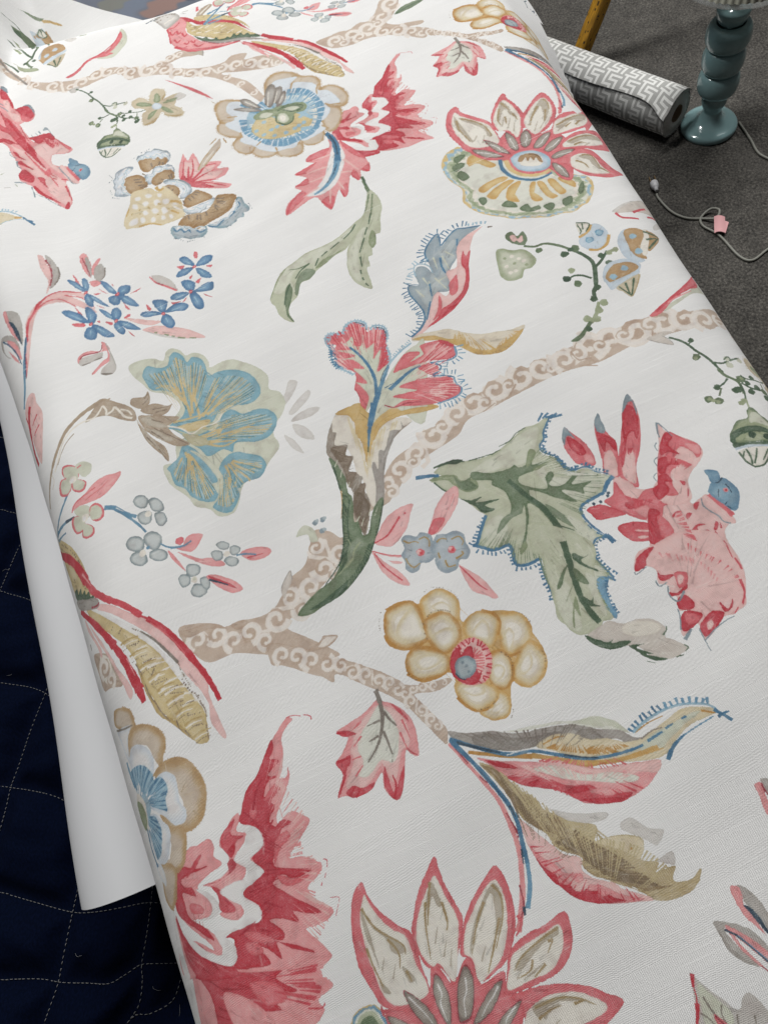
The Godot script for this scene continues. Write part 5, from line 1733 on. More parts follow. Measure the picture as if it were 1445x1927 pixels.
func paint_bigleaf() -> void:
	from_here(975, -1800)
	patch("sage_m", [-504,-939,-448,-967,-365,-959,-224,-915,-114,-887,25,-894,174,-947,277,-979,356,-963,450,-976,481,-964,388,-869,339,-808,287,-749,293,-695,363,-620,371,-519,428,-470,517,-458,559,-382,642,-319,570,-284,522,-229,421,-215,339,-204,304,-130,320,-31,368,70,307,77,253,114,230,215,261,341,261,401,193,344,131,385,116,483,141,575,120,633,16,606,-167,540,-201,461,-163,345,-143,176,-106,61,-117,37,-196,35,-265,14,-267,-29,-255,-122,-264,-151,-373,-166,-457,-234,-432,-312,-335,-393,-305,-430,-337,-488,-365,-558,-417,-656,-485,-748,-534,-857,-559,-884,-459,-887])
	patch("sage_l", [-275,-805,-143,-851,13,-871,163,-923,275,-950,364,-928,262,-778,147,-695,-29,-732,-152,-754])
	patch("sage_l", [-418,-266,-316,-383,-201,-376,-234,-211,-363,-187])
	patch("sage_l", [251,-338,347,-252,545,-270,615,-313,505,-437,356,-446,254,-525,242,-643,174,-651,206,-386])
	patch("sage_l", [212,-174,282,-89,318,57,240,95,210,3])
	patch("sage_l", [-83,169,-54,244,-118,449,-176,455])
	patch("sage_l", [95,258,220,235,247,346,139,341])
	brush("green_d", 16.8, 12.0, [-493,-978,-418,-979,-336,-968,-258,-922])
	patch("green_dd", [-483,-971,-405,-980,-321,-975,-262,-942,-317,-927,-389,-961])
	brush("green_d", 10.8, 8.4, [-231,-914,-122,-896,-51,-890])
	brush("green_d", 10.8, 7.2, [-54,-884,30,-891])
	brush("green_d", 9.7, 7.3, [31,-920,128,-928,196,-965,282,-976])
	patch("green_o", [-562,-892,-501,-903,-375,-855,-345,-786,-252,-750,-259,-669,-348,-674,-405,-761,-444,-838])
	patch("green", [-379,-846,-350,-774,-256,-781,-286,-754,-256,-675,-342,-686,-386,-751])
	brush("green_d", 14.1, 10.6, [-537,-865,-504,-786,-475,-742])
	patch("green_d", [-414,-648,-357,-602,-267,-588,-326,-565,-160,-510,-279,-512,-225,-449,-314,-462,-341,-532])
	patch("green", [-241,-813,-123,-739,10,-711,62,-719,82,-686,142,-683,242,-774,239,-732,180,-662,276,-639,274,-612,176,-607,58,-613,26,-573,67,-510,182,-431,214,-517,265,-547,282,-510,214,-449,299,-407,419,-454,437,-431,359,-384,491,-344,419,-321,402,-277,352,-328,268,-369,329,-241,212,-330,153,-399,98,-453,60,-472,46,-398,85,-313,100,-228,119,-130,116,-80,97,11,122,124,71,135,60,240,20,209,35,118,79,-10,90,-118,76,-227,48,-331,2,-380,-42,-270,-98,-183,-196,-56,-210,-75,-92,-218,-23,-379,-57,-356,-159,-341,-113,-411,-98,-540,-157,-642,-150,-681,-264,-750])
	patch("green_o", [218,-788,250,-741,170,-668,136,-672])
	patch("green_o", [172,-624,283,-628,270,-614,185,-602])
	patch("green_g", [-211,-355,-134,-368,-47,-378,-68,-335,-155,-326,-247,-281,-300,-269])
	patch("sage_m", [38,-336,76,-227,84,-108,46,-13,33,-120,25,-264,-28,-251,-79,-186,-21,-312])
	patch("green_o", [-180,-110,-142,-129,-148,-82,-210,-50,-210,-75])
	patch("green_g", [115,-325,186,-213,219,-56,249,36,206,-75,132,-200])
	brush("green_d", 33.4, 48.9, [-35,-620,24,-449,85,-313,108,-198,112,-95])
	brush("green_d", 44.6, 36.1, [113,-107,91,21,62,131,28,237])
	brush("green_d", 30.2, 40.3, [29,225,12,349,7,441,19,539,24,610])
	patch("green_d", [97,86,161,156,202,164,142,171,204,294,125,224,89,144])
	patch("green", [51,150,-27,234,-97,283,-106,278,-29,196,33,142])
	patch("green", [96,173,90,268,98,345,57,288])
	patch("green_d", [10,396,47,449,88,434,59,467,91,517,12,473])
	patch("green_o", [-17,383,-80,398,-112,417,-48,379])
	patch("green_o", [-33,433,-59,502,-100,539,-79,469])
	brush("green_o", 9.6, 5.3, [61,-19,20,36,-16,74])
	brush("green_d", 10.8, 5.4, [137,-121,205,-52])
	brush("blue", 24.5, 22.3, [-303,-436,-359,-379,-413,-315,-461,-262,-497,-261])
	brush("blue", 25.7, 23.6, [-490,-264,-440,-219,-374,-164,-274,-155,-256,-140,-261,-87,-276,-33,-273,11,-199,40,-110,34])
	brush("blue", 16.7, 14.6, [-110,34,-132,121,-145,223,-157,313])
	fringe("blue", 29.0, 15.6, 29.0, 1, [-325,-414,-388,-354,-456,-285,-502,-263])
	fringe("blue", 30.3, 15.2, 30.3, 1, [-464,-218,-380,-151,-286,-130])
	fringe("blue", 29.7, 14.8, 29.7, 1, [-265,-114,-281,-36,-279,20,-206,55,-127,57])
	fringe("blue", 27.0, 16.6, 29.0, 1, [-121,78,-143,176,-155,266,-163,345])
	brush("blue", 16.6, 14.2, [484,-970,430,-919,382,-872,354,-814,307,-782,293,-731,324,-684,364,-645])
	fringe("blue", 28.4, 17.7, 30.7, -1, [472,-970,417,-912,373,-863,346,-804,306,-768,302,-711,350,-663])
	brush("blue", 29.6, 27.3, [363,-642,374,-572,387,-504,443,-475])
	brush("blue", 17.8, 13.4, [443,-475,520,-463,558,-403,629,-339])
	fringe("blue", 20.2, 18.0, 27.0, -1, [356,-653,374,-572,389,-510,448,-486,516,-478,570,-403,644,-344])
	brush("blue", 16.9, 21.7, [387,-975,452,-1028])
	brush("blue", 16.9, 21.7, [428,-981,490,-1005])
	brush("blue", 16.8, 21.6, [450,-976,514,-968])
	brush("blue", 16.8, 21.6, [466,-959,572,-937])
	brush("blue", 16.8, 21.6, [478,-959,545,-968])
	brush("blue", 32.9, 28.5, [648,-309,583,-276,531,-224])
	brush("blue", 23.9, 19.6, [531,-224,433,-215,351,-204,311,-152,322,-56,352,36,374,99])
	fringe("blue", 21.7, 17.4, 26.1, 1, [511,-208,415,-205,347,-187,324,-133,330,-39,364,56])
	spot("navy", 13.1, [554,-206,474,-168,422,-175,539,-187])
	brush("blue", 19.1, 21.2, [388,74,413,151])
	brush("blue", 17.0, 21.2, [378,62,390,152])
	brush("blue", 16.8, 14.7, [368,90,309,72,257,116,236,206,247,286,271,382])
	fringe("blue", 21.0, 16.8, 27.3, -1, [348,85,287,93,255,140,244,222,260,304,296,377])
	patch("bluem", [151,359,187,335,236,365,186,435,161,539,165,609,137,641,124,567,112,470])
	fringe("blue", 22.0, 15.0, 26.0, -1, [215,354,177,431,156,548,165,620])
	brush("blue", 14.3, 18.3, [233,351,269,405])
	streaks("green_g", 6.7, 34, 0.3, [300,-756,363,-620,428,-470,588,-327,421,-215,304,-130], -16, -609)
	streaks("green_o", 6.2, 40, 0.3, [359,66,261,118,239,220,261,341,144,391,132,571], 68, 183)
	streaks("green_g", 6.4, 40, 0.3, [-452,-244,-373,-166,-264,-151,-272,5,-124,28,-143,176,-154,350], -5, -437)
	streaks("sagew", 6.7, 30, 0.3, [302,-711,384,-499,553,-372], -24, -642)
	brush("white", 5.6, 4.5, [425,-464,514,-452,630,-318])
	brush("white", 5.4, 4.3, [299,-119,327,-2,368,70])
	brush("blue", 35.7, 23.8, [-648,-965,-549,-934,-478,-900])
	patch("sage_m", [-35,-241,263,73,169,289,137,381,124,505,112,613,60,619,22,645,-90,653,-159,602,-185,443,-135,205,-92,23,-137,-39])
	patch("sage_l", [-56,244,-23,301,-64,400,-71,550,-108,620,-169,553,-169,413,-123,278])
	patch("sage_l", [120,265,155,336,125,414,118,515,93,604,74,506,82,380])
	brush("green_d", 45.6, 38.8, [92,-12,63,127,29,273,6,408,10,513,31,618])
	patch("green_d", [111,95,156,152,206,157,131,175,204,293,131,222,93,141])
	patch("green", [51,148,-14,212,-78,287,-108,278,-12,185])
	patch("green", [59,193,95,266,99,349,42,294])
	patch("green_d", [7,382,52,457,81,438,61,487,89,520,7,473])
	patch("green_o", [-4,311,-98,395,-46,343])
	patch("green_o", [-23,393,-60,530,-72,461,-129,579,-125,537,-60,427])
	patch("taupe_p", [25,640,89,633,166,688,256,699,350,743,386,803,392,842,360,876,399,919,448,991,441,1011,348,1021,265,1005,214,975,199,920,165,857,91,822,5,806,-55,742,-96,663])
	patch("ivory2", [161,697,250,708,341,757,371,808,320,833,198,800,133,746])
	patch("green_d", [-96,653,-39,713,19,759,61,748,35,772,109,789,149,813,100,826,4,808,-60,752,-94,694])
	patch("green_d", [119,835,171,847,220,864,160,866,237,944,194,930,296,1011,227,993,176,939,149,885])
	brush("green_d", 7.3, 5.2, [172,967,215,1002])
	brush("green_d", 9.6, 6.4, [401,816,389,841,352,860])
	brush("green_d", 8.5, 5.3, [368,862,347,858])
	brush("green_d", 9.3, 7.3, [436,973,449,997,422,1014])
	brush("green_d", 9.3, 7.2, [401,1028,347,1024])

func paint_teal() -> void:
	from_here(-1551, -4124)
	patch("sage_l", [-20,-946,54,-962,210,-907,307,-820,349,-898,412,-917,482,-849,517,-765,582,-765,662,-690,690,-579,687,-515,803,-520,895,-492,983,-402,1064,-302,1129,-164,1097,-30,1169,42,1181,167,1121,268,1048,328,990,429,1000,563,874,670,790,732,623,763,522,913,454,963,346,934,296,835,188,747,152,637,61,485,32,395,30,256,97,260,148,272,198,96,318,68,166,-106,308,-208,319,-307,238,-448,119,-555,62,-678,-7,-831])
	patch("teal", [86,-771,149,-842,248,-763,332,-750,376,-835,433,-855,486,-782,504,-689,569,-717,637,-649,652,-545,651,-433,736,-429,864,-381,974,-282,1028,-150,1014,-24,928,32,838,19,733,-34,614,2,541,62,342,81,278,-38,212,-60,166,-106,317,-133,377,-253,351,-377,247,-486,135,-563,100,-654])
	patch("teal", [178,-95,318,71,429,69,543,146,660,27,743,21,811,104,928,115,1020,163,1066,271,1019,379,936,432,832,425,764,388,668,352,620,421,559,356,422,359,373,255,298,136,258,33])
	patch("teal", [171,239,239,151,298,183,360,295,406,412,437,537,425,622,359,615,390,694,391,784,314,771,237,714,178,637,150,546,80,464,74,340,62,288])
	patch("teal", [546,443,643,434,731,498,824,581,844,685,766,765,653,750,566,776,557,845,462,939,379,909,326,822,425,758,475,635,468,523])
	patch("sage_l", [286,224,360,295,430,425,468,523,475,635,425,758,334,797,406,732,429,609,394,452,348,334])
	patch("sage_m", [166,-106,286,-16,442,24,565,74,524,117,338,95])
	brush("straw", 25.6, 13.5, [391,-88,389,-299,404,-746])
	brush("straw", 25.5, 13.5, [411,-111,454,-386,424,-551])
	brush("straw", 25.7, 13.6, [449,-227,512,-443,588,-602])
	brush("straw", 25.6, 13.5, [463,-254,524,-380,584,-474])
	brush("straw", 25.6, 13.5, [386,-230,309,-440,168,-631])
	brush("straw", 25.6, 13.5, [389,-299,312,-564,195,-731])
	brush("straw", 25.6, 13.5, [376,-362,274,-532,165,-562])
	brush("straw", 25.7, 13.6, [446,-355,399,-566,389,-663])
	brush("straw", 24.5, 13.0, [443,-25,556,-129,700,-348])
	brush("straw", 24.3, 12.9, [487,-33,632,-155,856,-259])
	brush("straw", 23.8, 12.6, [527,-28,683,-94,869,-81])
	brush("straw", 23.8, 12.6, [575,-51,724,-140,860,-136])
	brush("straw", 24.3, 12.9, [536,-107,621,-214,711,-287])
	brush("straw", 24.8, 13.1, [463,-47,467,-216,479,-316])
	brush("straw", 24.3, 12.9, [227,-119,387,-74,599,-39])
	brush("straw", 23.2, 10.9, [294,102,492,179,704,147])
	brush("straw", 23.0, 10.8, [322,150,538,250,791,256])
	brush("straw", 23.1, 10.9, [366,142,606,160,755,157])
	brush("straw", 23.0, 10.8, [393,188,567,329,762,306])
	brush("straw", 23.1, 10.9, [499,198,679,230,888,242])
	brush("straw", 23.0, 10.8, [436,227,557,276,676,324])
	brush("straw", 23.1, 10.9, [550,210,642,131,676,108])
	brush("straw", 23.2, 10.9, [670,257,806,248,917,323])
	brush("straw", 21.4, 10.7, [247,218,235,349,137,449])
	brush("straw", 21.3, 10.7, [266,244,246,401,201,604])
	brush("straw", 21.3, 10.7, [274,263,293,427,329,674])
	brush("straw", 21.3, 10.7, [282,283,328,446,356,629])
	brush("straw", 21.3, 10.6, [270,368,243,551,225,662])
	brush("straw", 21.4, 10.7, [207,258,148,319,115,362])
	brush("straw", 21.3, 10.6, [242,369,180,442,161,462])
	brush("straw", 21.3, 10.7, [301,355,324,504,305,616])
	brush("straw", 21.2, 10.6, [526,510,533,668,432,821])
	brush("straw", 21.2, 10.6, [553,509,586,667,520,751])
	brush("straw", 21.3, 10.6, [580,509,663,633,757,669])
	brush("straw", 21.3, 10.7, [596,502,702,593,819,640])
	brush("straw", 20.9, 10.4, [529,635,475,771,410,853])
	brush("straw", 21.0, 10.5, [595,595,665,711,676,762])
	brush("teal_d", 11.8, 5.9, [374,-185,356,-284])
	brush("teal_d", 11.7, 5.8, [443,-126,544,-241])
	brush("teal_d", 11.5, 5.8, [499,-76,600,-139])
	brush("teal_d", 10.9, 5.4, [460,193,577,208])
	brush("teal_d", 10.7, 5.3, [242,277,211,382])
	brush("teal_d", 10.7, 5.3, [282,329,297,505])
	brush("teal_d", 10.6, 5.3, [553,556,540,687])
	brush("teal_d", 11.2, 5.6, [375,-31,523,-14])
	brush("teal_d", 11.4, 5.7, [265,-96,415,-24])
	streaks("straw", 10.6, 34, 0.6, [141,-755,235,-717,353,-720,416,-794,470,-726,503,-634,578,-646,623,-544,631,-408], 359, 26)
	streaks("teal_d", 9.1, 26, 0.5, [141,-755,235,-717,353,-720,416,-794,470,-726,503,-634,578,-646,623,-544,631,-408], 359, 26)
	streaks("teal_p", 9.1, 20, 0.4, [141,-755,235,-717,353,-720,416,-794,470,-726,503,-634,578,-646,623,-544,631,-408], 359, 26)
	streaks("straw", 10.0, 34, 0.6, [692,-371,822,-332,932,-235,981,-90,914,-8], 371, 33)
	streaks("teal_d", 8.6, 26, 0.5, [692,-371,822,-332,932,-235,981,-90,914,-8], 371, 33)
	streaks("teal_p", 8.6, 20, 0.4, [692,-371,822,-332,932,-235,981,-90,914,-8], 371, 33)
	streaks("straw", 9.6, 34, 0.6, [643,83,749,89,864,148,1002,220,1009,324,899,380,749,348], 258, 82)
	streaks("teal_d", 8.2, 26, 0.5, [643,83,749,89,864,148,1002,220,1009,324,899,380,749,348], 258, 82)
	streaks("teal_p", 8.2, 20, 0.4, [643,83,749,89,864,148,1002,220,1009,324,899,380,749,348], 258, 82)
	streaks("straw", 9.3, 34, 0.6, [98,353,110,450,173,559,225,662,310,739,379,687,367,544], 266, 197)
	streaks("teal_d", 8.0, 26, 0.5, [98,353,110,450,173,559,225,662,310,739,379,687,367,544], 266, 197)
	streaks("teal_p", 8.0, 20, 0.4, [98,353,110,450,173,559,225,662,310,739,379,687,367,544], 266, 197)
	streaks("straw", 9.1, 34, 0.6, [364,828,451,890,554,814,665,711,787,700,823,627], 523, 430)
	streaks("teal_d", 7.8, 26, 0.5, [364,828,451,890,554,814,665,711,787,700,823,627], 523, 430)
	streaks("teal_p", 7.8, 20, 0.4, [364,828,451,890,554,814,665,711,787,700,823,627], 523, 430)
	patch("straw", [212,-60,375,-31,538,27,454,79,326,40])
	patch("straw_g", [270,40,410,134,471,246,345,209])
	brush("teal", 25.6, 14.2, [177,-90,270,-9,342,81])
	brush("ivory", 14.0, 11.2, [168,-113,274,-23,350,78,458,65,576,80,649,21])
	patch("brown_l2", [-96,-526,-66,-587,41,-540,88,-579,89,-485,58,-434,-18,-428])
	patch("brown_l2", [-28,-416,100,-426,221,-324,265,-324,220,-263,158,-249,69,-305])
	patch("brown_l2", [-62,-367,57,-313,194,-218,291,-140,199,-120,166,-106,218,26,310,167,191,124,104,25,19,-94,-40,-216])
	patch("taupe_l", [-44,-322,27,-313,93,-221,166,-106,40,-184])
	patch("taupe_l", [-14,-200,80,-108,182,54,83,-4,23,-109])
	patch("brown_l2", [-82,-345,-40,-216,3,-86,93,68,105,171,84,232,47,139,-36,-42,-72,-201])
	patch("taupe_l", [-61,-246,-6,-109,44,39,71,152,16,39,-42,-79])
	brush("brown_g", 10.5, 6.0, [35,-518,89,-555])
	brush("brown_g", 10.4, 6.0, [7,-465,73,-495])
	brush("brown_g", 10.5, 6.0, [84,-366,232,-309])
	brush("brown_g", 10.5, 6.0, [102,-319,211,-286])
	brush("brown_g", 10.4, 5.9, [46,-267,140,-174])
	brush("brown_g", 10.2, 5.8, [49,-161,189,26])
	brush("brown_g", 10.2, 5.8, [17,-146,108,11])
	brush("brown_g", 9.9, 5.7, [148,-32,292,157])
	brush("brown_g", 9.8, 5.6, [37,68,82,214])
	brush("brown_g", 10.2, 5.8, [-35,-109,19,25])
	brush("brown_l2", 27.9, 46.5, [-1182,-13,-1073,-137,-956,-273,-833,-418,-720,-556,-594,-652,-486,-704])
	brush("brown_l2", 50.9, 95.4, [-494,-699,-367,-717,-287,-668])
	patch("brown_l2", [-365,-726,-281,-696,-183,-596,-102,-503,-74,-409,-98,-337,-222,-426,-316,-522,-423,-565,-536,-564,-449,-663])
	brush("ivory", 18.1, 22.6, [-928,-221,-865,-289,-789,-423,-680,-533,-562,-578,-450,-571,-383,-624,-348,-659,-324,-590,-332,-549,-272,-559,-244,-587,-204,-503,-177,-434,-117,-382])
	brush("ivory", 14.9, 11.9, [-197,-533,-137,-481,-109,-413])
	brush("ivory", 14.6, 11.0, [-1022,-100,-967,-153,-976,-224])
	brush("white", 8.9, 5.9, [-88,-348,-50,-231])
	brush("brown_l2", 12.3, 9.2, [-652,-491,-761,-405,-872,-262])

func paint_florets() -> void:
	from_here(-1517, -6002)
	patch("pink", [-939,142,-893,-96,-835,-208,-765,-308,-676,-391,-565,-444,-458,-449,-326,-356,-270,-217,-364,-323,-456,-386,-347,-246,-246,-59,-226,25,-390,-183,-514,-300,-642,-308,-725,-263,-797,-143,-873,80,-949,322,-1030,505,-1017,370])
	brush("red_m", 24.4, 13.7, [-925,113,-873,-89,-805,-201,-757,-287])
	brush("red_m", 18.9, 11.0, [-757,-287,-648,-407,-512,-453,-324,-366])
	brush("red", 15.1, 9.0, [-776,-253,-744,-323])
	brush("rose", 15.5, 10.8, [-873,-89,-764,-250,-647,-348,-532,-346,-418,-199])
	brush("rose", 14.2, 10.7, [-495,-398,-340,-286,-231,-47])
	brush("rose", 17.1, 10.3, [-962,167,-993,386,-1038,499])
	patch("rose", [888,-80,919,-49,892,25,864,-19])
	patch("rose", [676,-3,753,38,713,66])
	patch("rose", [947,180,1011,200,981,223])
	patch("rose", [754,220,797,207,769,251])
	patch("rose", [801,302,866,293,819,345])
	patch("rose", [831,499,902,599,843,539])
	patch("rose", [546,434,616,459,526,452,513,413])
	patch("rose", [612,477,668,441,643,477])
	patch("rose", [273,274,315,369,281,378])
	patch("rose", [252,564,362,553,299,564])
	patch("rose", [-369,-635,-350,-615,-319,-471,-347,-486])
	patch("rose", [-211,-266,-133,-214,-184,-221])
	patch("rose", [-152,-302,-57,-135,-115,-211])
	patch("rose", [150,38,280,44,227,61])
	patch("rose", [68,107,117,250,79,201])
	patch("rose", [-432,-205,-372,-49,-407,-81])
	patch("rose", [-496,15,-383,67,-377,126,-462,75])
	patch("rose", [-248,143,-214,147,-215,190])
	patch("rose", [-167,205,-88,276,-118,295])
	patch("rose", [33,294,100,290,92,327,36,318])
	patch("rose", [33,485,86,604,61,576])
	patch("rose", [-256,349,-213,464,-234,407])
	patch("rose", [-236,-121,-125,40,-168,-8])
	patch("rose", [0,-252,23,-183,2,-214])
	patch("pink", [38,309,188,439,318,545,369,589,279,582,148,474])
	patch("pink", [170,581,304,608,460,721,603,858,708,1004,578,948,455,858,308,726])
	patch("ghost", [207,626,332,752,515,912,630,969,501,910,326,778])
	brush("green_o", 13.3, 13.3, [272,681,298,704])
	brush("green_o", 12.9, 12.9, [359,765,395,802])
	brush("green_o", 12.9, 12.9, [420,823,444,845])
	brush("green_o", 12.5, 12.5, [467,871,529,915])
	brush("green_o", 12.3, 12.3, [567,936,623,969])
	wash("blue_f", "blue_f2", 0.35, [731,-85,792,-77,842,34,847,109,775,43,732,-31])
	wash("blue_f", "blue_f2", 0.35, [1039,76,953,36,877,85,851,124,952,162,1020,143])
	wash("blue_f", "blue_f2", 0.35, [640,136,670,79,752,71,832,125,744,169])
	wash("blue_f", "blue_f2", 0.35, [846,143,910,199,960,292,957,353,879,302,845,208])
	brush("bluel", 15.7, 7.0, [811,50,778,-21])
	brush("bluel", 15.9, 7.0, [901,112,965,104])
	brush("bluel", 15.9, 7.1, [779,117,710,116])
	brush("bluel", 14.8, 6.6, [874,194,908,269])
	spot("red_m", 22.6, [842,119])
	spot("rose_l", 12.2, [842,119])
	wash("blue_f", "blue_f2", 0.35, [666,223,740,242,793,328,740,406,681,337])
	wash("blue_f", "blue_f2", 0.35, [955,416,887,380,773,397,724,406,858,486,930,504])
	wash("blue_f", "blue_f2", 0.35, [516,354,577,321,711,397,621,441,540,400])
	wash("blue_f", "blue_f2", 0.35, [709,406,774,450,806,587,782,673,722,644,697,535])
	brush("bluel", 14.7, 6.5, [724,349,724,294])
	brush("bluel", 15.0, 6.7, [795,416,874,436])
	brush("bluel", 14.7, 6.5, [651,389,574,380])
	brush("bluel", 14.9, 6.6, [737,482,752,573])
	spot("red_m", 21.2, [723,399])
	spot("rose_l", 11.4, [723,399])
	wash("blue_f", "blue_f2", 0.35, [343,280,409,300,484,375,444,472,406,499,355,395])
	wash("blue_f", "blue_f2", 0.35, [662,553,624,489,526,452,422,499,532,550,613,593])
	wash("blue_f", "blue_f2", 0.35, [192,368,252,368,346,431,405,504,304,475,221,435])
	wash("blue_f", "blue_f2", 0.35, [407,510,466,569,488,688,443,731,383,661,363,585])
	brush("bluel", 14.8, 6.6, [407,441,407,371])
	brush("bluel", 15.0, 6.7, [493,515,586,525])
	brush("bluel", 14.9, 6.6, [342,465,269,420])
	brush("bluel", 15.0, 6.7, [417,571,427,642])
	spot("red_m", 21.5, [408,506])
	spot("rose_l", 11.6, [408,506])
	wash("blue_f", "blue_f2", 0.35, [-437,-587,-377,-560,-309,-444,-288,-344,-359,-428])
	wash("blue_f", "blue_f2", 0.35, [-291,-543,-245,-517,-236,-400,-281,-339,-301,-440])
	wash("blue_f", "blue_f2", 0.35, [-285,-319,-233,-236,-241,-90,-299,-146,-322,-253])
	wash("blue_f", "blue_f2", 0.35, [-283,-329,-189,-190,-76,58,-175,-71,-252,-227])
	brush("bluel", 15.6, 6.9, [-326,-416,-365,-496])
	brush("bluel", 16.1, 7.1, [-280,-399,-268,-465])
	brush("bluel", 16.0, 7.1, [-283,-268,-274,-191])
	brush("bluel", 17.0, 7.6, [-239,-241,-181,-125])
	spot("red_m", 23.1, [-290,-338])
	spot("rose_l", 12.5, [-290,-338])
	wash("blue_f", "blue_f2", 0.35, [-131,-415,-58,-329,15,-141,33,-51,-53,-156])
	wash("blue_f", "blue_f2", 0.35, [34,-55,67,-132,147,-99,186,-45,154,20,74,1])
	wash("blue_f", "blue_f2", 0.35, [-67,-84,15,-48,51,28,27,97,-28,75,-72,-7])
	wash("blue_f", "blue_f2", 0.35, [39,-39,130,56,185,170,209,261,116,185,57,77])
	brush("bluel", 17.4, 7.7, [-6,-140,-49,-245])
	brush("bluel", 16.5, 7.3, [76,-49,122,-50])
	brush("bluel", 16.6, 7.4, [8,-15,-18,21])
	brush("bluel", 15.8, 7.0, [83,48,137,145])
	spot("red_m", 23.9, [33,-49])
	spot("rose_l", 12.9, [33,-49])
	wash("blue_f", "blue_f2", 0.35, [-562,-180,-493,-184,-393,-73,-325,108,-437,12,-533,-108])
	wash("blue_f", "blue_f2", 0.35, [-335,-126,-289,-108,-230,45,-263,132,-314,138,-341,7])
	wash("blue_f", "blue_f2", 0.35, [-398,199,-350,156,-292,197,-270,298,-306,355,-365,325,-402,270])
	wash("blue_f", "blue_f2", 0.35, [-312,128,-215,233,-118,411,-115,466,-214,390,-284,245])
	brush("bluel", 15.8, 7.0, [-395,10,-481,-107])
	brush("bluel", 16.5, 7.3, [-303,68,-293,-3])
	brush("bluel", 15.7, 7.0, [-328,201,-345,275])
	brush("bluel", 15.7, 7.0, [-256,232,-194,339])
	spot("red_m", 23.8, [-313,132])
	spot("rose_l", 12.8, [-313,132])
	wash("blue_f", "blue_f2", 0.35, [-202,-13,-131,69,-70,194,-48,285,-146,146])
	wash("blue_f", "blue_f2", 0.35, [-88,159,-50,101,9,144,20,242,-41,291,-75,254])
	wash("blue_f", "blue_f2", 0.35, [-57,289,-22,358,12,469,-21,507,-70,427,-91,327])
	wash("blue_f", "blue_f2", 0.35, [-48,285,45,356,128,491,159,563,49,486,-12,387])
	brush("bluel", 16.1, 7.1, [-90,203,-128,117])
	brush("bluel", 15.8, 7.0, [-46,236,-35,187])
	brush("bluel", 15.7, 7.0, [-48,344,-39,414])
	brush("bluel", 15.6, 6.9, [5,363,71,453])
	spot("red_m", 22.8, [-55,280])
	spot("rose_l", 12.3, [-55,280])
	patch("pink", [-635,-1004,-592,-991,-570,-867,-550,-741,-581,-598,-625,-463,-645,-456,-599,-601,-625,-752,-637,-888])
	patch("taupe_gl", [-572,-995,-520,-939,-482,-794,-484,-664,-545,-551,-604,-510,-558,-657,-550,-785])
	brush("taupe_d", 16.5, 13.2, [-482,-794,-487,-664,-551,-553])
	brush("red_d", 14.8, 9.9, [-575,-925,-548,-796,-558,-657,-598,-539])
	patch("rose_l", [-251,-855,-200,-884,-166,-804,-160,-640,-190,-504,-232,-575,-257,-721])
	patch("taupe_gl", [-200,-802,-170,-783,-164,-643,-194,-507,-216,-610])
	brush("red_d", 10.8, 7.2, [-229,-819,-211,-673,-200,-533])
	patch("rose_l", [-148,-655,-66,-710,-47,-673,-127,-595,-163,-508,-173,-582])
	patch("taupe_gl", [-163,-508,-122,-615,-51,-619,-33,-499,-61,-405,-135,-394])
	patch("rose_l", [-224,-459,-146,-426,-108,-349,-194,-358])
	brush("taupe_d", 15.2, 11.4, [-24,-539,-50,-419,-98,-400])
	patch("taupe_gl2", [413,-36,498,8,578,125,613,273,597,304,517,182,431,80])
	brush("rose", 17.2, 20.6, [395,-38,433,71,517,182,604,308])
	brush("red_d", 12.0, 8.6, [433,71,494,144])
	patch("rose_l", [-256,432,-270,546,-377,471,-467,457,-524,506,-517,569,-476,502,-356,526,-265,560,-188,586,-216,482])
	patch("taupe_gl2", [-517,569,-477,511,-358,535,-267,569,-295,630,-404,616,-488,615])
	brush("taupe_d", 13.3, 11.6, [-494,602,-404,616])
	brush("taupe_d", 11.9, 10.2, [-371,607,-279,631])
	brush("red_d", 15.3, 11.9, [-501,518,-443,491,-294,539,-256,474])
	patch("rose_l", [-216,482,-202,657,-224,722,-316,736,-402,778,-413,750,-288,675,-227,658])
	patch("taupe_gl2", [-305,764,-224,722,-195,622,-166,805,-180,877,-232,898,-332,826])
	patch("taupe_d", [-330,817,-257,860,-216,900,-291,871])
	brush("taupe_gl", 11.9, 10.2, [-216,482,-183,681,-170,823])

func paint_stemfoot() -> void:
	from_here(-2677, -5456)
	brush("bluem", 24.7, 35.3, [237,-488,182,-315,134,-182,69,37,-39,195])
	brush("blue_d", 15.4, 12.0, [239,-497,185,-313,122,-47])
	patch("taupe_gl", [91,-881,162,-863,227,-804,242,-688,217,-535,184,-425,157,-550,143,-684,115,-773])
	patch("rose_l", [71,-877,113,-884,115,-773,141,-649,174,-485,131,-530,83,-687])
	patch("navy", [110,-759,163,-691,181,-573,184,-425,152,-535,133,-654])
	patch("taupe_gl", [-78,-670,-7,-666,93,-600,143,-504,147,-392,94,-483,9,-582,-56,-617,-77,-510,3,-399,69,-356,-49,-433,-117,-578])
	patch("rose_l", [15,-595,104,-512,143,-377,132,-274,80,-384,31,-512])
	patch("rose_l", [-11,-491,69,-356,102,-250,37,-345])
	brush("blue_d", 19.1, 15.3, [-57,-632,16,-541,85,-398,117,-230])
	patch("pink", [100,129,167,157,164,259,205,392,175,550,124,706,44,884,-3,811,-42,570,-62,313,-12,199])
	brush("red", 36.2, 49.8, [64,240,-1,327,-56,455,-84,675,-46,845])
	brush("red_m", 17.3, 11.5, [135,378,27,435])
	brush("red_m", 17.3, 11.5, [132,499,6,540])
	brush("red_m", 17.3, 11.5, [-58,282,-22,448])
	brush("blue_d", 19.3, 17.2, [-242,614,-207,781])

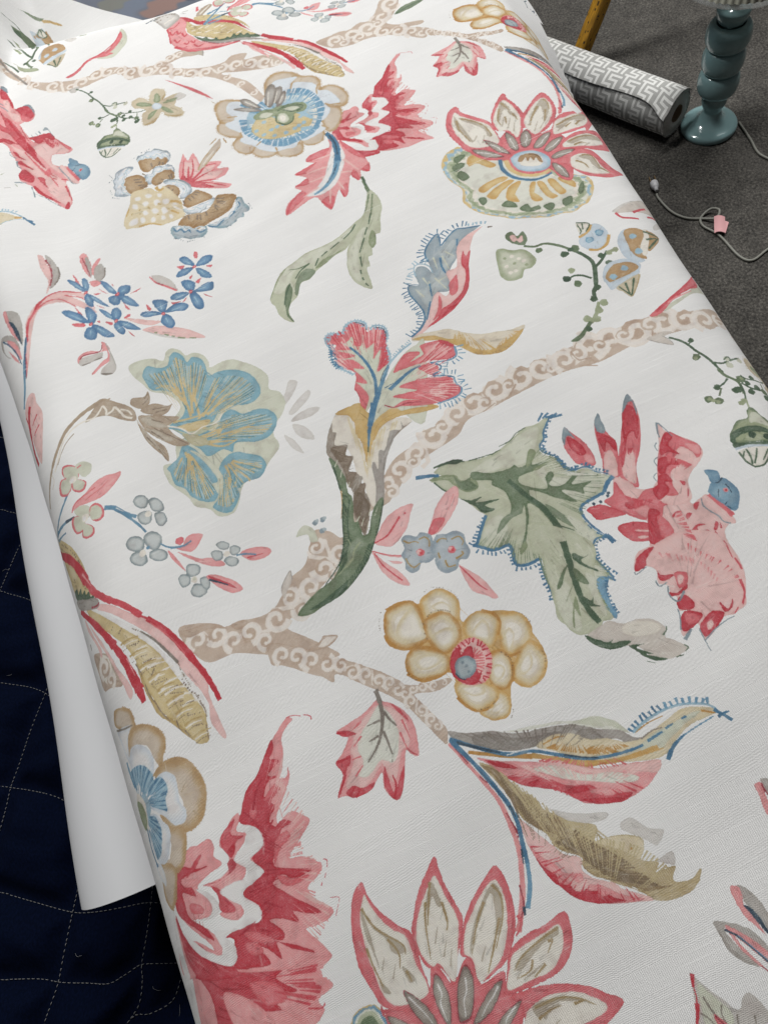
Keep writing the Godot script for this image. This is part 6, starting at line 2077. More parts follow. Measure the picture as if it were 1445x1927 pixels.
func paint_greysprig() -> void:
	from_here(-1835, -3425)
	brush("blue_m2", 24.8, 34.4, [-550,-634,-649,-563,-846,-459,-932,-395])
	brush("blue_m2", 28.7, 36.9, [-659,-400,-791,-419,-931,-425])
	brush("navy", 26.9, 33.6, [-538,-368,-663,-403])
	brush("blue_m2", 24.6, 12.3, [-888,-373,-758,-334,-693,-318])
	brush("blue_m2", 44.7, 31.6, [-250,-297,-167,-256,-85,-156,-11,-92])
	brush("blue_m2", 23.3, 20.7, [-169,-242,-80,-124,-7,-2,31,82])
	brush("white", 10.5, 5.3, [-155,-250,-104,-188])
	patch("rose", [-560,-894,-504,-906,-424,-849,-398,-762,-440,-706,-552,-793])
	patch("sage_l", [-425,-842,-351,-859,-281,-798,-295,-723,-356,-690,-401,-747])
	patch("rose", [-588,-801,-492,-754,-498,-662,-566,-614,-645,-669,-636,-756])
	patch("rose", [-467,-722,-362,-653,-368,-583,-424,-560,-497,-630])
	patch("sage_l", [-516,-439,-406,-414,-362,-342,-405,-275,-514,-375])
	patch("rose", [-372,-363,-313,-385,-259,-318,-264,-229,-322,-199,-380,-253])
	patch("rose", [-561,-377,-443,-313,-454,-200,-543,-198,-588,-288])
	patch("rose", [-444,-239,-371,-166,-386,-102,-463,-103,-499,-155])
	wash("sage_l", "sage_l", 0.6, [-547,-877,-501,-884,-427,-835,-410,-760,-440,-706,-544,-788])
	wash("sage_l", "sage_l", 0.6, [-420,-831,-353,-848,-289,-794,-301,-726,-356,-690,-401,-747])
	wash("sage_l", "sage_l", 0.6, [-577,-786,-494,-747,-505,-667,-560,-633,-620,-675,-618,-744])
	wash("sage_l", "sage_l", 0.6, [-467,-722,-376,-655,-383,-600,-426,-585,-486,-639])
	wash("sage_l", "sage_l", 0.6, [-510,-427,-408,-407,-375,-349,-412,-279,-506,-370])
	wash("sage_l", "sage_l", 0.6, [-369,-345,-317,-363,-276,-311,-285,-240,-324,-222,-380,-253])
	wash("sage_l", "sage_l", 0.6, [-540,-362,-444,-307,-459,-211,-529,-211,-563,-279])
	wash("sage_l", "sage_l", 0.6, [-444,-239,-384,-173,-404,-119,-458,-122,-488,-163])
	spot("ivory", 39.0, [-474,-727,-431,-298])
	spot("white", 21.0, [-483,-724,-440,-289])
	brush("rose", 13.0, 10.1, [-409,-816,-371,-828])
	patch("rose_l", [-556,-435,-503,-493,-385,-528,-291,-590,-179,-612,-101,-594,-47,-590,-56,-545,-136,-474,-240,-417,-349,-412,-465,-436])
	brush("rose", 20.7, 11.8, [-557,-428,-505,-486,-388,-514,-287,-538])
	brush("rose", 8.5, 5.7, [-398,-457,-252,-503,-162,-553])
	wash("slate_d", "slate_w", 0.62, [-8,-239,33,-279,93,-257,116,-193,77,-138,19,-166])
	wash("slate_d", "slate_w", 0.62, [116,-193,181,-192,225,-110,208,-44,128,-84])
	wash("slate_d", "slate_w", 0.62, [-2,-102,59,-117,113,-76,94,3,40,14,-1,-28])
	wash("slate_d", "slate_w", 0.62, [133,-52,205,-31,221,51,175,90,133,52])
	spot("ivory", 28.6, [87,-74])
	wash("slate_d", "slate_w", 0.62, [-154,125,-110,69,-38,89,-3,157,-31,229,-114,202])
	wash("slate_d", "slate_w", 0.62, [0,115,75,93,136,160,131,237,71,279,9,220])
	wash("slate_d", "slate_w", 0.62, [-151,254,-104,214,-24,253,-11,338,-61,362,-128,322])
	wash("slate_d", "slate_w", 0.62, [23,270,97,278,153,334,139,391,72,386,10,327])
	spot("ivory", 33.1, [-37,254])
	spot("bluem", 17.9, [14,225])
	brush("blue_m2", 15.2, 17.7, [118,238,179,304,283,341,355,327])
	brush("navy", 12.7, 8.9, [187,320,270,342,335,331])
	patch("rose", [233,288,253,255,302,265,303,308,262,323])
	patch("rose_l", [283,341,321,289,376,273,460,316,426,369,361,421,303,407,232,344])
	brush("blue_m2", 17.7, 15.2, [188,316,282,343,361,330])
	patch("rose_l", [231,372,307,437,386,508,475,543,550,619,541,648,454,613,356,528,271,433])
	patch("rose_l", [161,324,197,384,233,484,254,568,216,503,169,398])
	wash("slate_d", "slate_w", 0.62, [534,450,592,448,635,492,616,530,560,510])
	wash("slate_d", "slate_w", 0.62, [631,524,680,528,708,575,666,608,623,587])
	wash("slate_d", "slate_w", 0.62, [477,504,514,495,565,532,547,591,489,577])
	wash("slate_d", "slate_w", 0.62, [554,607,608,593,666,648,640,689,583,674])
	spot("ivory", 26.5, [592,565])
	patch("rose_l", [691,607,780,605,882,643,931,703,864,735,749,700])
	brush("blue_m2", 15.6, 12.0, [659,611,722,629,807,676])
	brush("red_m", 9.6, 6.0, [734,669,864,695])
	wash("slate_d", "slate_w", 0.62, [265,526,310,520,364,565,354,620,301,636,251,600])
	wash("slate_d", "slate_w", 0.62, [177,605,215,576,271,615,253,679,192,684])
	wash("slate_d", "slate_w", 0.62, [242,739,285,694,338,718,364,795,298,816,248,781])
	wash("slate_d", "slate_w", 0.62, [341,667,397,680,402,747,367,783,335,730])
	spot("ivory", 28.4, [295,659])
	spot("sage_l", 14.2, [296,653])
	patch("rose_l", [389,669,456,687,515,734,590,810,630,889,598,906,531,886,466,816,416,741])
	patch("red_m", [400,670,458,721,551,817,584,872,526,818,441,739])
	brush("navy", 16.5, 9.4, [401,708,460,755,528,813])

func paint_twins() -> void:
	from_here(185, -2113)
	patch("pink2", [-344,-294,-267,-383,-170,-458,-51,-481,40,-465,-5,-403,-77,-304,-178,-234,-245,-214,-303,-248])
	brush("red_m", 11.6, 16.2, [-344,-294,-244,-305,-162,-359,-92,-413])
	spot("red_m", 9.3, [-46,-421])
	patch("pink2", [-383,-240,-323,-198,-260,-148,-191,-115,-199,-96,-276,-137,-347,-197])
	patch("pink2", [-372,-222,-305,-124,-221,-71,-227,-54,-286,-83,-292,-99])
	patch("pink2", [-388,-242,-361,-190,-318,-92,-267,-15,-235,78,-237,134,-306,81,-362,-10,-386,-99])
	brush("rose", 9.1, 6.8, [-383,-240,-299,-167,-199,-110])
	brush("red_m", 9.0, 11.3, [-375,-216,-357,-111,-314,-13,-268,74])
	patch("pink2", [48,-188,120,-285,194,-369,298,-438,388,-449,386,-391,336,-307,237,-223,126,-161,67,-164])
	patch("rose", [42,-188,110,-263,152,-275,208,-239,121,-177,66,-162])
	brush("rose_l", 9.3, 5.8, [257,-295,347,-399])
	wash("slate_b", "slate_bl", 0.6, [-153,-235,-100,-249,-45,-208,-2,-226,58,-169,49,-94,16,8,-50,27,-89,8,-131,52,-188,49,-214,-2,-196,-59,-203,-114,-161,-159])
	wash("slate_b", "slate_bl", 0.6, [58,-116,97,-149,169,-124,227,-121,275,-69,265,5,264,83,221,125,169,111,122,164,42,163,4,118,-2,51,21,-2,11,-60])
	brush("brown_y", 13.7, 9.2, [-143,-217,-115,-183,-71,-175,-46,-149])
	brush("brown_y", 13.7, 9.1, [-35,-176,11,-173,29,-131,10,-87])
	brush("brown_y", 13.5, 9.0, [-182,-78,-176,-23,-151,16,-99,3])
	brush("brown_y", 13.6, 9.1, [73,-95,114,-107,150,-81])
	brush("brown_y", 13.5, 9.0, [179,-66,237,-62,251,-15,227,12])
	brush("brown_y", 13.5, 9.0, [50,-14,45,36])
	brush("brown_y", 13.2, 8.8, [74,64,72,120,125,133])
	brush("brown_y", 13.3, 8.8, [146,87,207,79,207,54])
	spot("rose", 30.3, [-66,-75,148,8])
	spot("pink", 17.9, [-75,-80,146,2])
	spot("red_m", 11.2, [155,14,-63,-68])
	patch("pink2", [143,143,172,176,219,248,261,329,280,409,295,475,268,480,215,426,154,363,140,271])
	brush("red_m", 7.5, 12.9, [144,149,172,226,201,312])
	brush("red_m", 12.7, 6.3, [191,284,217,350,250,401])

func paint_birdtail() -> void:
	from_here(-2119, -2289)
	patch("pink", [-401,-565,-337,-462,-273,-336,-217,-182,-186,-82,-130,30,-102,126,-121,186,-150,178,-175,67,-212,-59,-249,-198,-314,-346])
	patch("pink", [-458,-651,-386,-477,-309,-305,-338,-246,-360,-359,-456,-543])
	patch("pink", [-238,-662,-96,-573,34,-440,156,-345,242,-218,322,-71,368,24,419,193,466,320,450,416,460,533,478,662,484,751,460,756,426,683,407,598,426,496,401,383,351,268,292,134,222,-56,124,-223,14,-361,-114,-504,-251,-623])
	patch("white", [-364,-690,-208,-578,-62,-425,49,-306,121,-212,179,-75,268,87,336,237,394,368,406,487,393,570,351,440,270,218,159,0,82,-156,-47,-328,-205,-530])
	patch("straw_b", [-398,-710,-325,-660,-153,-474,-44,-339,51,-219,137,-95,184,-1,225,115,275,244,339,400,384,522,374,649,356,727,289,725,257,684,216,591,154,486,84,399,50,292,19,173,2,47,-24,-85,-78,-220,-184,-375,-324,-547])
	patch("straw_l", [-50,-317,63,-177,150,-52,175,32,66,-6,-7,-100,-51,-219])
	patch("straw_bd", [-13,-79,2,47,19,173,50,292,84,399,154,486,216,591,257,684,208,620,128,497,57,409,17,277,-15,110])
	brush("ivory", 22.6, 9.0, [31,-11,103,-13,181,10])
	brush("ivory", 22.6, 9.0, [55,36,127,33,207,46])
	brush("ivory", 22.6, 9.0, [87,146,156,106,252,103])
	brush("ivory", 22.3, 8.9, [122,244,180,200,297,207])
	brush("ivory", 22.1, 8.8, [135,285,233,271,330,305])
	brush("ivory", 22.1, 8.8, [198,360,285,342,347,370])
	brush("ivory", 21.6, 8.6, [239,424,312,411,374,439])
	brush("ivory", 22.8, 9.1, [-1,-122,52,-133,100,-136])
	dots("brown_g", 5.6, 14.6, [89,182,185,179])
	dots("brown_g", 5.6, 14.4, [190,252,304,269])
	dots("brown_g", 5.5, 14.4, [180,294,288,331])
	dots("brown_g", 5.4, 14.0, [232,409,333,421])
	dots("brown_g", 5.3, 13.8, [264,502,351,518])
	dots("brown_g", 5.2, 13.6, [275,584,358,609])
	dots("brown_g", 5.6, 14.7, [44,-16,141,-20])
	dots("brown_g", 6.5, 17.0, [-149,-382,-125,-407])
	dots("brown_g", 6.5, 17.0, [-90,-325,-62,-348])
	dots("brown_g", 5.9, 15.4, [-33,-235,-1,-256])
	dots("brown_g", 5.8, 15.0, [14,-175,55,-192])
	brush("brown_g", 10.2, 6.8, [13,147,19,220,48,302])
	brush("brown_g", 9.8, 6.5, [50,292,84,399,130,487])
	brush("brown_g", 9.5, 6.3, [174,495,178,563,196,582])
	brush("brown_g", 9.4, 6.3, [216,591,234,647])
	brush("brown_g", 10.1, 6.7, [73,104,108,61])
	brush("brown_g", 9.5, 6.4, [371,449,390,502,388,568])
	brush("brown_g", 9.3, 6.2, [368,614,359,718])
	brush("brown_g", 10.4, 7.0, [-25,-37,2,47])
	dots("brown_g", 5.7, 15.8, [24,-305,121,-212,204,-76,282,81,302,186,350,360,386,478])
	brush("taupe_d", 11.4, 27.3, [84,-253,155,-160,219,-45,289,97])
	dots("brownd", 6.6, 24.2, [283,213,322,335,383,409])
	brush("red", 50.0, 71.8, [-511,-756,-361,-582,-245,-410,-159,-250])
	brush("red", 56.0, 80.3, [-169,-267,-111,-116,-74,34,-44,166])
	brush("red", 77.4, 39.9, [-50,140,-38,216,-31,265])
	brush("red_m", 56.0, 50.9, [-210,-746,-136,-655,2,-521,116,-376])
	brush("red", 45.7, 52.6, [153,-333,242,-218,322,-71,396,98])
	brush("red", 52.7, 32.9, [388,82,452,244,488,365,512,495])
	brush("red_m", 18.5, 13.9, [75,-408,190,-291,273,-155])
	brush("rose_l", 12.2, 7.3, [-83,-114,-50,46])
	brush("rose", 11.4, 6.9, [166,-290,285,-112,359,57])
	brush("straw_bd", 19.0, 9.5, [-105,-228,-32,-240,53,-230])
	brush("ivory", 15.4, 7.1, [-98,-203,-26,-213,44,-205])
	dots("brown_g", 5.3, 14.2, [-92,-176,-21,-186,39,-178])
	brush("straw_bd", 18.3, 9.1, [-55,-108,14,-123,97,-115])
	brush("ivory", 14.9, 6.9, [-48,-84,19,-96,88,-90])
	dots("brown_g", 5.2, 13.8, [-43,-58,25,-70,83,-63])
	brush("straw_bd", 18.1, 9.0, [-7,8,59,-8,141,-1])
	brush("ivory", 14.6, 6.7, [-1,31,64,18,132,24])
	dots("brown_g", 5.1, 13.5, [4,58,69,44,127,50])
	brush("straw_bd", 18.1, 9.0, [39,123,104,105,185,113])
	brush("ivory", 14.6, 6.7, [46,146,109,131,177,137])
	dots("brown_g", 5.0, 13.4, [51,172,115,157,172,164])
	brush("straw_bd", 17.8, 8.9, [86,236,149,218,230,226])
	brush("ivory", 14.5, 6.7, [92,258,155,244,222,250])
	dots("brown_g", 5.0, 13.4, [98,284,160,269,217,276])
	brush("straw_bd", 17.6, 8.8, [131,346,194,329,274,337])
	brush("ivory", 14.2, 6.6, [138,369,200,354,266,361])
	dots("brown_g", 4.9, 13.1, [143,394,205,380,261,386])
	brush("straw_bd", 17.2, 8.6, [176,455,238,438,317,445])
	brush("ivory", 14.0, 6.5, [181,476,243,462,308,468])
	dots("brown_g", 4.8, 12.9, [186,501,248,487,303,493])
	brush("straw_bd", 16.9, 8.4, [218,560,280,543,358,550])
	brush("ivory", 13.7, 6.3, [223,581,284,567,349,572])
	dots("brown_g", 4.7, 12.7, [228,605,289,591,344,596])
	brush("straw_bd", 16.6, 8.3, [259,662,320,646,397,652])
	brush("ivory", 13.5, 6.2, [264,683,324,669,388,674])
	dots("brown_g", 4.7, 12.5, [268,706,328,693,383,698])

func paint_birdbody() -> void:
	from_here(598, -9357)
	brush("rose", 32.0, 42.7, [-116,-612,-134,-522])
	patch("brown_l2", [-179,-448,-87,-531,35,-540,50,-489,-58,-429,-129,-391])
	brush("ivory", 24.9, 14.2, [-128,-440,-39,-489,29,-519])
	brush("blue_m2", 12.1, 20.7, [249,-448,105,-381,-46,-369])
	brush("blue_m2", 12.1, 15.5, [188,-247,110,-301,45,-305])
	brush("navy", 14.1, 17.6, [199,-330,295,-291])
	brush("blue_m2", 10.3, 17.1, [167,-395,60,-380,-49,-384])
	patch("straw_b", [-211,-439,-123,-410,1,-330,137,-198,232,-27,297,138,322,281,268,140,171,-17,40,-169,-102,-282,-199,-354])
	dots("brown_g", 7.0, 42.1, [-129,-391,13,-274,151,-146,239,48,297,226])
	patch("red", [-361,-583,-298,-533,-226,-414,-176,-333,-29,-231,110,-108,224,48,283,227,350,404,416,496,502,569,627,730,765,906,617,761,464,600,383,472,301,300,233,161,139,-7,-21,-161,-196,-266,-253,-375,-312,-428])
	patch("straw_b", [-327,-403,-297,-427,-255,-316,-199,-256,-44,-182,139,-7,230,171,295,319,355,430,260,384,142,315,28,266,-65,191,-147,70,-234,-38,-310,-130,-352,-238])
	brush("ivory", 20.4, 10.2, [-288,-307,-237,-276])
	brush("ivory", 20.4, 10.2, [-217,-198,-158,-196])
	brush("ivory", 20.5, 10.2, [-141,-156,-82,-153])
	brush("ivory", 20.5, 10.2, [-48,-70,39,-65])
	brush("ivory", 20.9, 10.5, [9,39,95,44])
	brush("ivory", 20.4, 10.2, [58,167,150,150])
	brush("ivory", 20.7, 10.4, [-164,-76,-83,-51])
	brush("ivory", 20.7, 10.4, [-78,33,-4,80])
	brush("ivory", 19.8, 9.9, [148,249,234,248])
	brush("ivory", 20.4, 10.2, [-263,-139,-199,-108])
	brush("ivory", 21.1, 10.5, [27,-23,84,-20])
	brush("ivory", 20.3, 10.2, [-299,-218,-246,-198])
	dots("brown_g", 6.8, 37.3, [-249,-238,-196,-118,-124,-12])
	dots("brown_g", 6.9, 38.0, [-100,-93,-43,14,19,103])
	dots("brown_g", 6.8, 37.5, [76,106,132,210,222,286])
	dots("brown_g", 6.9, 38.0, [-228,-59,-138,39,-56,160])
	patch("green_d", [-307,-115,-260,-49,-219,14,-176,16,-165,80,-107,136,-76,128,-57,212,9,235,40,227,68,277,126,229,147,296,196,277,218,341,264,330,288,382,359,421,377,490,262,419,144,352,42,314,-65,242,-171,153,-254,34])
	patch("taupe_g", [-301,-60,-211,88,-108,188,22,285,147,342,262,419,395,538,350,528,179,417,34,339,-63,282,-151,186,-235,70])
	brush("red_d", 10.1, 6.7, [-245,55,-153,192,-64,286,57,357,154,407])
	patch("rose_l", [-562,-471,-518,-500,-363,-572,-312,-428,-353,-312,-358,-218,-316,-110,-257,44,-154,196,-40,303,151,414,-7,379,-137,340,-260,267,-369,193,-480,69,-567,-86,-581,-221,-572,-342])
	patch("rose", [-543,-68,-413,87,-245,214,-52,341,-137,340,-260,267,-369,193,-480,69])
	brush("red_m", 23.1, 16.0, [-543,-398,-530,-308,-483,-346])
	brush("red_m", 22.6, 15.6, [-465,-357,-458,-275,-414,-302])
	brush("red_m", 22.6, 15.6, [-417,-266,-404,-182,-366,-213])
	brush("red_m", 22.3, 15.4, [-534,-210,-512,-131,-463,-155])
	brush("red_m", 22.3, 15.4, [-444,-66,-414,-17,-382,-54])
	brush("red_m", 22.8, 15.8, [-344,43,-309,128,-242,124])
	brush("red_m", 22.3, 15.4, [-543,-68,-495,19,-425,25])
	brush("red_m", 22.3, 15.4, [-362,-49,-335,12,-309,-29])
	brush("red_m", 21.3, 17.7, [-559,-482,-571,-316,-592,-154])
	brush("red_m", 18.2, 14.6, [-553,-477,-472,-443,-384,-495])
	brush("red_m", 27.9, 17.4, [-572,-66,-447,109,-356,197])
	brush("red_m", 23.6, 13.5, [-257,257,-80,341,151,414])
	wash("taupe_gl", "ghost", 0.6, [-671,-813,-586,-907,-473,-860,-385,-732,-349,-599,-402,-541,-503,-499,-577,-500,-619,-644,-652,-762])
	brush("ivory", 25.5, 14.6, [-564,-619,-481,-651])
	brush("ivory", 25.5, 14.6, [-487,-627,-421,-646])
	dots("brownd", 10.9, 40.1, [-643,-802,-564,-832,-479,-803,-388,-717])
	dots("brownd", 10.0, 40.0, [-627,-739,-548,-751,-464,-722])
	brush("navy", 26.2, 17.5, [-765,-819,-711,-836,-625,-820])
	brush("taupe_d", 18.0, 12.0, [-708,-853,-632,-879,-577,-851])
	brush("taupe_d", 9.6, 7.7, [-307,-670,-232,-633])
	brush("taupe_d", 9.6, 7.7, [-328,-649,-265,-596])
	patch("rose_l", [146,432,229,516,310,690,334,829,301,801,228,603])
	patch("taupe_l", [-465,121,-371,199,-283,246,-308,341,-383,247])
	brush("taupe_g", 17.4, 17.4, [-283,246,-311,352])

func paint_flame() -> void:
	from_here(-1762, -760)
	patch("rose_l", [-476,-86,-361,-172,-308,-199,-254,-188,-171,-196,-148,-133,-168,-83,-125,-30,-145,-4,-226,9,-322,51,-271,116,-226,189,-236,241,-300,249,-412,220,-319,307,-263,392,-267,464,-304,451,-343,374,-459,248,-551,131,-542,20])
	patch("red", [-490,-91,-398,-104,-304,-56,-212,-42,-294,-41,-438,-38,-373,21,-352,97,-448,39,-455,105,-439,200,-342,288,-300,378,-427,259,-536,147,-541,55,-501,-25])
	patch("red_m", [-389,-31,-305,-103,-243,-125,-301,-67])
	patch("rose_l", [-441,-27,-306,1,-319,41,-406,20])
	patch("white", [-339,59,-256,111,-209,196,-233,253,-315,254,-413,222,-296,239,-256,200,-277,136])
	patch("rose", [-408,121,-328,161,-328,206,-412,176])
	patch("rose_l", [-50,-200,4,-250,63,-268,62,-226,21,-171,75,-130,45,-78,-20,-34,-44,3,15,61,-15,117,-81,125,-160,138,-102,194,-67,285,-90,320,-140,322,-221,257,-161,226,-189,149,-223,90,-281,56,-162,58,-88,19,-75,-68,-113,-119,-89,-180])
	patch("red_m", [-92,-170,-47,-211,28,-240,-21,-164,58,-119,2,-107,-32,-39,-93,-6,-97,50,-165,68,-281,56,-204,69,-85,55,-36,17,-78,-58,-101,-114])
	patch("red_m", [-233,80,-180,119,-158,172,-112,268,-173,265,-212,228,-203,154])
	patch("red", [-75,-68,-13,-101,-49,-23])
	patch("rose_l", [426,-622,552,-714,601,-692,541,-657,489,-600,475,-514,440,-426,394,-369,441,-349,473,-405,465,-339,416,-273,351,-202,306,-148,304,-101,396,-140,469,-86,503,-36,412,38,345,80,304,121,398,148,489,236,438,288,362,324,386,399,470,497,426,532,336,540,264,533,332,621,378,721,281,694,187,688,68,683,-215,576,-171,427,-211,391,-105,368,26,387,33,325,-43,207,64,149,122,127,51,29,158,-20,162,-112,69,-199,83,-266,149,-374,253,-443,337,-536])
	patch("red", [417,-625,410,-549,370,-508,427,-470,326,-412,390,-378,312,-367,260,-290,337,-319,384,-299,300,-248,313,-206,253,-146,273,-90,334,-113,395,-63,316,-61,246,28,199,90,208,139,342,199,417,240,289,239,228,192,155,219,256,336,396,478,304,453,230,413,245,478,151,425,70,404,132,482,128,533,71,521,174,581,273,650,273,666,157,595,79,534,85,629,23,554,-48,506,15,623,-79,612,-211,562,-171,427,-222,386,-82,377,26,387,36,315,-49,204,64,149,122,127,70,31,164,-17,174,-108,57,-204,92,-274,149,-374,253,-443,337,-536])
	patch("rose", [253,-268,309,-318,371,-341,326,-286])
	patch("rose", [137,-243,178,-287,184,-223,147,-190])
	patch("rose", [245,-7,335,-41,344,10,265,47,203,114])
	patch("rose", [194,179,289,239,397,260,275,278,211,242])
	patch("rose", [-105,410,-25,431,71,521,-42,488])
	patch("rose", [-111,471,-42,488,-12,551,-83,544])
	brush("red_d2", 17.2, 7.4, [164,-244,225,-354,282,-405])
	brush("red_d2", 16.5, 7.1, [220,-88,276,-137])
	brush("red_d2", 15.7, 6.7, [96,206,199,203])
	brush("red_d2", 15.4, 6.6, [67,295,169,368])
	brush("red_d2", 15.1, 6.5, [0,430,74,470])
	streaks("red_d2", 9.1, 18, 0.4, [101,-258,162,-112,162,5,119,137,-10,220,29,377,-168,417], 411, 221)
	streaks("rose_l", 10.3, 44, 0.35, [410,-549,440,-426,390,-358,416,-273,469,-86,412,38,398,148,489,236,386,399,470,497,332,621,378,721], 15, 61)
	streaks("pink", 10.3, 34, 0.3, [458,-482,414,-348,427,-268,479,-76,393,53,463,219,364,390,454,490,321,617], 83, 88)
	patch("white", [45,-185,90,-180,164,-118,164,-17,66,24,70,49,122,127,46,164,-53,197,28,301,26,365,-84,381,-221,381,-177,446,-182,527,-233,549,-333,514,-484,426,-587,279,-603,174,-513,276,-384,403,-288,467,-255,448,-285,331,-176,361,-82,334,-64,275,-150,186,-183,129,-78,114,-4,122,18,73,-44,3,-20,-34,39,-57,76,-112,77,-136,27,-168])
	patch("red", [-578,135,-547,256,-453,402,-304,514,-211,562,-227,612,-555,514,-595,332])
	patch("rose_l", [-589,143,-587,279,-575,424,-534,519,-725,462,-647,276])
	patch("white", [-596,96,-597,209,-611,394,-604,504,-704,487,-674,304])
	brush("red_m", 7.7, 7.7, [559,-721,615,-713,662,-687])
	brush("red_m", 7.7, 10.3, [679,-688,723,-662,724,-632])
	brush("red_m", 6.7, 6.7, [508,209,527,225,515,263])
	brush("red_m", 6.7, 5.6, [497,289,479,315])
	brush("red_m", 7.8, 7.8, [456,328,445,348])
	brush("red_m", 5.4, 5.4, [476,429,527,446,520,473])
	brush("red_m", 5.4, 5.4, [513,481,474,535])

func paint_flameleaf() -> void:
	from_here(811, -6348)
	patch("rose_l", [336,-467,332,-321,418,-113,470,81,474,189,432,255,377,198,340,290,297,321,259,218,211,303,136,437,98,457,88,340,29,414,-56,533,-93,488,-116,385,-159,287,-312,313,-417,339,-474,344,-465,273,-395,187,-247,133,-278,34,-135,-5,-223,-136,-150,-157,1,-170,-62,-248,-1,-307,212,-307,252,-465])
	patch("white", [278,-445,319,-332,304,-67,178,142,71,261,-51,294,-140,278,-216,223,-106,186,25,87,108,-54,186,-187,252,-330])
	patch("rose", [210,-303,128,-207,29,-203,-59,-258,3,-318])
	patch("rose", [12,-154,-139,-92,-221,-141,-149,-161,3,-174])
	patch("rose", [-135,-5,-150,85,-276,30,-206,15])
	patch("rose", [-247,133,-209,205,-331,277,-471,335,-459,277,-382,197])
	patch("rose", [-116,385,-27,355,16,406,-54,530,-93,488])
	patch("rose", [108,330,186,287,163,408,99,453])
	patch("rose", [259,218,314,158,328,283,299,315])
	patch("rose", [377,198,469,163,452,244,404,248])
	patch("rose", [339,-343,418,-113,470,81,388,-34,338,-202])
	brush("red_m", 15.2, 10.1, [-471,335,-369,205,-254,151])
	brush("red_m", 14.8, 9.9, [-52,525,-113,376])
	brush("red_m", 15.0, 10.0, [99,453,101,348])
	brush("red_m", 15.3, 10.2, [299,315,266,222])
	brush("red_m", 15.3, 10.2, [439,258,380,188])
	brush("red_m", 16.9, 11.3, [-216,-131,-110,-80])
	brush("red_m", 16.3, 10.8, [-276,30,-179,76])
	brush("red_m", 16.9, 11.2, [-54,-247,69,-226])
	brush("pink", 27.3, 8.5, [-74,185,-248,223])
	brush("pink", 28.0, 8.7, [25,87,-143,66])
	brush("pink", 29.7, 9.3, [100,-33,-113,-69])
	brush("pink", 30.4, 9.5, [186,-187,3,-224])
	brush("pink", 28.0, 8.7, [277,-36,352,182])
	brush("pink", 27.8, 8.7, [186,123,294,169])
	brush("pink", 27.1, 8.5, [118,221,138,371])
	brush("pink", 26.7, 8.4, [13,291,-48,452])
	brush("blue", 56.7, 71.8, [257,-533,288,-384,266,-206,209,-33])
	brush("bluem", 65.9, 20.8, [216,-53,135,89,35,189,-63,239,-147,254])
	brush("navy", 17.0, 11.3, [276,-486,284,-304,246,-137])
	brush("navy", 10.5, 7.0, [198,-16,102,115,22,181])

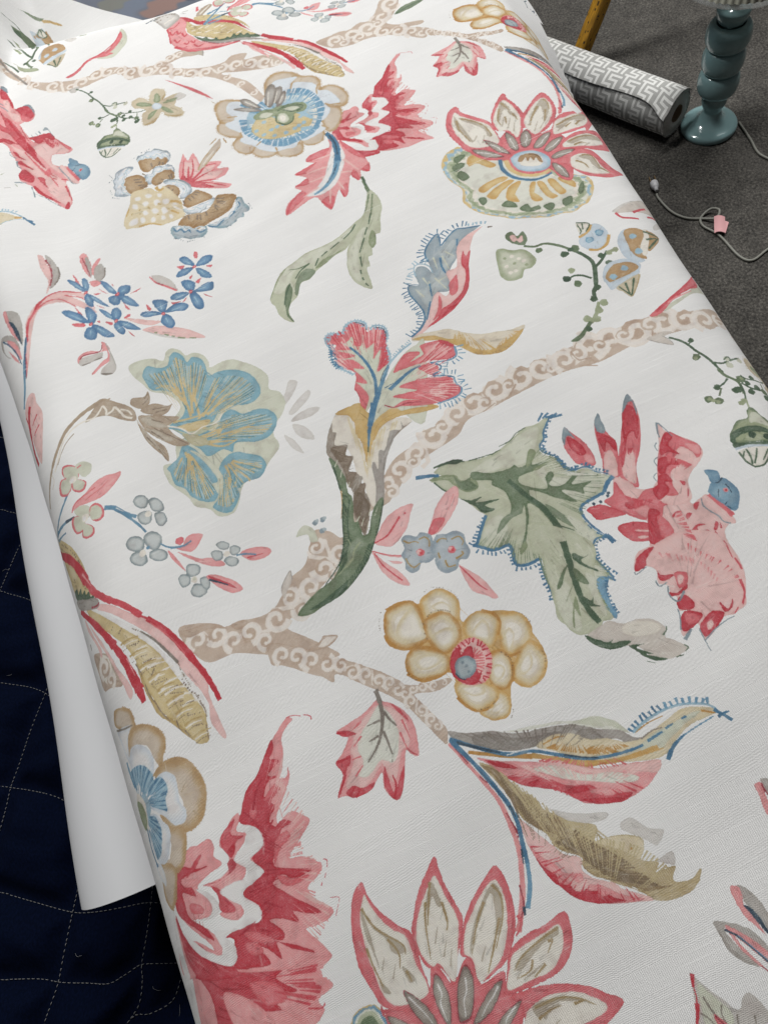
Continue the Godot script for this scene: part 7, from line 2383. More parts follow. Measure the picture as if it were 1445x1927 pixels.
func paint_bigblue() -> void:
	from_here(773, -7444)
	wash("tan_bd", "tan_p", 0.72, [-57,-498,-5,-629,101,-704,216,-671,311,-586,375,-467,311,-389,197,-367,138,-300,24,-275,-103,-306])
	wash("tan_bd", "tan_p", 0.72, [287,-520,375,-467,485,-379,531,-261,487,-112,408,-63,275,-186,211,-356])
	wash("tan_bd", "tan_p", 0.72, [408,-63,502,-130,594,-93,673,19,698,177,643,297,565,304,450,204])
	wash("tan_bd", "tan_p", 0.72, [397,161,503,244,561,314,543,404,462,526,393,577,320,549,320,369])
	wash("tan_bd", "tan_p", 0.72, [230,434,301,510,236,644,148,660,65,615,37,507])
	wash("tan_bd", "tan_p", 0.72, [17,519,21,649,-48,703,-164,661,-247,565,-219,429])
	wash("tan_bd", "tan_p", 0.72, [-212,461,-261,556,-383,521,-463,398,-456,266,-340,220])
	wash("tan_bd", "tan_p", 0.72, [-415,300,-517,353,-601,231,-616,87,-506,36])
	wash("tan_bd", "tan_p", 0.72, [-492,46,-633,-52,-698,-172,-686,-267,-601,-315,-451,-189])
	wash("tan_bd", "tan_p", 0.72, [-629,-281,-639,-484,-612,-607,-523,-626,-400,-557,-325,-464,-303,-319,-451,-189])
	fringe("brown_l", 13.7, 9.8, 21.6, -1, [-57,-498,-5,-629,101,-704,216,-671,311,-586,375,-467,311,-389,197,-367,138,-300,24,-275,-103,-306])
	fringe("brown_l", 14.1, 10.1, 22.2, -1, [287,-520,375,-467,485,-379,531,-261,487,-112,408,-63,275,-186,211,-356])
	fringe("brown_l", 13.4, 9.6, 21.1, -1, [408,-63,502,-130,594,-93,673,19,698,177,643,297,565,304,450,204])
	fringe("brown_l", 12.9, 9.2, 20.2, -1, [397,161,503,244,561,314,543,404,462,526,393,577,320,549,320,369])
	fringe("brown_l", 12.9, 9.2, 20.3, -1, [230,434,301,510,236,644,148,660,65,615,37,507])
	fringe("brown_l", 12.9, 9.2, 20.2, -1, [17,519,21,649,-48,703,-164,661,-247,565,-219,429])
	fringe("brown_l", 13.4, 9.6, 21.1, -1, [-212,461,-261,556,-383,521,-463,398,-456,266,-340,220])
	fringe("brown_l", 13.6, 9.7, 21.4, -1, [-415,300,-517,353,-601,231,-616,87,-506,36])
	fringe("brown_l", 13.4, 9.6, 21.0, -1, [-492,46,-633,-52,-698,-172,-686,-267,-601,-315,-451,-189])
	fringe("brown_l", 13.6, 9.7, 21.4, -1, [-629,-281,-639,-484,-612,-607,-523,-626,-400,-557,-325,-464,-303,-319,-451,-189])
	patch("blue_p2", [0,-512,95,-581,223,-540,336,-483,256,-433,343,-378,457,-250,459,-107,538,-35,584,119,585,228,524,234,439,140,461,265,375,358,299,380,322,499,192,536,91,543,17,519,-52,574,-139,540,-247,514,-361,400,-436,254,-526,101,-478,3,-578,-168,-586,-252,-480,-260,-524,-424,-461,-534,-339,-473,-261,-344,-138,-356])
	brush("tan_bd", 19.7, 11.8, [256,-433,211,-356,195,-312])
	brush("tan_bd", 20.2, 12.1, [492,-201,448,-149,421,-51])
	brush("tan_bd", 18.7, 11.2, [584,253,456,187])
	brush("tan_bd", 18.4, 11.0, [348,518,298,430])
	brush("tan_bd", 18.5, 11.1, [37,507,-15,561])
	brush("tan_bd", 18.8, 11.3, [-226,451,-233,524])
	brush("tan_bd", 19.3, 11.6, [-485,-29,-488,62])
	brush("tan_bd", 19.4, 11.7, [-545,-330,-438,-284])
	brush("tan_bd", 19.7, 11.8, [-333,254,-395,288])
	streaks("bluem", 24.2, 60, 0.5, [-354,-429,-275,-300,-138,-356,161,-366,334,-253,408,-63,424,183,328,349,256,452], -26, 38)
	streaks("bluem", 25.5, 60, 0.45, [-444,-210,-457,-9,-381,187,-259,398,-125,498,37,507,194,486,299,380], -26, 38)
	patch("bluel", [-303,-268,-133,-213,138,-300,302,-161,355,39,332,246,224,404,33,425,-150,372,-312,185,-401,-23])
	streaks("bluem", 24.2, 50, 0.3, [-303,-268,-133,-213,138,-300,302,-161,355,39,332,246,224,404,33,425,-150,372,-312,185,-401,-23], -26, 38)
	streaks("ivory", 18.2, 50, 0.25, [131,-278,321,-114,344,117,296,298,190,405,6,406,-173,341,-318,151,-366,-79], -26, 38)
	patch("straw_b", [-366,2,-268,-117,-142,-80,-33,62,119,69,234,138,256,268,171,365,34,373,-109,349,-254,276,-349,141])
	spot("bluel", 27.8, [-325,61,-213,-22,-180,147,-274,173,-111,145,-60,302,157,160,153,271,43,298,-42,143,-182,262,98,284])
	spot("straw", 17.9, [-269,47,-120,226,-11,256,73,208,203,226,-186,55])
	brush("bluel", 79.0, 39.5, [122,-20,199,137,256,268])
	brush("bluel", 75.2, 37.6, [89,359,211,394])
	patch("green_o", [-282,-178,-169,-208,-77,-176,-6,-184,53,-153,178,-107,258,-34,265,47,215,92,119,69,82,128,46,186,-19,177,-75,87,-87,-39,-198,-67,-283,-122])
	patch("green", [-36,-89,38,-106,116,-26,179,45,242,12,174,-96,85,-142,-7,-126])
	patch("sage_l", [34,-94,131,-73,194,-1,139,10,50,-36])
	patch("sage_l", [-67,6,-16,-44,34,12,34,118,-25,143,-65,80])
	patch("ivory", [-42,10,-4,-4,19,60,-14,108,-46,75])
	patch("sage_l", [-229,-129,-166,-165,-86,-96,-163,-68])
	brush("green_d", 16.2, 12.1, [-73,-29,-89,75,-19,177,60,169,90,104])
	brush("green_d", 14.1, 10.1, [30,-82,104,10,192,57])
	wash("taupe_d", "taupe_gl", 0.45, [-110,-311,-36,-510,51,-558,71,-461,-11,-273,-83,-209])
	wash("taupe_d", "taupe_gl", 0.45, [-11,-273,71,-461,135,-441,97,-332,9,-230])
	wash("taupe_d", "taupe_gl", 0.45, [-20,-194,104,-354,147,-350,116,-261,43,-175])
	wash("taupe_d", "taupe_gl", 0.45, [-339,-502,-267,-489,-203,-366,-172,-251,-268,-322,-328,-399])
	wash("taupe_d", "taupe_gl", 0.45, [-449,-408,-325,-358,-204,-257,-187,-206,-317,-278])
	brush("ivory", 15.8, 7.9, [-97,-246,-15,-468])
	brush("ivory", 15.7, 7.9, [-19,-250,70,-407])
	brush("ivory", 15.7, 7.9, [30,-214,111,-322])
	brush("ivory", 15.8, 7.9, [-296,-447,-197,-279])

func paint_shell() -> void:
	from_here(-565, -7022)
	patch("rose_l", [64,-144,106,-324,192,-503,209,-496,223,-387,278,-448,307,-459,324,-346,322,-254,387,-260,543,-168,477,-95,586,-29,522,58,446,60,374,48,469,157,546,237,477,260,361,188,239,94,149,17,83,-59])
	patch("pink", [112,-209,171,-380,235,-343,296,-381,310,-299,289,-182,366,-190,470,-158,400,-91,510,-31,430,28,311,5,407,111,393,161,294,71,202,-46,134,-67])
	brush("red_m", 30.8, 7.0, [134,-67,122,-204,186,-410])
	brush("red_m", 30.8, 7.0, [149,-77,183,-225,211,-301])
	brush("red_m", 30.8, 7.0, [164,-87,240,-229,270,-378])
	brush("red_m", 31.1, 7.1, [172,-73,290,-143,371,-206,488,-174])
	brush("red_m", 31.1, 7.1, [179,-51,313,-91,441,-101])
	brush("red_m", 31.6, 7.2, [185,-28,311,5,441,77])
	brush("red_m", 31.7, 7.2, [191,-5,323,52,486,228])
	patch("red_m", [69,-141,122,-204,147,-116,202,-46,298,55,368,163,239,90,149,14,86,-67])
	patch("tan_p", [278,-188,347,-295,484,-411,582,-477,628,-502,605,-387,502,-306,386,-215,314,-185])
	brush("tan_bd", 12.6, 9.8, [286,-193,362,-304,459,-372])
	brush("tan_bd", 12.7, 9.8, [360,-212,472,-289,589,-379])
	brush("ivory", 14.1, 11.2, [354,-235,424,-301,522,-368])
	brush("tan_bd", 19.8, 14.2, [660,-481,672,-397])
	brush("tan_bd", 19.8, 11.3, [596,-524,503,-473])
	wash("slate_b", "blue_p2", 0.72, [-287,-740,-254,-799,-192,-783,-159,-812,-101,-780,-70,-802,-14,-761,13,-709,62,-674,80,-587,55,-511,9,-479,-54,-584,-143,-649,-225,-690])
	wash("slate_b", "blue_p2", 0.72, [-524,-265,-606,-350,-645,-414,-618,-468,-631,-545,-608,-582,-614,-651,-578,-675,-557,-736,-503,-744,-448,-732,-384,-705,-341,-651,-378,-604,-463,-600,-463,-472,-462,-346,-444,-250])
	wash("slate_b", "blue_p2", 0.72, [-272,-387,-243,-427,-184,-404,-142,-477,-79,-476,-38,-439,-2,-456,44,-417,58,-351,46,-283,-10,-353,-104,-371,-175,-338,-195,-256,-236,-245,-264,-283])
	wash("slate_b", "blue_p2", 0.72, [-104,-201,-43,-222,52,-169,117,-96,153,0,140,89,79,147,18,147,2,117,54,55,50,-23,-5,-91,-64,-142])
	wash("slate_b", "blue_p2", 0.72, [-18,295,14,411,59,422,106,471,149,442,199,436,246,392,293,440,331,389,326,320,280,309,249,336,179,329,104,338,34,330])
	wash("teal_s", "slate_bl", 0.72, [-206,534,-175,484,-119,505,-63,524,-30,582,23,649,73,637,136,665,135,749,75,798,21,782,-56,760,-111,701,-178,683,-206,604])
	wash("teal_s", "slate_bl", 0.72, [151,674,235,688,326,654,410,650,481,571,528,459,583,477,580,563,611,653,583,706,539,695,521,756,466,738,419,780,318,806,226,759])
	brush("white", 34.3, 18.7, [-265,-689,-217,-727,-208,-677])
	brush("white", 34.3, 18.7, [-199,-691,-164,-730,-139,-667])
	brush("white", 34.1, 18.6, [-97,-680,-56,-693,-20,-624])
	brush("white", 33.5, 18.3, [7,-627,44,-622,43,-539])
	brush("white", 34.6, 18.9, [-475,-675,-428,-693,-386,-632])
	brush("white", 34.9, 19.0, [-538,-591,-491,-606,-482,-512])
	brush("white", 34.8, 19.0, [-577,-485,-529,-498,-490,-414])
	brush("white", 33.8, 18.5, [-559,-362,-505,-347,-481,-264])
	brush("white", 32.3, 17.6, [-156,-365,-92,-423,-48,-395])
	brush("white", 31.6, 17.2, [-1,-386,36,-384,33,-328])
	brush("white", 30.7, 16.8, [-22,-118,33,-143,83,-59,83,34,50,71])
	brush("white", 30.9, 16.8, [9,332,55,343,96,371,156,371,216,372,255,359])
	brush("white", 29.5, 16.1, [-145,558,-92,541,-63,613,-18,624])
	brush("white", 28.7, 15.7, [59,688,108,683,120,723])
	brush("white", 28.9, 15.8, [201,685,294,687,371,662])
	brush("white", 29.2, 15.9, [528,495,530,566,482,607])
	brush("slate_d", 12.5, 10.9, [-287,-740,-245,-781,-188,-769])
	brush("slate_d", 12.4, 10.9, [-74,-783,-16,-752,21,-692,76,-621])
	brush("slate_d", 12.6, 11.0, [-465,-623,-432,-675,-363,-675])
	brush("slate_d", 12.7, 11.1, [-527,-474,-486,-495,-470,-437])
	brush("slate_d", 12.3, 10.8, [-549,-310,-508,-330,-489,-291])
	brush("slate_d", 11.1, 9.7, [-97,-206,-35,-208,49,-156,113,-79,139,30])
	brush("slate_d", 11.1, 9.7, [-7,397,38,408,106,471,162,441,234,439,290,428])
	brush("blue", 18.8, 13.4, [-168,507,-151,581,-100,571,-81,636,-32,632,-24,689])
	brush("blue", 18.3, 13.0, [39,676,71,729,129,712])
	brush("blue", 18.5, 13.2, [159,687,232,737,318,684,391,674,482,607,530,566,523,474])
	wash("brown_sh", "brown_s2", 0.6, [-276,-698,-210,-700,-139,-667,-112,-615,-57,-629,-32,-569,20,-575,29,-507,-21,-458,-101,-490,-157,-467,-224,-454,-272,-533])
	wash("brown_sh", "brown_s2", 0.6, [-498,-507,-459,-553,-394,-532,-333,-499,-273,-409,-261,-243,-328,-234,-395,-228,-459,-244,-497,-380])
	wash("brown_sh", "brown_s2", 0.6, [-217,-270,-175,-338,-104,-371,-5,-369,40,-305,34,-215,-1,-198,-65,-234,-124,-194,-186,-194])
	wash("brown_sh", "brown_s2", 0.6, [-100,-144,-43,-130,22,-57,22,36,-26,81,-47,-23,-77,-95])
	wash("brown_sh", "brown_s2", 0.6, [8,236,54,150,138,107,190,92,246,158,306,258,303,314,228,323,133,318,38,313])
	wash("brown_sh", "brown_s2", 0.6, [311,376,353,309,421,326,515,380,537,430,508,482,432,576,325,618,213,641,112,668,23,649,-47,553,-119,505,-36,415,34,424,131,468,229,455])
	brush("brown_g", 19.9, 13.8, [-149,-503,-152,-579])
	brush("brown_g", 20.2, 14.0, [-75,-493,-57,-544])
	brush("brown_g", 20.2, 14.0, [-32,-465,-26,-513])
	brush("brown_g", 19.9, 13.7, [-386,-441,-315,-400])
	brush("brown_g", 19.9, 13.7, [-382,-396,-302,-340])
	brush("brown_g", 19.9, 13.7, [-360,-317,-290,-282])
	brush("brown_g", 18.8, 13.0, [-344,-274,-272,-250])
	brush("brown_g", 18.2, 12.6, [-156,-213,-120,-210])
	brush("brown_g", 18.2, 12.6, [-107,-258,-78,-232])
	brush("brown_g", 18.3, 12.6, [-16,-280,-22,-210])
	brush("brown_g", 18.3, 12.6, [10,-285,3,-214])
	brush("brown_g", 18.0, 12.5, [-73,-110,-65,-70])
	brush("brown_g", 18.0, 12.5, [-58,-29,-28,-49])
	brush("brown_g", 18.2, 12.6, [-41,45,-7,55])
	brush("brown_g", 18.4, 12.8, [25,170,19,243])
	brush("brown_g", 18.5, 12.8, [80,167,94,234])
	brush("brown_g", 18.5, 12.8, [115,150,135,213])
	brush("brown_g", 18.6, 12.9, [144,130,179,183])
	brush("brown_g", 18.6, 12.9, [161,112,209,163])
	brush("brown_g", 18.0, 12.4, [342,349,416,388])
	brush("brown_g", 18.0, 12.4, [333,381,410,448])
	brush("brown_g", 18.0, 12.4, [327,405,383,459])
	brush("brown_g", 17.7, 12.2, [303,427,335,501])
	brush("brown_g", 17.6, 12.2, [293,440,306,520])
	brush("brown_g", 18.0, 12.5, [-11,413,-33,454])
	brush("brown_g", 17.9, 12.4, [15,430,9,500])
	brush("brown_g", 18.0, 12.4, [106,471,81,545])
	brush("brown_g", 18.0, 12.4, [127,483,116,567])
	brush("brown_g", 18.0, 12.4, [190,468,194,542])
	brush("brown_g", 19.9, 13.8, [-278,-475,-251,-422])
	brush("white", 26.5, 23.4, [-282,-703,-253,-744,-216,-704,-194,-742,-156,-680,-119,-696,-92,-644,-63,-688,-22,-615,11,-646,44,-569,47,-505])
	brush("bluel", 9.4, 7.8, [-282,-703,-253,-744,-216,-704,-194,-742,-156,-680,-119,-696,-92,-644,-63,-688,-22,-615,11,-646,44,-569,47,-505])
	brush("white", 26.9, 23.8, [-386,-664,-442,-664,-440,-577,-495,-589,-492,-501,-529,-498,-505,-409,-544,-366,-495,-297,-463,-228])
	brush("bluel", 9.5, 7.9, [-386,-664,-442,-664,-440,-577,-495,-589,-492,-501,-529,-498,-505,-409,-544,-366,-495,-297,-463,-228])
	brush("white", 24.9, 22.0, [-262,-320,-229,-376,-173,-347,-143,-417,-89,-381,-55,-419,-5,-369,44,-369])
	brush("bluel", 8.8, 7.3, [-262,-320,-229,-376,-173,-347,-143,-417,-89,-381,-55,-419,-5,-369,44,-369])
	brush("white", 23.7, 20.9, [-54,-182,31,-135,92,-45,94,41,41,104])
	brush("bluel", 8.4, 7.0, [-54,-182,31,-135,92,-45,94,41,41,104])
	brush("white", 23.9, 21.1, [-2,305,28,354,82,380,123,360,168,417,203,374,257,398,310,357])
	brush("bluel", 8.4, 7.0, [-2,305,28,354,82,380,123,360,168,417,203,374,257,398,310,357])
	brush("white", 22.7, 20.0, [-160,521,-111,520,-77,577,-30,582,11,650,71,644,125,684])
	brush("bluel", 8.0, 6.7, [-160,521,-111,520,-77,577,-30,582,11,650,71,644,125,684])
	brush("white", 22.5, 19.8, [172,660,241,708,300,665,367,677,419,621,477,604,519,507,556,486])
	brush("bluel", 7.9, 6.6, [172,660,241,708,300,665,367,677,419,621,477,604,519,507,556,486])
	patch("straw_p", [-440,-266,-328,-234,-248,-197,-185,-103,-111,-150,-47,-23,-9,110,6,196,-12,318,-7,397,-85,418,-205,407,-276,392,-356,306,-488,267,-578,205,-631,177,-639,75,-585,-20,-511,-119,-482,-206])
	wash("ivory", "white", 0.6, [-330,-125,-289,-133,-255,-75,-308,-65])
	wash("ivory", "white", 0.6, [-264,7,-213,4,-204,63,-259,81])
	wash("ivory", "white", 0.6, [-380,-35,-339,-42,-315,9,-370,24])
	wash("ivory", "white", 0.6, [-318,112,-267,111,-247,178,-299,186])
	wash("ivory", "white", 0.6, [-218,161,-178,151,-162,235,-216,253])
	wash("ivory", "white", 0.6, [-411,82,-371,76,-356,138,-402,141])
	wash("ivory", "white", 0.6, [-345,216,-309,224,-314,292,-361,276])
	wash("ivory", "white", 0.6, [-241,254,-210,276,-211,330,-252,319])
	wash("ivory", "white", 0.6, [-164,289,-132,311,-133,366,-167,352])
	wash("ivory", "white", 0.6, [-483,-96,-438,-61,-443,6,-498,-37])
	wash("ivory", "white", 0.6, [-437,-168,-378,-141,-389,-95,-437,-114])
	wash("ivory", "white", 0.6, [-579,109,-486,113,-494,193,-583,174])
	wash("ivory", "white", 0.6, [-453,138,-410,170,-420,232,-461,218])
	wash("ivory", "white", 0.6, [-175,45,-116,54,-120,116,-170,120])
	wash("ivory", "white", 0.6, [-107,161,-62,227,-22,311,-70,260])
	wash("ivory", "white", 0.6, [-204,-79,-161,-53,-174,-7,-205,-26])
	wash("ivory", "white", 0.6, [-96,167,-67,149,-44,201])
	brush("straw_bd", 19.2, 11.0, [-452,87,-426,88])
	brush("straw_bd", 19.2, 11.0, [-230,65,-202,100])
	brush("straw_bd", 19.5, 11.2, [-154,203,-133,217])
	brush("straw_bd", 19.1, 10.9, [-338,46,-324,90])
	brush("straw_bd", 19.2, 11.0, [-440,43,-421,22])
	brush("straw_bd", 19.3, 11.0, [-280,209,-259,223])
	brush("straw_bd", 19.5, 11.2, [-514,21,-533,41])
	brush("goldm", 41.6, 25.0, [-190,-179,-170,-112,-119,-119])
	brush("goldm", 36.8, 19.8, [-105,106,-42,146,-8,206])
	brush("goldm", 30.7, 13.9, [-593,9,-574,-10,-532,-64])
	brush("goldm", 22.1, 13.8, [-495,244,-377,290,-274,384])
	brush("goldm", 27.9, 16.7, [-127,240,-65,338])
	dots("navy", 7.9, 31.5, [-631,-771,-606,-684,-671,-671])
	dots("navy", 7.9, 31.7, [-673,-529,-663,-435])
	dots("navy", 7.9, 31.7, [-671,-401,-602,-304])
	dots("navy", 7.8, 31.2, [-316,-763,-298,-812])
	dots("navy", 7.7, 31.0, [-208,-827,-117,-824])
	dots("navy", 6.7, 26.7, [615,603,632,704])
	dots("navy", 6.8, 27.0, [324,828,395,782,458,769])
	dots("navy", 6.6, 26.2, [-215,641,-157,696,-123,744])
	dots("navy", 6.4, 25.7, [-84,776,-7,798])
	dots("navy", 6.5, 26.1, [57,820,104,798])

func paint_branches() -> void:
	from_here(599, -5725)
	bough([-2367,3295,-2161,3327,-2036,3422,-1909,3427,-1748,3468,-1610,3445,-1449,3296,-1293,3235,-1150,3016,-1036,3075,-959,3165,-825,2980,-643,2971,-500,2837,-335,2714,-112,2675,95,2622,230,2525,477,2493,770,2466,1042,2481,1429,2454,1792,2475,2050,2511,2275,2605,2601,2605,2601,2725,2388,2794,2139,2746,1768,2677,1433,2699,1139,2650,795,2648,534,2665,300,2677,166,2771,-132,2828,-297,2896,-486,3026,-567,3061,-729,3080,-1052,3358,-1272,3478,-1475,3556,-1588,3634,-1469,3777,-1294,3990,-1449,3956,-1659,3837,-1869,3720,-2016,3653,-2238,3616])
	scroll([-2245,3436,70,200,1,-2090,3464,66,90,-1,-1988,3556,65,190,1,-1859,3550,69,20,-1,-1766,3659,56,180,1,-1642,3542,77,100,1,-1496,3433,58,30,1,-1320,3431,70,200,1,-1438,3574,60,140,-1,-1177,3342,75,120,-1,-1175,3152,52,20,1,-1022,3278,59,200,1,-1114,3429,53,60,-1])
	scroll([-477,2907,55,200,1,-354,2836,76,30,-1,-178,2763,68,200,1,13,2687,94,150,-1,-234,2821,43,60,1,183,2632,76,200,1,-478,2985,46,0,1,97,2640,57,40,1])
	scroll([406,2556,95,160,-1,602,2535,90,20,1,835,2531,89,190,-1,1004,2526,77,140,1,1188,2542,84,160,-1,1426,2506,93,330,1,248,2579,79,200,1,713,2545,50,60,1,1291,2541,57,20,1,1077,2583,50,0,-1,482,2599,56,90,1,1319,2573,51,0,1])
	scroll([1198,2551,84,200,1,1431,2513,106,20,-1,1620,2533,98,200,1,1808,2575,117,150,-1,2029,2601,98,20,1,2189,2664,86,170,-1,2332,2711,88,200,1,1712,2552,54,60,1,1934,2567,63,20,-1,2493,2714,79,30,1,1315,2550,61,0,1,1505,2554,54,60,1])
	brush("tan", 47.9, 14.7, [2484,2701,2635,2715,2556,2914])
	brush("cream", 22.1, 11.0, [2443,2722,2578,2734,2599,2841])
	patch("taupe_p", [1846,2675,1973,2675,2038,2714,1970,2723,1989,2798,1985,2824,1925,2777,1869,2721])
	brush("taupe_g", 7.4, 6.2, [1858,2698,1919,2766,1987,2821,1984,2763,1955,2706])
	brush("tan", 12.7, 8.9, [1275,2503,1297,2606,1389,2624,1345,2682,1424,2677])
	brush("tan", 12.7, 8.9, [1355,2688,1270,2656])
	brush("tan", 19.8, 12.3, [678,2640,768,2562])
	brush("tan", 11.3, 8.8, [437,2666,552,2638])
	spot("tan", 9.9, [614,2642,650,2647])
	brush("tan", 17.8, 10.2, [1289,2663,1396,2724])
	brush("tan", 15.3, 10.2, [1366,2616,1404,2687])
	patch("taupe_p", [-1528,3323,-1421,3228,-1439,3317,-1497,3377,-1536,3421])
	brush("taupe_g", 9.4, 5.9, [-1531,3334,-1474,3273,-1423,3234,-1430,3309])
	patch("tan", [-2366,3302,-2289,3325,-2138,3339,-2048,3400,-2012,3442,-2139,3388,-2305,3386])
	patch("tan", [-1979,3432,-1912,3426,-1841,3467,-1931,3493])
	bough([-1738,3700,-1546,3819,-1435,3916,-1345,3988,-1224,4091,-1130,4179,-1041,4270,-976,4347,-952,4386,-849,4432,-673,4464,-668,4500,-775,4512,-921,4473,-897,4543,-846,4671,-813,4763,-836,4829,-859,4850,-893,4778,-945,4652,-998,4524,-1084,4406,-1161,4324,-1260,4222,-1297,4170,-1375,4111,-1407,4159,-1468,4088,-1557,4017,-1689,3899,-1784,3841])
	patch("tan", [-1407,3841,-1354,3815,-1261,3861,-1342,3902,-1413,3897,-1505,3868])
	patch("cream", [-1397,3853,-1346,3833,-1275,3861,-1352,3890,-1421,3878])
	scroll([-1406,4017,51,20,1,-1316,4068,45,200,-1,-1256,4154,44,20,1,-1176,4206,44,190,1,-1110,4286,41,10,-1,-1045,4330,38,200,1,-1012,4399,37,20,1,-1502,3942,59,200,1,-1593,3870,59,20,-1,-1688,3812,54,200,1,-961,4502,37,200,1,-916,4587,32,20,-1,-884,4667,34,190,1,-976,4442,30,60,1,-862,4722,27,20,1,-856,4449,27,10,1,-777,4471,25,190,1,-918,4435,25,60,1,-708,4482,17,0,1])
	bough([-2595,-4850,-2541,-4701,-2386,-4338,-2182,-4123,-1914,-3982,-1696,-3919,-1397,-3883,-1217,-3754,-997,-3551,-740,-3529,-592,-3592,-470,-3554,-287,-3358,-387,-3356,-563,-3448,-742,-3381,-451,-3108,-161,-3005,-16,-3054,153,-2978,94,-2896,267,-2832,393,-2721,488,-2529,329,-2528,58,-2684,-213,-2837,-14,-2551,65,-2300,99,-2032,24,-2079,-56,-2309,-161,-2586,-337,-2840,-595,-3030,-860,-3298,-1093,-3438,-1217,-3479,-1302,-3681,-1496,-3727,-1763,-3732,-2009,-3824,-2239,-4000,-2457,-4337,-2634,-4674])
	scroll([-2573,-4680,55,200,1,-2421,-4337,70,20,1,-2280,-4136,57,200,1,-2078,-3977,79,150,1,-1894,-3829,61,20,-1,-1744,-3837,83,200,1,-1554,-3867,84,20,1,-1412,-3805,72,200,-1,-1263,-3705,57,20,1,-1155,-3591,78,160,1,-967,-3473,86,200,-1,-782,-3351,79,20,1,-658,-3178,76,200,1,-530,-3046,69,20,-1,-364,-2963,67,200,1,-187,-2921,58,20,1,-11,-2872,66,200,1,124,-2791,67,20,-1,283,-2679,75,160,1,407,-2569,51,20,1,-813,-3496,48,200,1,-672,-3536,52,20,1,-544,-3524,41,200,1,-180,-2736,44,20,1,-60,-2505,45,200,1,7,-2265,39,20,1])
	patch("rose", [-840,-3173,-685,-2933,-550,-2729,-451,-2534,-417,-2435,-482,-2537,-609,-2752,-738,-2981])
	patch("tan_bd", [-496,-2595,-436,-2379,-403,-2327,-469,-2479])
	patch("taupe_gl2", [-1917,-3788,-1787,-3780,-1835,-3698,-1899,-3705])
	bough([879,-2616,1029,-2641,1175,-2649,1287,-2614,1412,-2655,1521,-2610,1655,-2716,1764,-2848,1936,-2732,1793,-2515,1669,-2433,1742,-2304,1859,-2241,2002,-2164,1965,-2119,1842,-2161,1969,-2029,1908,-1891,1734,-2073,1554,-2239,1375,-2328,1234,-2333,1060,-2386,990,-2434])
	scroll([1085,-2526,71,200,1,1271,-2501,88,20,-1,1467,-2496,94,160,1,1670,-2570,84,20,1,1579,-2300,71,200,-1,1711,-2186,77,20,1,1827,-2084,66,200,1,1908,-1990,54,20,1,1838,-2717,85,200,1,1581,-2487,55,60,1,1148,-2434,55,20,1,1336,-2414,64,200,1])
	patch("green", [1811,-2515,1921,-2564,2079,-2553,2166,-2504,2023,-2461,1879,-2461,1797,-2482])
	brush("green_d", 17.3, 13.0, [1810,-2490,1972,-2512,2130,-2503])
	patch("tan", [1974,-2039,2058,-1916,2175,-1791,2294,-1639,2408,-1590,2512,-1524,2617,-1497,2602,-1449,2486,-1470,2388,-1513,2341,-1521,2407,-1411,2478,-1279,2485,-1192,2452,-1175,2388,-1300,2304,-1476,2207,-1636,2088,-1788,1927,-1933])
	scroll([1989,-1956,38,200,1,2057,-1874,35,20,-1,2127,-1800,35,200,1,2191,-1713,35,20,1,2254,-1626,33,200,-1,2317,-1541,29,20,1,2370,-1439,29,200,1,2413,-1352,26,20,1,2450,-1257,22,200,1,2380,-1566,25,20,1,2459,-1519,23,200,1,2544,-1486,19,20,1])

func paint_budstalk() -> void:
	from_here(-873, -10005)
	patch("sage_l", [72,69,184,30,289,-42,382,-254,412,-261,437,-116,401,42,287,163,201,222,116,202,-9,105])
	patch("rose", [-436,220,-285,175,-179,81,-68,41,77,49,189,9,304,-106,374,-221,376,-106,274,22,170,94,202,145,100,139,-35,87,-158,118,-265,211,-388,261])
	brush("red_m", 20.9, 13.9, [-72,61,94,37,264,-60,360,-193])
	brush("red_m", 13.7, 8.5, [-382,230,-251,150,-132,66])
	brush("rose_l", 17.7, 8.8, [105,118,252,56])

func paint_budright() -> void:
	from_here(2964, -3381)
	patch("sage_l", [-308,146,-161,116,-29,81,253,-59,239,27,257,57,44,90,-111,141,-245,169])
	patch("rose", [-393,147,-319,121,-199,93,-99,59,103,-50,235,-140,278,-95,180,3,33,38,-86,82,-188,117,-280,164,-350,174])
	brush("red_m", 27.5, 13.8, [-327,134,-165,79,12,2,350,-205])
	brush("red_m", 16.1, 8.0, [-108,73,33,38,253,-59])
	brush("rose_l", 16.5, 8.3, [-207,106,-75,86,53,56])
	brush("taupe_p", 19.0, 11.4, [86,925,96,1027,76,1102])
	patch("ghost", [-77,-993,247,-1059,148,-927,8,-918])
	patch("taupe_p", [-71,-959,138,-1033,393,-1103,361,-931,381,-883,140,-899,-12,-927])
	brush("red_m", 25.1, 20.9, [-71,-953,-44,-872,85,-817])
	brush("red_m", 25.8, 20.7, [75,-902,271,-964])
	brush("red_m", 23.8, 23.8, [200,-843,381,-883])
	brush("taupe_g", 15.0, 12.5, [393,-1103,364,-1007])
	patch("ghost", [194,-731,353,-824,361,-771,181,-680])

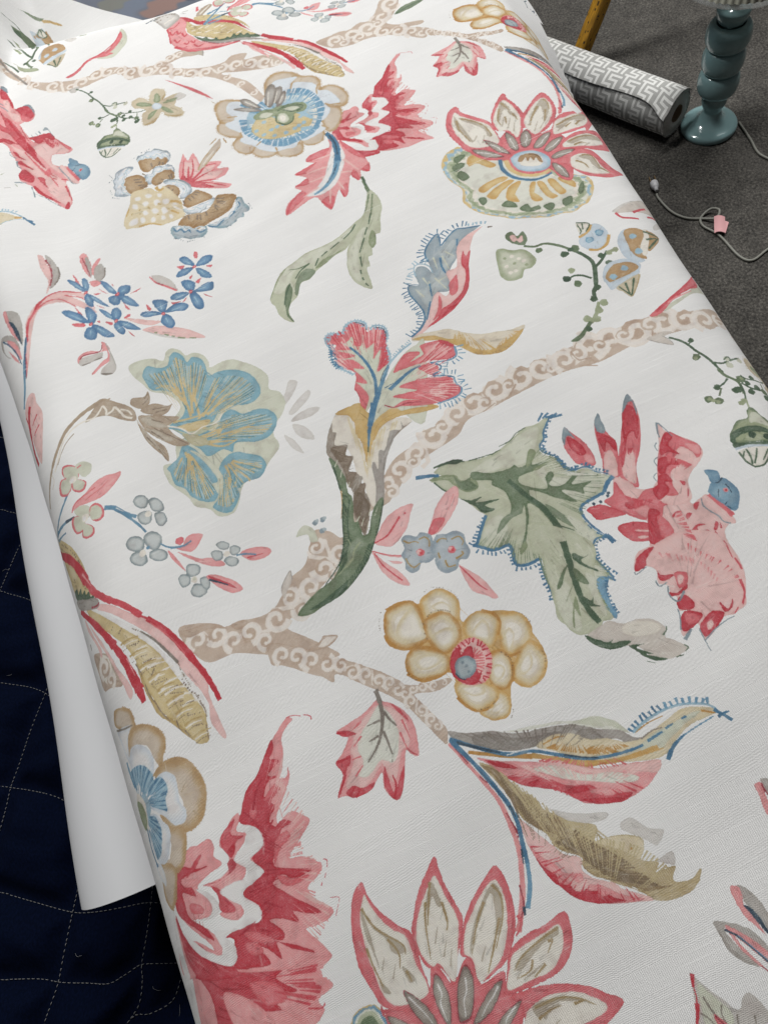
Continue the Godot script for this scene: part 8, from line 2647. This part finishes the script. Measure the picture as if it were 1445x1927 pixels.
func paint_phoenixleft() -> void:
	from_here(-1853, -8873)
	patch("rose_l", [-381,-660,-295,-775,-270,-701,-228,-561,-149,-419,-103,-213,-35,-5,85,-79,155,-19,226,104,343,296,330,343,259,346,114,304,85,425,160,515,229,550,309,837,245,855,174,769,159,956,178,1122,107,1227,55,1179,-25,1035,-152,856,-185,726,-293,592,-254,437,-272,287,-307,109,-325,-29,-397,-144,-445,-152])
	patch("pink", [-295,-73,-230,29,-145,122,-88,264,0,470,52,578,122,698,171,842,173,1078,119,1164,39,1075,-22,903,-67,731,-127,563,-192,404,-218,252,-254,88])
	patch("pink", [-39,69,86,99,139,208,210,163,301,301,263,334,117,292,71,405,125,499,138,618,68,501,-1,304,-79,122])
	patch("rose_l", [-261,-1134,-217,-1227,-191,-1077,-150,-805,-144,-720,-42,-707,21,-694,64,-583,63,-470,5,-399,-86,-433,-149,-419,-212,-492,-262,-634,-334,-751])
	patch("red", [-147,-705,-52,-714,25,-660,63,-552,38,-456,-43,-435,-91,-516,-112,-623])
	patch("rose", [-111,-575,-48,-520,-2,-421,-58,-414,-115,-498])
	patch("pink", [-258,-921,-197,-879,-199,-678,-126,-599,-118,-483,-192,-501,-243,-693])
	patch("red", [-265,-1090,-222,-1195,-191,-1077,-183,-980,-152,-789,-178,-751,-192,-912,-227,-945,-261,-977])
	patch("slate", [-243,-1179,-213,-1231,-180,-1167,-182,-1072,-215,-1127])
	patch("slate", [-52,-714,3,-715,47,-660,63,-552,53,-477,39,-569,6,-673])
	brush("slate", 12.2, 8.5, [-306,-830,-260,-765,-232,-706])
	brush("slate", 12.2, 8.5, [-299,-890,-264,-835])
	patch("red_m", [-323,-765,-284,-608,-233,-531,-161,-278,-117,-56,-72,184,-155,7,-231,-105,-280,-271,-368,-385,-361,-495,-295,-420])
	patch("red", [-399,-195,-340,-201,-271,-134,-213,-32,-252,-78,-304,-75,-348,-135,-407,-121])
	patch("red", [-229,-121,-146,-187,-119,-106,-117,9,-69,171,-42,313,0,470,-41,397,-114,209,-179,46])
	patch("red_m", [-151,-404,-121,-224,-77,0,-103,-81,-135,-265])
	patch("red", [-87,-120,2,-89,63,-78,121,-55,179,-34,205,66,169,88,107,10,56,53,5,52,-32,-19])
	patch("red_m", [89,-1,128,93,169,169,142,196,89,86])
	patch("rose", [205,66,280,197,343,296,301,301,245,180])
	patch("red", [-287,80,-248,106,-225,190,-177,262,-207,240,-250,184])
	patch("red", [-265,288,-228,265,-203,315,-124,449,-182,392,-239,337])
	patch("red", [-296,533,-254,437,-205,430,-168,509,-145,572,-174,654,-249,612])
	patch("red", [-179,743,-153,733,-102,855,-18,994,-39,1015,-124,894])
	patch("red_m", [-113,582,-48,620,-48,724,-28,824,-67,731])
	brush("red_m", 15.2, 10.8, [-20,1008,50,1108])
	patch("red", [77,1201,129,1113,136,1171,115,1231])
	brush("red_m", 19.9, 11.1, [151,847,166,1018,174,1120])
	patch("rose", [-22,531,34,485,49,591,90,668,30,597])
	brush("red_m", 15.7, 8.9, [37,658,77,691])
	brush("red_m", 18.1, 11.3, [128,715,186,760])
	brush("slate", 13.7, 10.3, [-316,74,-319,139,-270,211])
	brush("slate", 19.5, 13.0, [-268,258,-277,346,-248,394])
	brush("slate", 23.4, 14.9, [-345,630,-291,636,-231,658])
	brush("slate", 15.4, 9.9, [-196,724,-188,817,-185,926])
	brush("slate", 9.8, 7.6, [-192,847,-84,968,-29,1062,41,1160])
	patch("slate", [96,-134,135,-169,166,-117,133,-108])
	brush("slate", 19.5, 10.9, [46,-154,65,-85])
	brush("slate", 8.6, 7.4, [3,-153,24,-90])
	brush("slate", 7.4, 6.1, [-49,-160,-31,-81])
	brush("slate", 11.5, 8.1, [157,-123,192,38])
	patch("pink", [140,519,197,519,309,837,269,885,213,820,164,675])
	brush("slate", 11.3, 9.1, [137,511,160,600,202,724,228,844,279,884])
	brush("rose", 32.0, 38.9, [225,548,253,665,317,843])
	streaks("red", 14.6, 30, 0.35, [-259,-538,-206,-297,-139,-100,-74,94], 52, 578)
	streaks("rose", 12.0, 34, 0.25, [-171,113,-81,365,13,589,68,791], 121, 1109)
	streaks("red_m", 11.3, 20, 0.2, [-8,-34,68,1,155,66,227,171], 97, 376)
	wash("blueg", "blueg_l", 0.5, [232,537,279,507,364,576,425,637,466,751,450,845,383,879,329,836,280,681])
	patch("blueg", [273,427,348,513,362,589,302,578,268,529])
	brush("navy", 10.3, 6.9, [389,608,339,595,311,584])
	brush("navy", 11.4, 6.9, [305,609,267,644])
	brush("navy", 10.3, 6.9, [291,749,335,757])
	spot("rose_l", 21.0, [358,688])
	spot("red", 10.5, [360,689])
	brush("green_o", 9.5, 7.4, [-466,494,-413,449])
	brush("taupe_d", 9.5, 7.4, [-455,713,-387,717])
	brush("green_o", 12.8, 8.5, [-341,660,-327,706])

func paint_leaftip() -> void:
	from_here(-2262, -7625)
	patch("gold_pale", [-139,-104,-56,-74,0,-27,63,9,-7,28,-86,54,-160,89])
	patch("ochre_soft", [-2,-13,69,17,8,30])
	brush("bluel", 27.0, 16.6, [-136,-133,-52,-110,18,-53,77,11])
	fringe("bluel", 31.2, 16.6, 35.4, -1, [-135,-147,-51,-124,20,-75])
	brush("bluel", 8.1, 12.1, [-160,89,-86,54,-8,41,80,45])
	brush("blue", 23.7, 29.6, [70,10,119,83,161,146])
	brush("blue", 15.8, 19.8, [101,54,155,86])

func paint_cornersprig() -> void:
	from_here(-1450, -11060)
	brush("green_d", 8.8, 17.7, [-421,-718,-390,-721,-339,-735,-322,-676,-321,-601])
	brush("green_d", 40.3, 51.8, [-321,-613,-309,-567,-137,380])
	brush("green_d", 33.3, 29.6, [-80,389,-152,523,-198,621])
	brush("green", 42.2, 31.7, [-88,425,-155,-735,61,444])
	spot("green", 74.9, [-310,-618,-307,-603])
	patch("green_d", [-383,-582,-350,-643,-334,-609,-366,-554])
	brush("green_d", 34.2, 19.0, [-422,-78,-382,66])
	brush("green_o", 33.7, 16.8, [-393,-243,-355,-55])
	brush("green_o", 47.9, 32.0, [-374,170,-305,416])
	brush("green_d", 26.6, 32.0, [-342,109,-245,459,-190,574])
	brush("green", 30.0, 37.5, [-194,597,-262,652,-246,743,-210,799])
	spot("green_d", 30.0, [-292,655,-175,664])
	brush("green_d", 21.7, 28.9, [-516,525,-450,614,-392,771])
	patch("sage_d", [-441,521,-389,609,-390,709,-305,842,-154,926,-171,843,-280,770,-368,663])
	patch("blue_p", [-241,-721,-181,-865,-125,-908,-56,-845,142,379,162,432,45,325,-106,299])
	patch("tan_b", [-217,-797,-182,-802,-93,-834,-31,-824,130,380,-141,-777,-213,-753])
	patch("ivory", [-174,-856,-117,-945,-67,-856,-130,-837])
	brush("green_d", 13.3, 10.7, [-174,-843,-117,-945,-67,-856,-133,-829,-177,-834])
	brush("green_d", 10.7, 9.3, [-116,-931,-124,-853])
	patch("tan_b", [-112,685,-52,543,46,470,161,485,237,609,240,722,155,734,34,746,-65,819,-99,750])
	patch("blue_p", [-111,632,-14,488,105,444,16,480,-56,566,-92,701])
	spot("blue_p", 38.1, [115,617,-6,672])
	patch("blue_p", [-71,813,50,744,240,722,223,776,51,828,-55,854])
	patch("tan_y", [-27,862,221,788,149,943,71,1015,19,939])
	brush("green_d", 22.2, 14.8, [64,839,75,993])
	brush("green_d", 18.4, 12.9, [161,834,82,997])
	brush("green_d", 14.8, 13.0, [-27,862,72,1011])
	patch("green_g", [-277,-1066,-181,-1123,-105,-1105,-7,-1039,-66,-1037,-143,-1067,-205,-1100])
	patch("goldm", [-45,-1040,30,-1005,141,-910,202,-845,149,-865,38,-959,-33,-999])
	patch("ghost", [254,452,337,416,422,572,329,603])
	brush("green_o", 36.4, 26.0, [459,505,553,581])
	brush("taupe_d2", 20.7, 26.6, [-552,514,-526,616,-428,858,-331,1123])

func paint_nearsprig() -> void:
	from_here(565, 944)
	patch("taupe_gl2", [-96,-182,-71,-145,-43,-89,-2,-28,44,47,103,5,139,-1,164,34,186,120,168,182,-176,74,-156,-8])
	patch("sage_l", [-81,-129,-37,-48,6,33,-17,94,-141,68,-121,-27])
	brush("taupe_d", 11.5, 8.9, [-87,-69,-83,-13,-67,50,-65,96])
	brush("taupe_d", 8.9, 7.6, [-19,-2,-42,34,-43,85])
	brush("taupe_d", 8.9, 6.3, [31,61,11,105])
	brush("taupe_d", 8.8, 6.3, [110,97,96,137])
	brush("taupe_d", 7.6, 6.4, [-142,-6,-115,26,-96,71])
	patch("rose", [-80,20,-55,55,-33,95,-81,96])
	brush("red_d", 10.2, 7.6, [-77,28,-55,80])
	brush("red", 23.6, 9.2, [-83,-177,-104,-138,-110,-120])
	brush("red", 6.5, 7.8, [-110,-120,-120,-78,-143,-35])
	brush("red", 25.6, 12.8, [-134,-51,-153,-13,-185,33])

func paint_righttwigs() -> void:
	from_here(1065, 484)
	patch("taupe_gl", [308,-436,349,-406,311,-309,290,-342,296,-404])
	patch("rose_l", [252,-415,276,-425,297,-412,283,-345,271,-262,243,-220,228,-273,246,-353])
	brush("red_d", 8.8, 7.3, [297,-412,292,-358,308,-318])
	patch("taupe_gl", [-129,-1,-90,29,-64,90,-53,159,-59,241,-106,298,-115,191,-136,98,-136,48])
	patch("rose_l", [-168,-5,-126,8,-129,50,-150,106,-131,177,-124,264,-142,229,-173,154,-182,80])
	patch("navy", [-153,98,-118,133,-106,201,-103,292,-122,237,-134,169])
	patch("taupe_gl", [-347,110,-278,137,-199,193,-160,256,-139,346,-157,373,-189,300,-247,215,-278,162,-311,163,-301,222,-272,301,-243,379,-293,333,-343,261,-350,196])
	patch("taupe_g", [-341,158,-334,223,-311,286,-262,359,-297,339,-346,266,-350,203])
	patch("rose_l", [-300,146,-249,194,-197,262,-150,362,-179,404,-220,321,-262,237,-277,211,-261,285,-218,389,-200,436,-240,374,-284,270])
	brush("navy", 12.0, 10.6, [-311,163,-264,216,-228,284,-181,384])
	brush("bluem", 4.0, 5.3, [-262,213,-219,295,-178,378])
	brush("red_d", 9.1, 6.5, [-227,379,-200,436])

func paint_selvage() -> void:
	from_here(4197, -8041)
	brush("navy", 18.9, 15.8, [-40,-217,-55,-108])
	brush("navy", 18.8, 15.7, [-63,-95,-77,-50])
	brush("navy", 18.8, 15.7, [-21,-79,4,-77])
	brush("navy", 18.8, 15.7, [-2,-44,77,-111])
	brush("navy", 18.8, 15.7, [20,-27,62,-85])
	brush("navy", 18.8, 15.7, [50,-21,71,-23])
	brush("navy", 18.5, 15.4, [69,264,69,276])
	brush("navy", 18.9, 15.8, [-32,-210,35,-276])

func paint_birdnear() -> void:
	from_here(-2513, -3360)
	patch("straw_b", [-246,-469,-91,-345,25,-205,88,-63,116,53,124,140,63,47,-43,-134,-250,-333])
	dots("brown_g", 8.7, 26.1, [-163,-365,-8,-197,74,-29,103,86])
	dots("brown_g", 7.0, 24.4, [-251,-395,-50,-182,50,-30])
	patch("straw_b", [-202,-217,-22,-56,53,69,93,189,140,312,-9,236,-139,131,-161,-9])
	dots("brown_g", 7.9, 27.6, [-102,-57,-67,63,-78,126])
	dots("brown_g", 6.7, 23.6, [-20,-5,33,111,61,210])
	patch("straw_l", [-109,-105,-20,-5,-10,84,-103,-1])
	patch("green_d", [-139,131,-67,139,-66,188,-1,172,-3,226,46,215,51,258,97,259,102,303,149,317,130,340,43,301,-121,217])
	patch("taupe_g", [-141,206,65,308,157,349,185,406,155,442,49,399,-126,296])
	brush("red_d", 17.9, 11.9, [85,400,153,420,185,406])
	brush("red", 73.1, 87.7, [-306,-347,-70,-152,35,2,100,173])
	brush("red_m", 65.5, 48.4, [96,157,144,274,207,365,305,469])
	brush("rose_l", 20.2, 10.1, [72,80,140,231])
	brush("blue_m2", 24.5, 16.3, [-215,-432,-117,-410,-14,-381])

func paint_lotusnear() -> void:
	from_here(-677, 242)
	rings([1, "goldl", 0.93, "bluem", 0.8, "sagew", 0.7, "sage", 0.5, "green"], [-730,86,-676,37,-589,30,-534,68,-510,179,-514,288,-706,218,-759,143])
	patch("rose", [-518,62,-526,116,-387,-16,-305,26,-238,97,-173,-18,-127,5,-88,107,21,21,69,39,66,165,211,151,188,256,291,295,217,389,70,497,-466,305])
	patch("rose", [-393,-580,-463,-541,-517,-446,-559,-312,-574,-147,-542,-17,-518,62,-397,141,-239,165,-221,58,-222,-37,-216,-216,-264,-272,-345,-391,-384,-496])
	patch("rose", [82,-542,2,-484,-96,-394,-172,-285,-209,-225,-220,-107,-190,-13,-137,-4,-99,69,-85,131,-20,17,60,-96,104,-176,95,-267,80,-362,77,-454])
	patch("rose", [400,-359,326,-328,225,-266,132,-190,60,-96,12,-6,57,34,71,155,160,143,242,116,316,51,383,-43,420,-176,424,-288])
	patch("rose", [668,8,537,29,423,33,328,55,263,101,195,213,171,261,301,276,423,277,511,265,603,208,656,123])
	patch("rose", [758,518,686,444,623,387,527,339,436,305,312,281,190,279,229,339,212,425,200,503,356,560,584,580])
	patch("ivory", [-409,-506,-472,-403,-499,-264,-500,-119,-489,27,-421,98,-238,97,-250,-71,-250,-204,-318,-280,-375,-390,-397,-482])
	patch("ivory", [27,-442,-63,-368,-167,-246,-205,-126,-173,-18,-120,-10,-72,102,42,-103,73,-188,55,-308,45,-415])
	patch("ivory", [353,-291,261,-252,151,-170,87,-109,35,-10,69,39,59,151,152,129,228,88,311,-11,369,-146,379,-255])
	patch("ivory", [607,56,505,64,386,78,291,100,240,162,192,246,315,248,438,249,514,221,589,144])
	patch("ivory", [667,503,592,420,510,372,400,348,302,355,228,394,193,489,375,525,571,532])
	patch("taupe_l", [-452,-446,-477,-318,-466,-203,-463,-105,-454,-198,-448,-319])
	patch("taupe_l", [-426,-335,-364,-274,-288,-182,-293,-136,-355,-160,-365,-237,-410,-304])
	patch("taupe_l", [-332,-79,-288,-14,-295,18,-325,7])
	patch("taupe_l", [-485,-54,-444,20,-481,7])
	patch("taupe_l", [3,-419,16,-350,16,-286,-13,-285,-20,-351,-76,-272,-76,-323])
	patch("taupe_l", [24,-270,15,-187,6,-215,12,-275])
	patch("taupe_l", [345,-275,365,-211,331,-112,258,-19,271,-74,299,-149,310,-232,217,-157,132,-68,66,14,134,-103,263,-226])
	patch("taupe_l", [590,62,575,104,513,103,413,135,304,186,279,154,355,113,466,85])
	patch("taupe_l", [451,196,369,223,297,229,407,202])
	patch("taupe_l", [286,360,404,366,500,391,605,469,512,418,392,389,296,419])
	patch("taupe_l", [317,405,388,399,437,406,362,422,325,441])
	brush("khaki", 17.4, 5.0, [-448,-445,-405,-315,-288,-182,-289,-128])
	brush("khaki", 17.1, 4.9, [-359,-235,-324,-148,-348,-73])
	brush("khaki", 17.0, 4.9, [-495,-238,-492,-140,-473,-14])
	brush("khaki", 16.8, 4.8, [-316,-49,-307,14])
	brush("khaki", 17.5, 5.0, [-4,-422,-58,-315,-110,-211])
	brush("khaki", 17.2, 4.9, [-71,-333,-113,-237,-160,-49])
	brush("khaki", 17.2, 4.9, [21,-297,9,-189,-16,-150])
	brush("khaki", 17.1, 4.9, [336,-272,360,-200,321,-91,217,37])
	brush("khaki", 17.0, 4.8, [253,-204,173,-125,72,17])
	brush("khaki", 16.6, 4.7, [303,-98,190,50,124,130])
	brush("khaki", 16.4, 4.7, [594,69,464,90,333,128,269,173])
	brush("khaki", 16.3, 4.7, [508,113,536,112,483,162])
	brush("khaki", 16.2, 4.6, [387,160,351,204,262,216])
	brush("khaki", 16.1, 4.6, [446,206,359,242])
	brush("khaki", 15.6, 4.5, [292,374,427,375,540,417,614,478])
	brush("khaki", 15.6, 4.5, [291,428,367,413,433,415])
	brush("khaki", 15.6, 4.4, [505,432,571,434])
	brush("taupe_l", 11.0, 3.7, [-104,-111,-55,-190])
	brush("taupe_l", 10.8, 3.6, [-83,-31,-34,-108])
	brush("taupe_l", 10.8, 3.6, [-65,23,-22,-55])
	brush("taupe_l", 10.7, 3.6, [112,67,173,-4])
	brush("taupe_l", 10.8, 3.6, [92,-11,149,-73])
	brush("taupe_l", 10.4, 3.5, [262,216,304,186])
	brush("taupe_l", 11.0, 3.7, [-451,-100,-413,-158])
	brush("taupe_l", 10.9, 3.6, [-407,-36,-364,-103])
	brush("taupe_l", 9.9, 3.3, [340,490,404,470])
	rings([1.0, "red_d", 0.93, "taupe_d", 0.8, "taupe", 0.5, "taupe_l2"], [-162,21,-136,89,-135,181,-187,296,-216,207,-212,96])
	rings([1.0, "red_d", 0.93, "taupe_d", 0.8, "taupe", 0.5, "taupe_l2"], [17,45,37,108,0,208,-65,298,-128,286,-93,174,-35,81])
	rings([1.0, "red_d", 0.93, "taupe_d", 0.8, "taupe", 0.5, "taupe_l2"], [187,186,132,258,53,308,-42,337,-65,323,25,251,120,197])
	rings([1.0, "red_d", 0.93, "taupe_d", 0.8, "taupe", 0.5, "taupe_l2"], [244,309,170,374,80,420,30,413,103,347])
	rings([1.0, "red_d", 0.93, "taupe_d", 0.8, "taupe", 0.5, "taupe_l2"], [-374,38,-318,88,-268,166,-248,263,-319,237,-365,133])
	rings([1.0, "red_d", 0.93, "taupe_d", 0.8, "taupe", 0.5, "taupe_l2"], [-510,120,-457,151,-379,232,-488,192])
	brush("white", 10.5, 4.7, [-172,76,-170,134,-193,171,-192,261])
	brush("white", 10.4, 4.6, [-9,102,-28,164,-64,207,-83,278])
	brush("white", 10.3, 4.6, [149,208,97,245,60,264,-1,308])
	brush("white", 10.5, 4.7, [-355,77,-324,134,-300,177,-273,242])
	brush("white", 10.1, 4.5, [200,328,137,359,112,383])

func paint_bluenear() -> void:
	from_here(-2205, -1384)
	wash("tan_bd", "tan_p", 0.6, [-285,-720,-231,-724,-160,-701,-91,-643,-68,-560,-70,-491,-164,-513,-255,-569,-330,-637])
	wash("tan_bd", "tan_p", 0.6, [-93,-516,11,-480,106,-408,143,-323,112,-229,59,-140,33,-237,21,-283,-28,-353,-143,-384,-243,-344,-182,-472])
	wash("tan_bd", "tan_p", 0.6, [-26,-117,68,-169,172,-166,254,-114,308,-13,328,99,310,192,253,293,161,330,76,313,-4,248,-47,137,66,239,147,223,169,170,140,44,141,-58,81,-110])
	wash("tan_bd", "tan_p", 0.6, [7,240,119,325,97,422,55,500,-7,530,-57,559,-52,484,-124,453,-162,413,-63,432,-11,355])
	wash("tan_bd", "tan_p", 0.6, [-167,421,-16,503,-80,661,-154,725,-219,650,-207,535])
	fringe("brown_l", 13.1, 9.8, 21.3, -1, [-160,-701,-91,-643,-68,-560])
	brush("tan_bd", 16.4, 13.1, [-160,-701,-91,-643,-68,-560])
	fringe("brown_l", 11.2, 8.4, 18.3, -1, [-73,-513,12,-484,107,-411,143,-323,114,-228])
	brush("tan_bd", 14.1, 11.2, [-73,-513,12,-484,107,-411,143,-323,114,-228])
	fringe("brown_l", 10.0, 7.5, 16.3, -1, [68,-169,172,-168,255,-117,309,-15,331,100,309,198,256,294,161,331])
	brush("tan_bd", 12.5, 10.0, [68,-169,172,-168,255,-117,309,-15,331,100,309,198,256,294,161,331])
	fringe("brown_l", 10.4, 7.8, 17.0, -1, [122,336,100,423,53,505,-9,535])
	brush("tan_bd", 13.1, 10.4, [122,336,100,423,53,505,-9,535])
	fringe("brown_l", 11.9, 9.0, 19.4, -1, [-16,503,-78,662,-154,725])
	brush("tan_bd", 14.9, 11.9, [-16,503,-78,662,-154,725])
	wash("blue_p2", "white", 0.5, [-309,-578,-123,-544,-188,-460,-235,-300,-275,-421,-299,-516])
	wash("blue_p2", "white", 0.5, [-234,-313,-181,-385,-96,-387,-17,-330,21,-243,5,-163,-44,-93,-131,-37,-186,-138,-226,-227])
	wash("blue_p2", "white", 0.5, [-77,-28,-6,-96,81,-108,143,-57,146,34,136,119,165,194,140,258,62,253,2,178,-67,113,-130,50])
	wash("blue_p2", "white", 0.5, [-207,108,-106,105,-37,185,7,252,-10,331,-59,412,-119,442,-192,403,-225,304,-239,199])
	wash("blue_p2", "white", 0.5, [-252,405,-166,431,-145,524,-171,569,-220,504])
	streaks("bluem", 20.3, 44, 0.7, [-255,-252,-151,-251,-75,-218,-25,-143,-30,-80], -233, -4)
	streaks("bluel", 17.2, 34, 0.6, [-255,-252,-151,-251,-75,-218,-25,-143,-30,-80], -233, -4)
	streaks("blue", 12.5, 12, 0.5, [-255,-252,-151,-251,-75,-218,-25,-143,-30,-80], -233, -4)
	streaks("bluem", 17.9, 44, 0.7, [-68,-57,2,-93,53,-71,70,1,33,63,26,135], -183, 14)
	streaks("bluel", 15.2, 34, 0.6, [-68,-57,2,-93,53,-71,70,1,33,63,26,135], -183, 14)
	streaks("blue", 11.0, 12, 0.5, [-68,-57,2,-93,53,-71,70,1,33,63,26,135], -183, 14)
	streaks("bluem", 21.1, 44, 0.7, [-213,132,-117,129,-76,207,-89,289,-139,370,-192,389], -224, 77)
	streaks("bluel", 17.8, 34, 0.6, [-213,132,-117,129,-76,207,-89,289,-139,370,-192,389], -224, 77)
	streaks("blue", 13.0, 12, 0.5, [-213,132,-117,129,-76,207,-89,289,-139,370,-192,389], -224, 77)
	patch("bluel", [-148,-50,-120,13,-131,85,-199,111,-242,32,-246,-35])
	patch("ivory", [-243,-87,-171,-7,-180,80,-215,182,-273,137,-289,16])
	patch("green_o", [-274,-38,-212,3,-199,111,-257,175,-288,107,-292,28])
	brush("taupe_d", 18.2, 10.9, [-322,-590,-201,-551,-97,-535])
	brush("bluem", 24.6, 20.5, [-278,-331,-270,-231,-249,-129])
	brush("blue", 15.6, 19.5, [-235,162,-249,297,-220,429])

func paint_flamefoot() -> void:
	from_here(-1946, -116)
	patch("rose_l", [-298,-325,-16,-137,366,-5,567,72,458,132,522,220,412,258,419,330,239,372,-353,245,-409,47,-395,-132])
	patch("red", [-266,-300,-62,-109,170,-51,287,23,205,64,306,174,120,118,187,228,0,172,5,270,-226,228,-241,25,-318,-145])
	patch("rose", [42,31,197,90,233,189,104,168])
	streaks("rose_l", 14.5, 30, 0.35, [547,79,473,138,513,216,412,258,405,325,243,359], -48, -31)
	streaks("red_m", 14.5, 12, 0.4, [476,81,414,159,445,214,359,265], -92, -17)
	patch("rose_l", [-146,23,19,108,133,290,-96,237])
	patch("white", [-408,-371,-364,-249,-400,-11,-450,189,-567,181,-514,-28])
	patch("rose_l", [-341,-338,-330,-240,-353,58,-362,201,-450,189,-405,-73])
	brush("red_m", 11.5, 8.6, [338,277,413,303,442,286])

func paint_nearcurl() -> void:
	from_here(-2448, -2478)
	patch("tan", [-129,-132,8,-91,108,-7,139,118,149,247,22,205,-100,174,-119,43])
	patch("ivory", [-25,-77,68,-28,87,67,100,170,-5,165,-57,92])
	scroll([-6,32,66,200,1,38,151,47,20,-1])
	brush("taupe_d", 17.0, 11.4, [-148,-246,-147,-193])

func draw_all() -> void:
	move = Transform2D.IDENTITY
	paint_branches()
	move = Transform2D.IDENTITY
	paint_budstalk()
	move = Transform2D.IDENTITY
	paint_budright()
	move = Transform2D(Vector2(0.7770, 0.0046), Vector2(0.0792, 0.8904), Vector2(3045.7, -6179.1))
	paint_birdtail()
	move = Transform2D.IDENTITY
	paint_birdbody()
	move = Transform2D.IDENTITY
	paint_nearcurl()
	move = Transform2D.IDENTITY
	paint_birdtail()
	move = Transform2D.IDENTITY
	paint_birdnear()
	move = Transform2D(Vector2(0.8739, -0.0506), Vector2(0.1477, 0.8207), Vector2(3443.3, -6569.7))
	paint_greysprig()
	move = Transform2D.IDENTITY
	paint_greysprig()
	move = Transform2D.IDENTITY
	paint_lotus()
	move = Transform2D.IDENTITY
	paint_lotusnear()
	move = Transform2D(Vector2(0.9276, 0.1156), Vector2(0.0704, 1.0181), Vector2(3370.6, -5972.8))
	paint_forkleaves()
	move = Transform2D.IDENTITY
	paint_forkleaves()
	move = Transform2D(Vector2(1.0214, 0.0324), Vector2(0.1391, 0.8685), Vector2(3481.4, -6198.0))
	paint_yellow()
	move = Transform2D.IDENTITY
	paint_yellow()
	move = Transform2D(Vector2(0.9029, 0.1650), Vector2(0.0640, 0.9756), Vector2(3342.9, -5961.6))
	paint_redleaf()
	move = Transform2D.IDENTITY
	paint_redleaf()
	move = Transform2D(Vector2(0.9204, 0.0142), Vector2(-0.0116, 0.9961), Vector2(3236.3, -6080.5))
	paint_flame()
	move = Transform2D.IDENTITY
	paint_flameleaf()
	move = Transform2D.IDENTITY
	paint_bigblue()
	move = Transform2D.IDENTITY
	paint_flamefoot()
	move = Transform2D.IDENTITY
	paint_flame()
	move = Transform2D.IDENTITY
	paint_bluenear()
	move = Transform2D.IDENTITY
	paint_shell()
	move = Transform2D.IDENTITY
	paint_acorncluster()
	move = Transform2D.IDENTITY
	paint_palepair()
	move = Transform2D.IDENTITY
	paint_calyx()
	move = Transform2D.IDENTITY
	paint_ghosts()
	move = Transform2D.IDENTITY
	paint_phoenix()
	move = Transform2D.IDENTITY
	paint_bigleaf()
	move = Transform2D.IDENTITY
	paint_twins()
	move = Transform2D.IDENTITY
	paint_teal()
	move = Transform2D.IDENTITY
	paint_florets()
	move = Transform2D.IDENTITY
	paint_stemfoot()
	move = Transform2D.IDENTITY
	paint_twigstem()
	move = Transform2D(Vector2(1.1356, 0.5163), Vector2(0.1384, 1.1268), Vector2(-3766.7, -7455.0))
	paint_twigstem()
	move = Transform2D(Vector2(0.9326, -0.4273), Vector2(-0.1145, 0.9399), Vector2(2659.3, 5397.8))
	paint_acornstar()
	move = Transform2D.IDENTITY
	paint_acornstar()
	move = Transform2D.IDENTITY
	paint_phoenixleft()
	move = Transform2D.IDENTITY
	paint_leaftip()
	move = Transform2D.IDENTITY
	paint_cornersprig()
	move = Transform2D.IDENTITY
	paint_nearsprig()
	move = Transform2D.IDENTITY
	paint_righttwigs()
	move = Transform2D.IDENTITY
	paint_selvage()
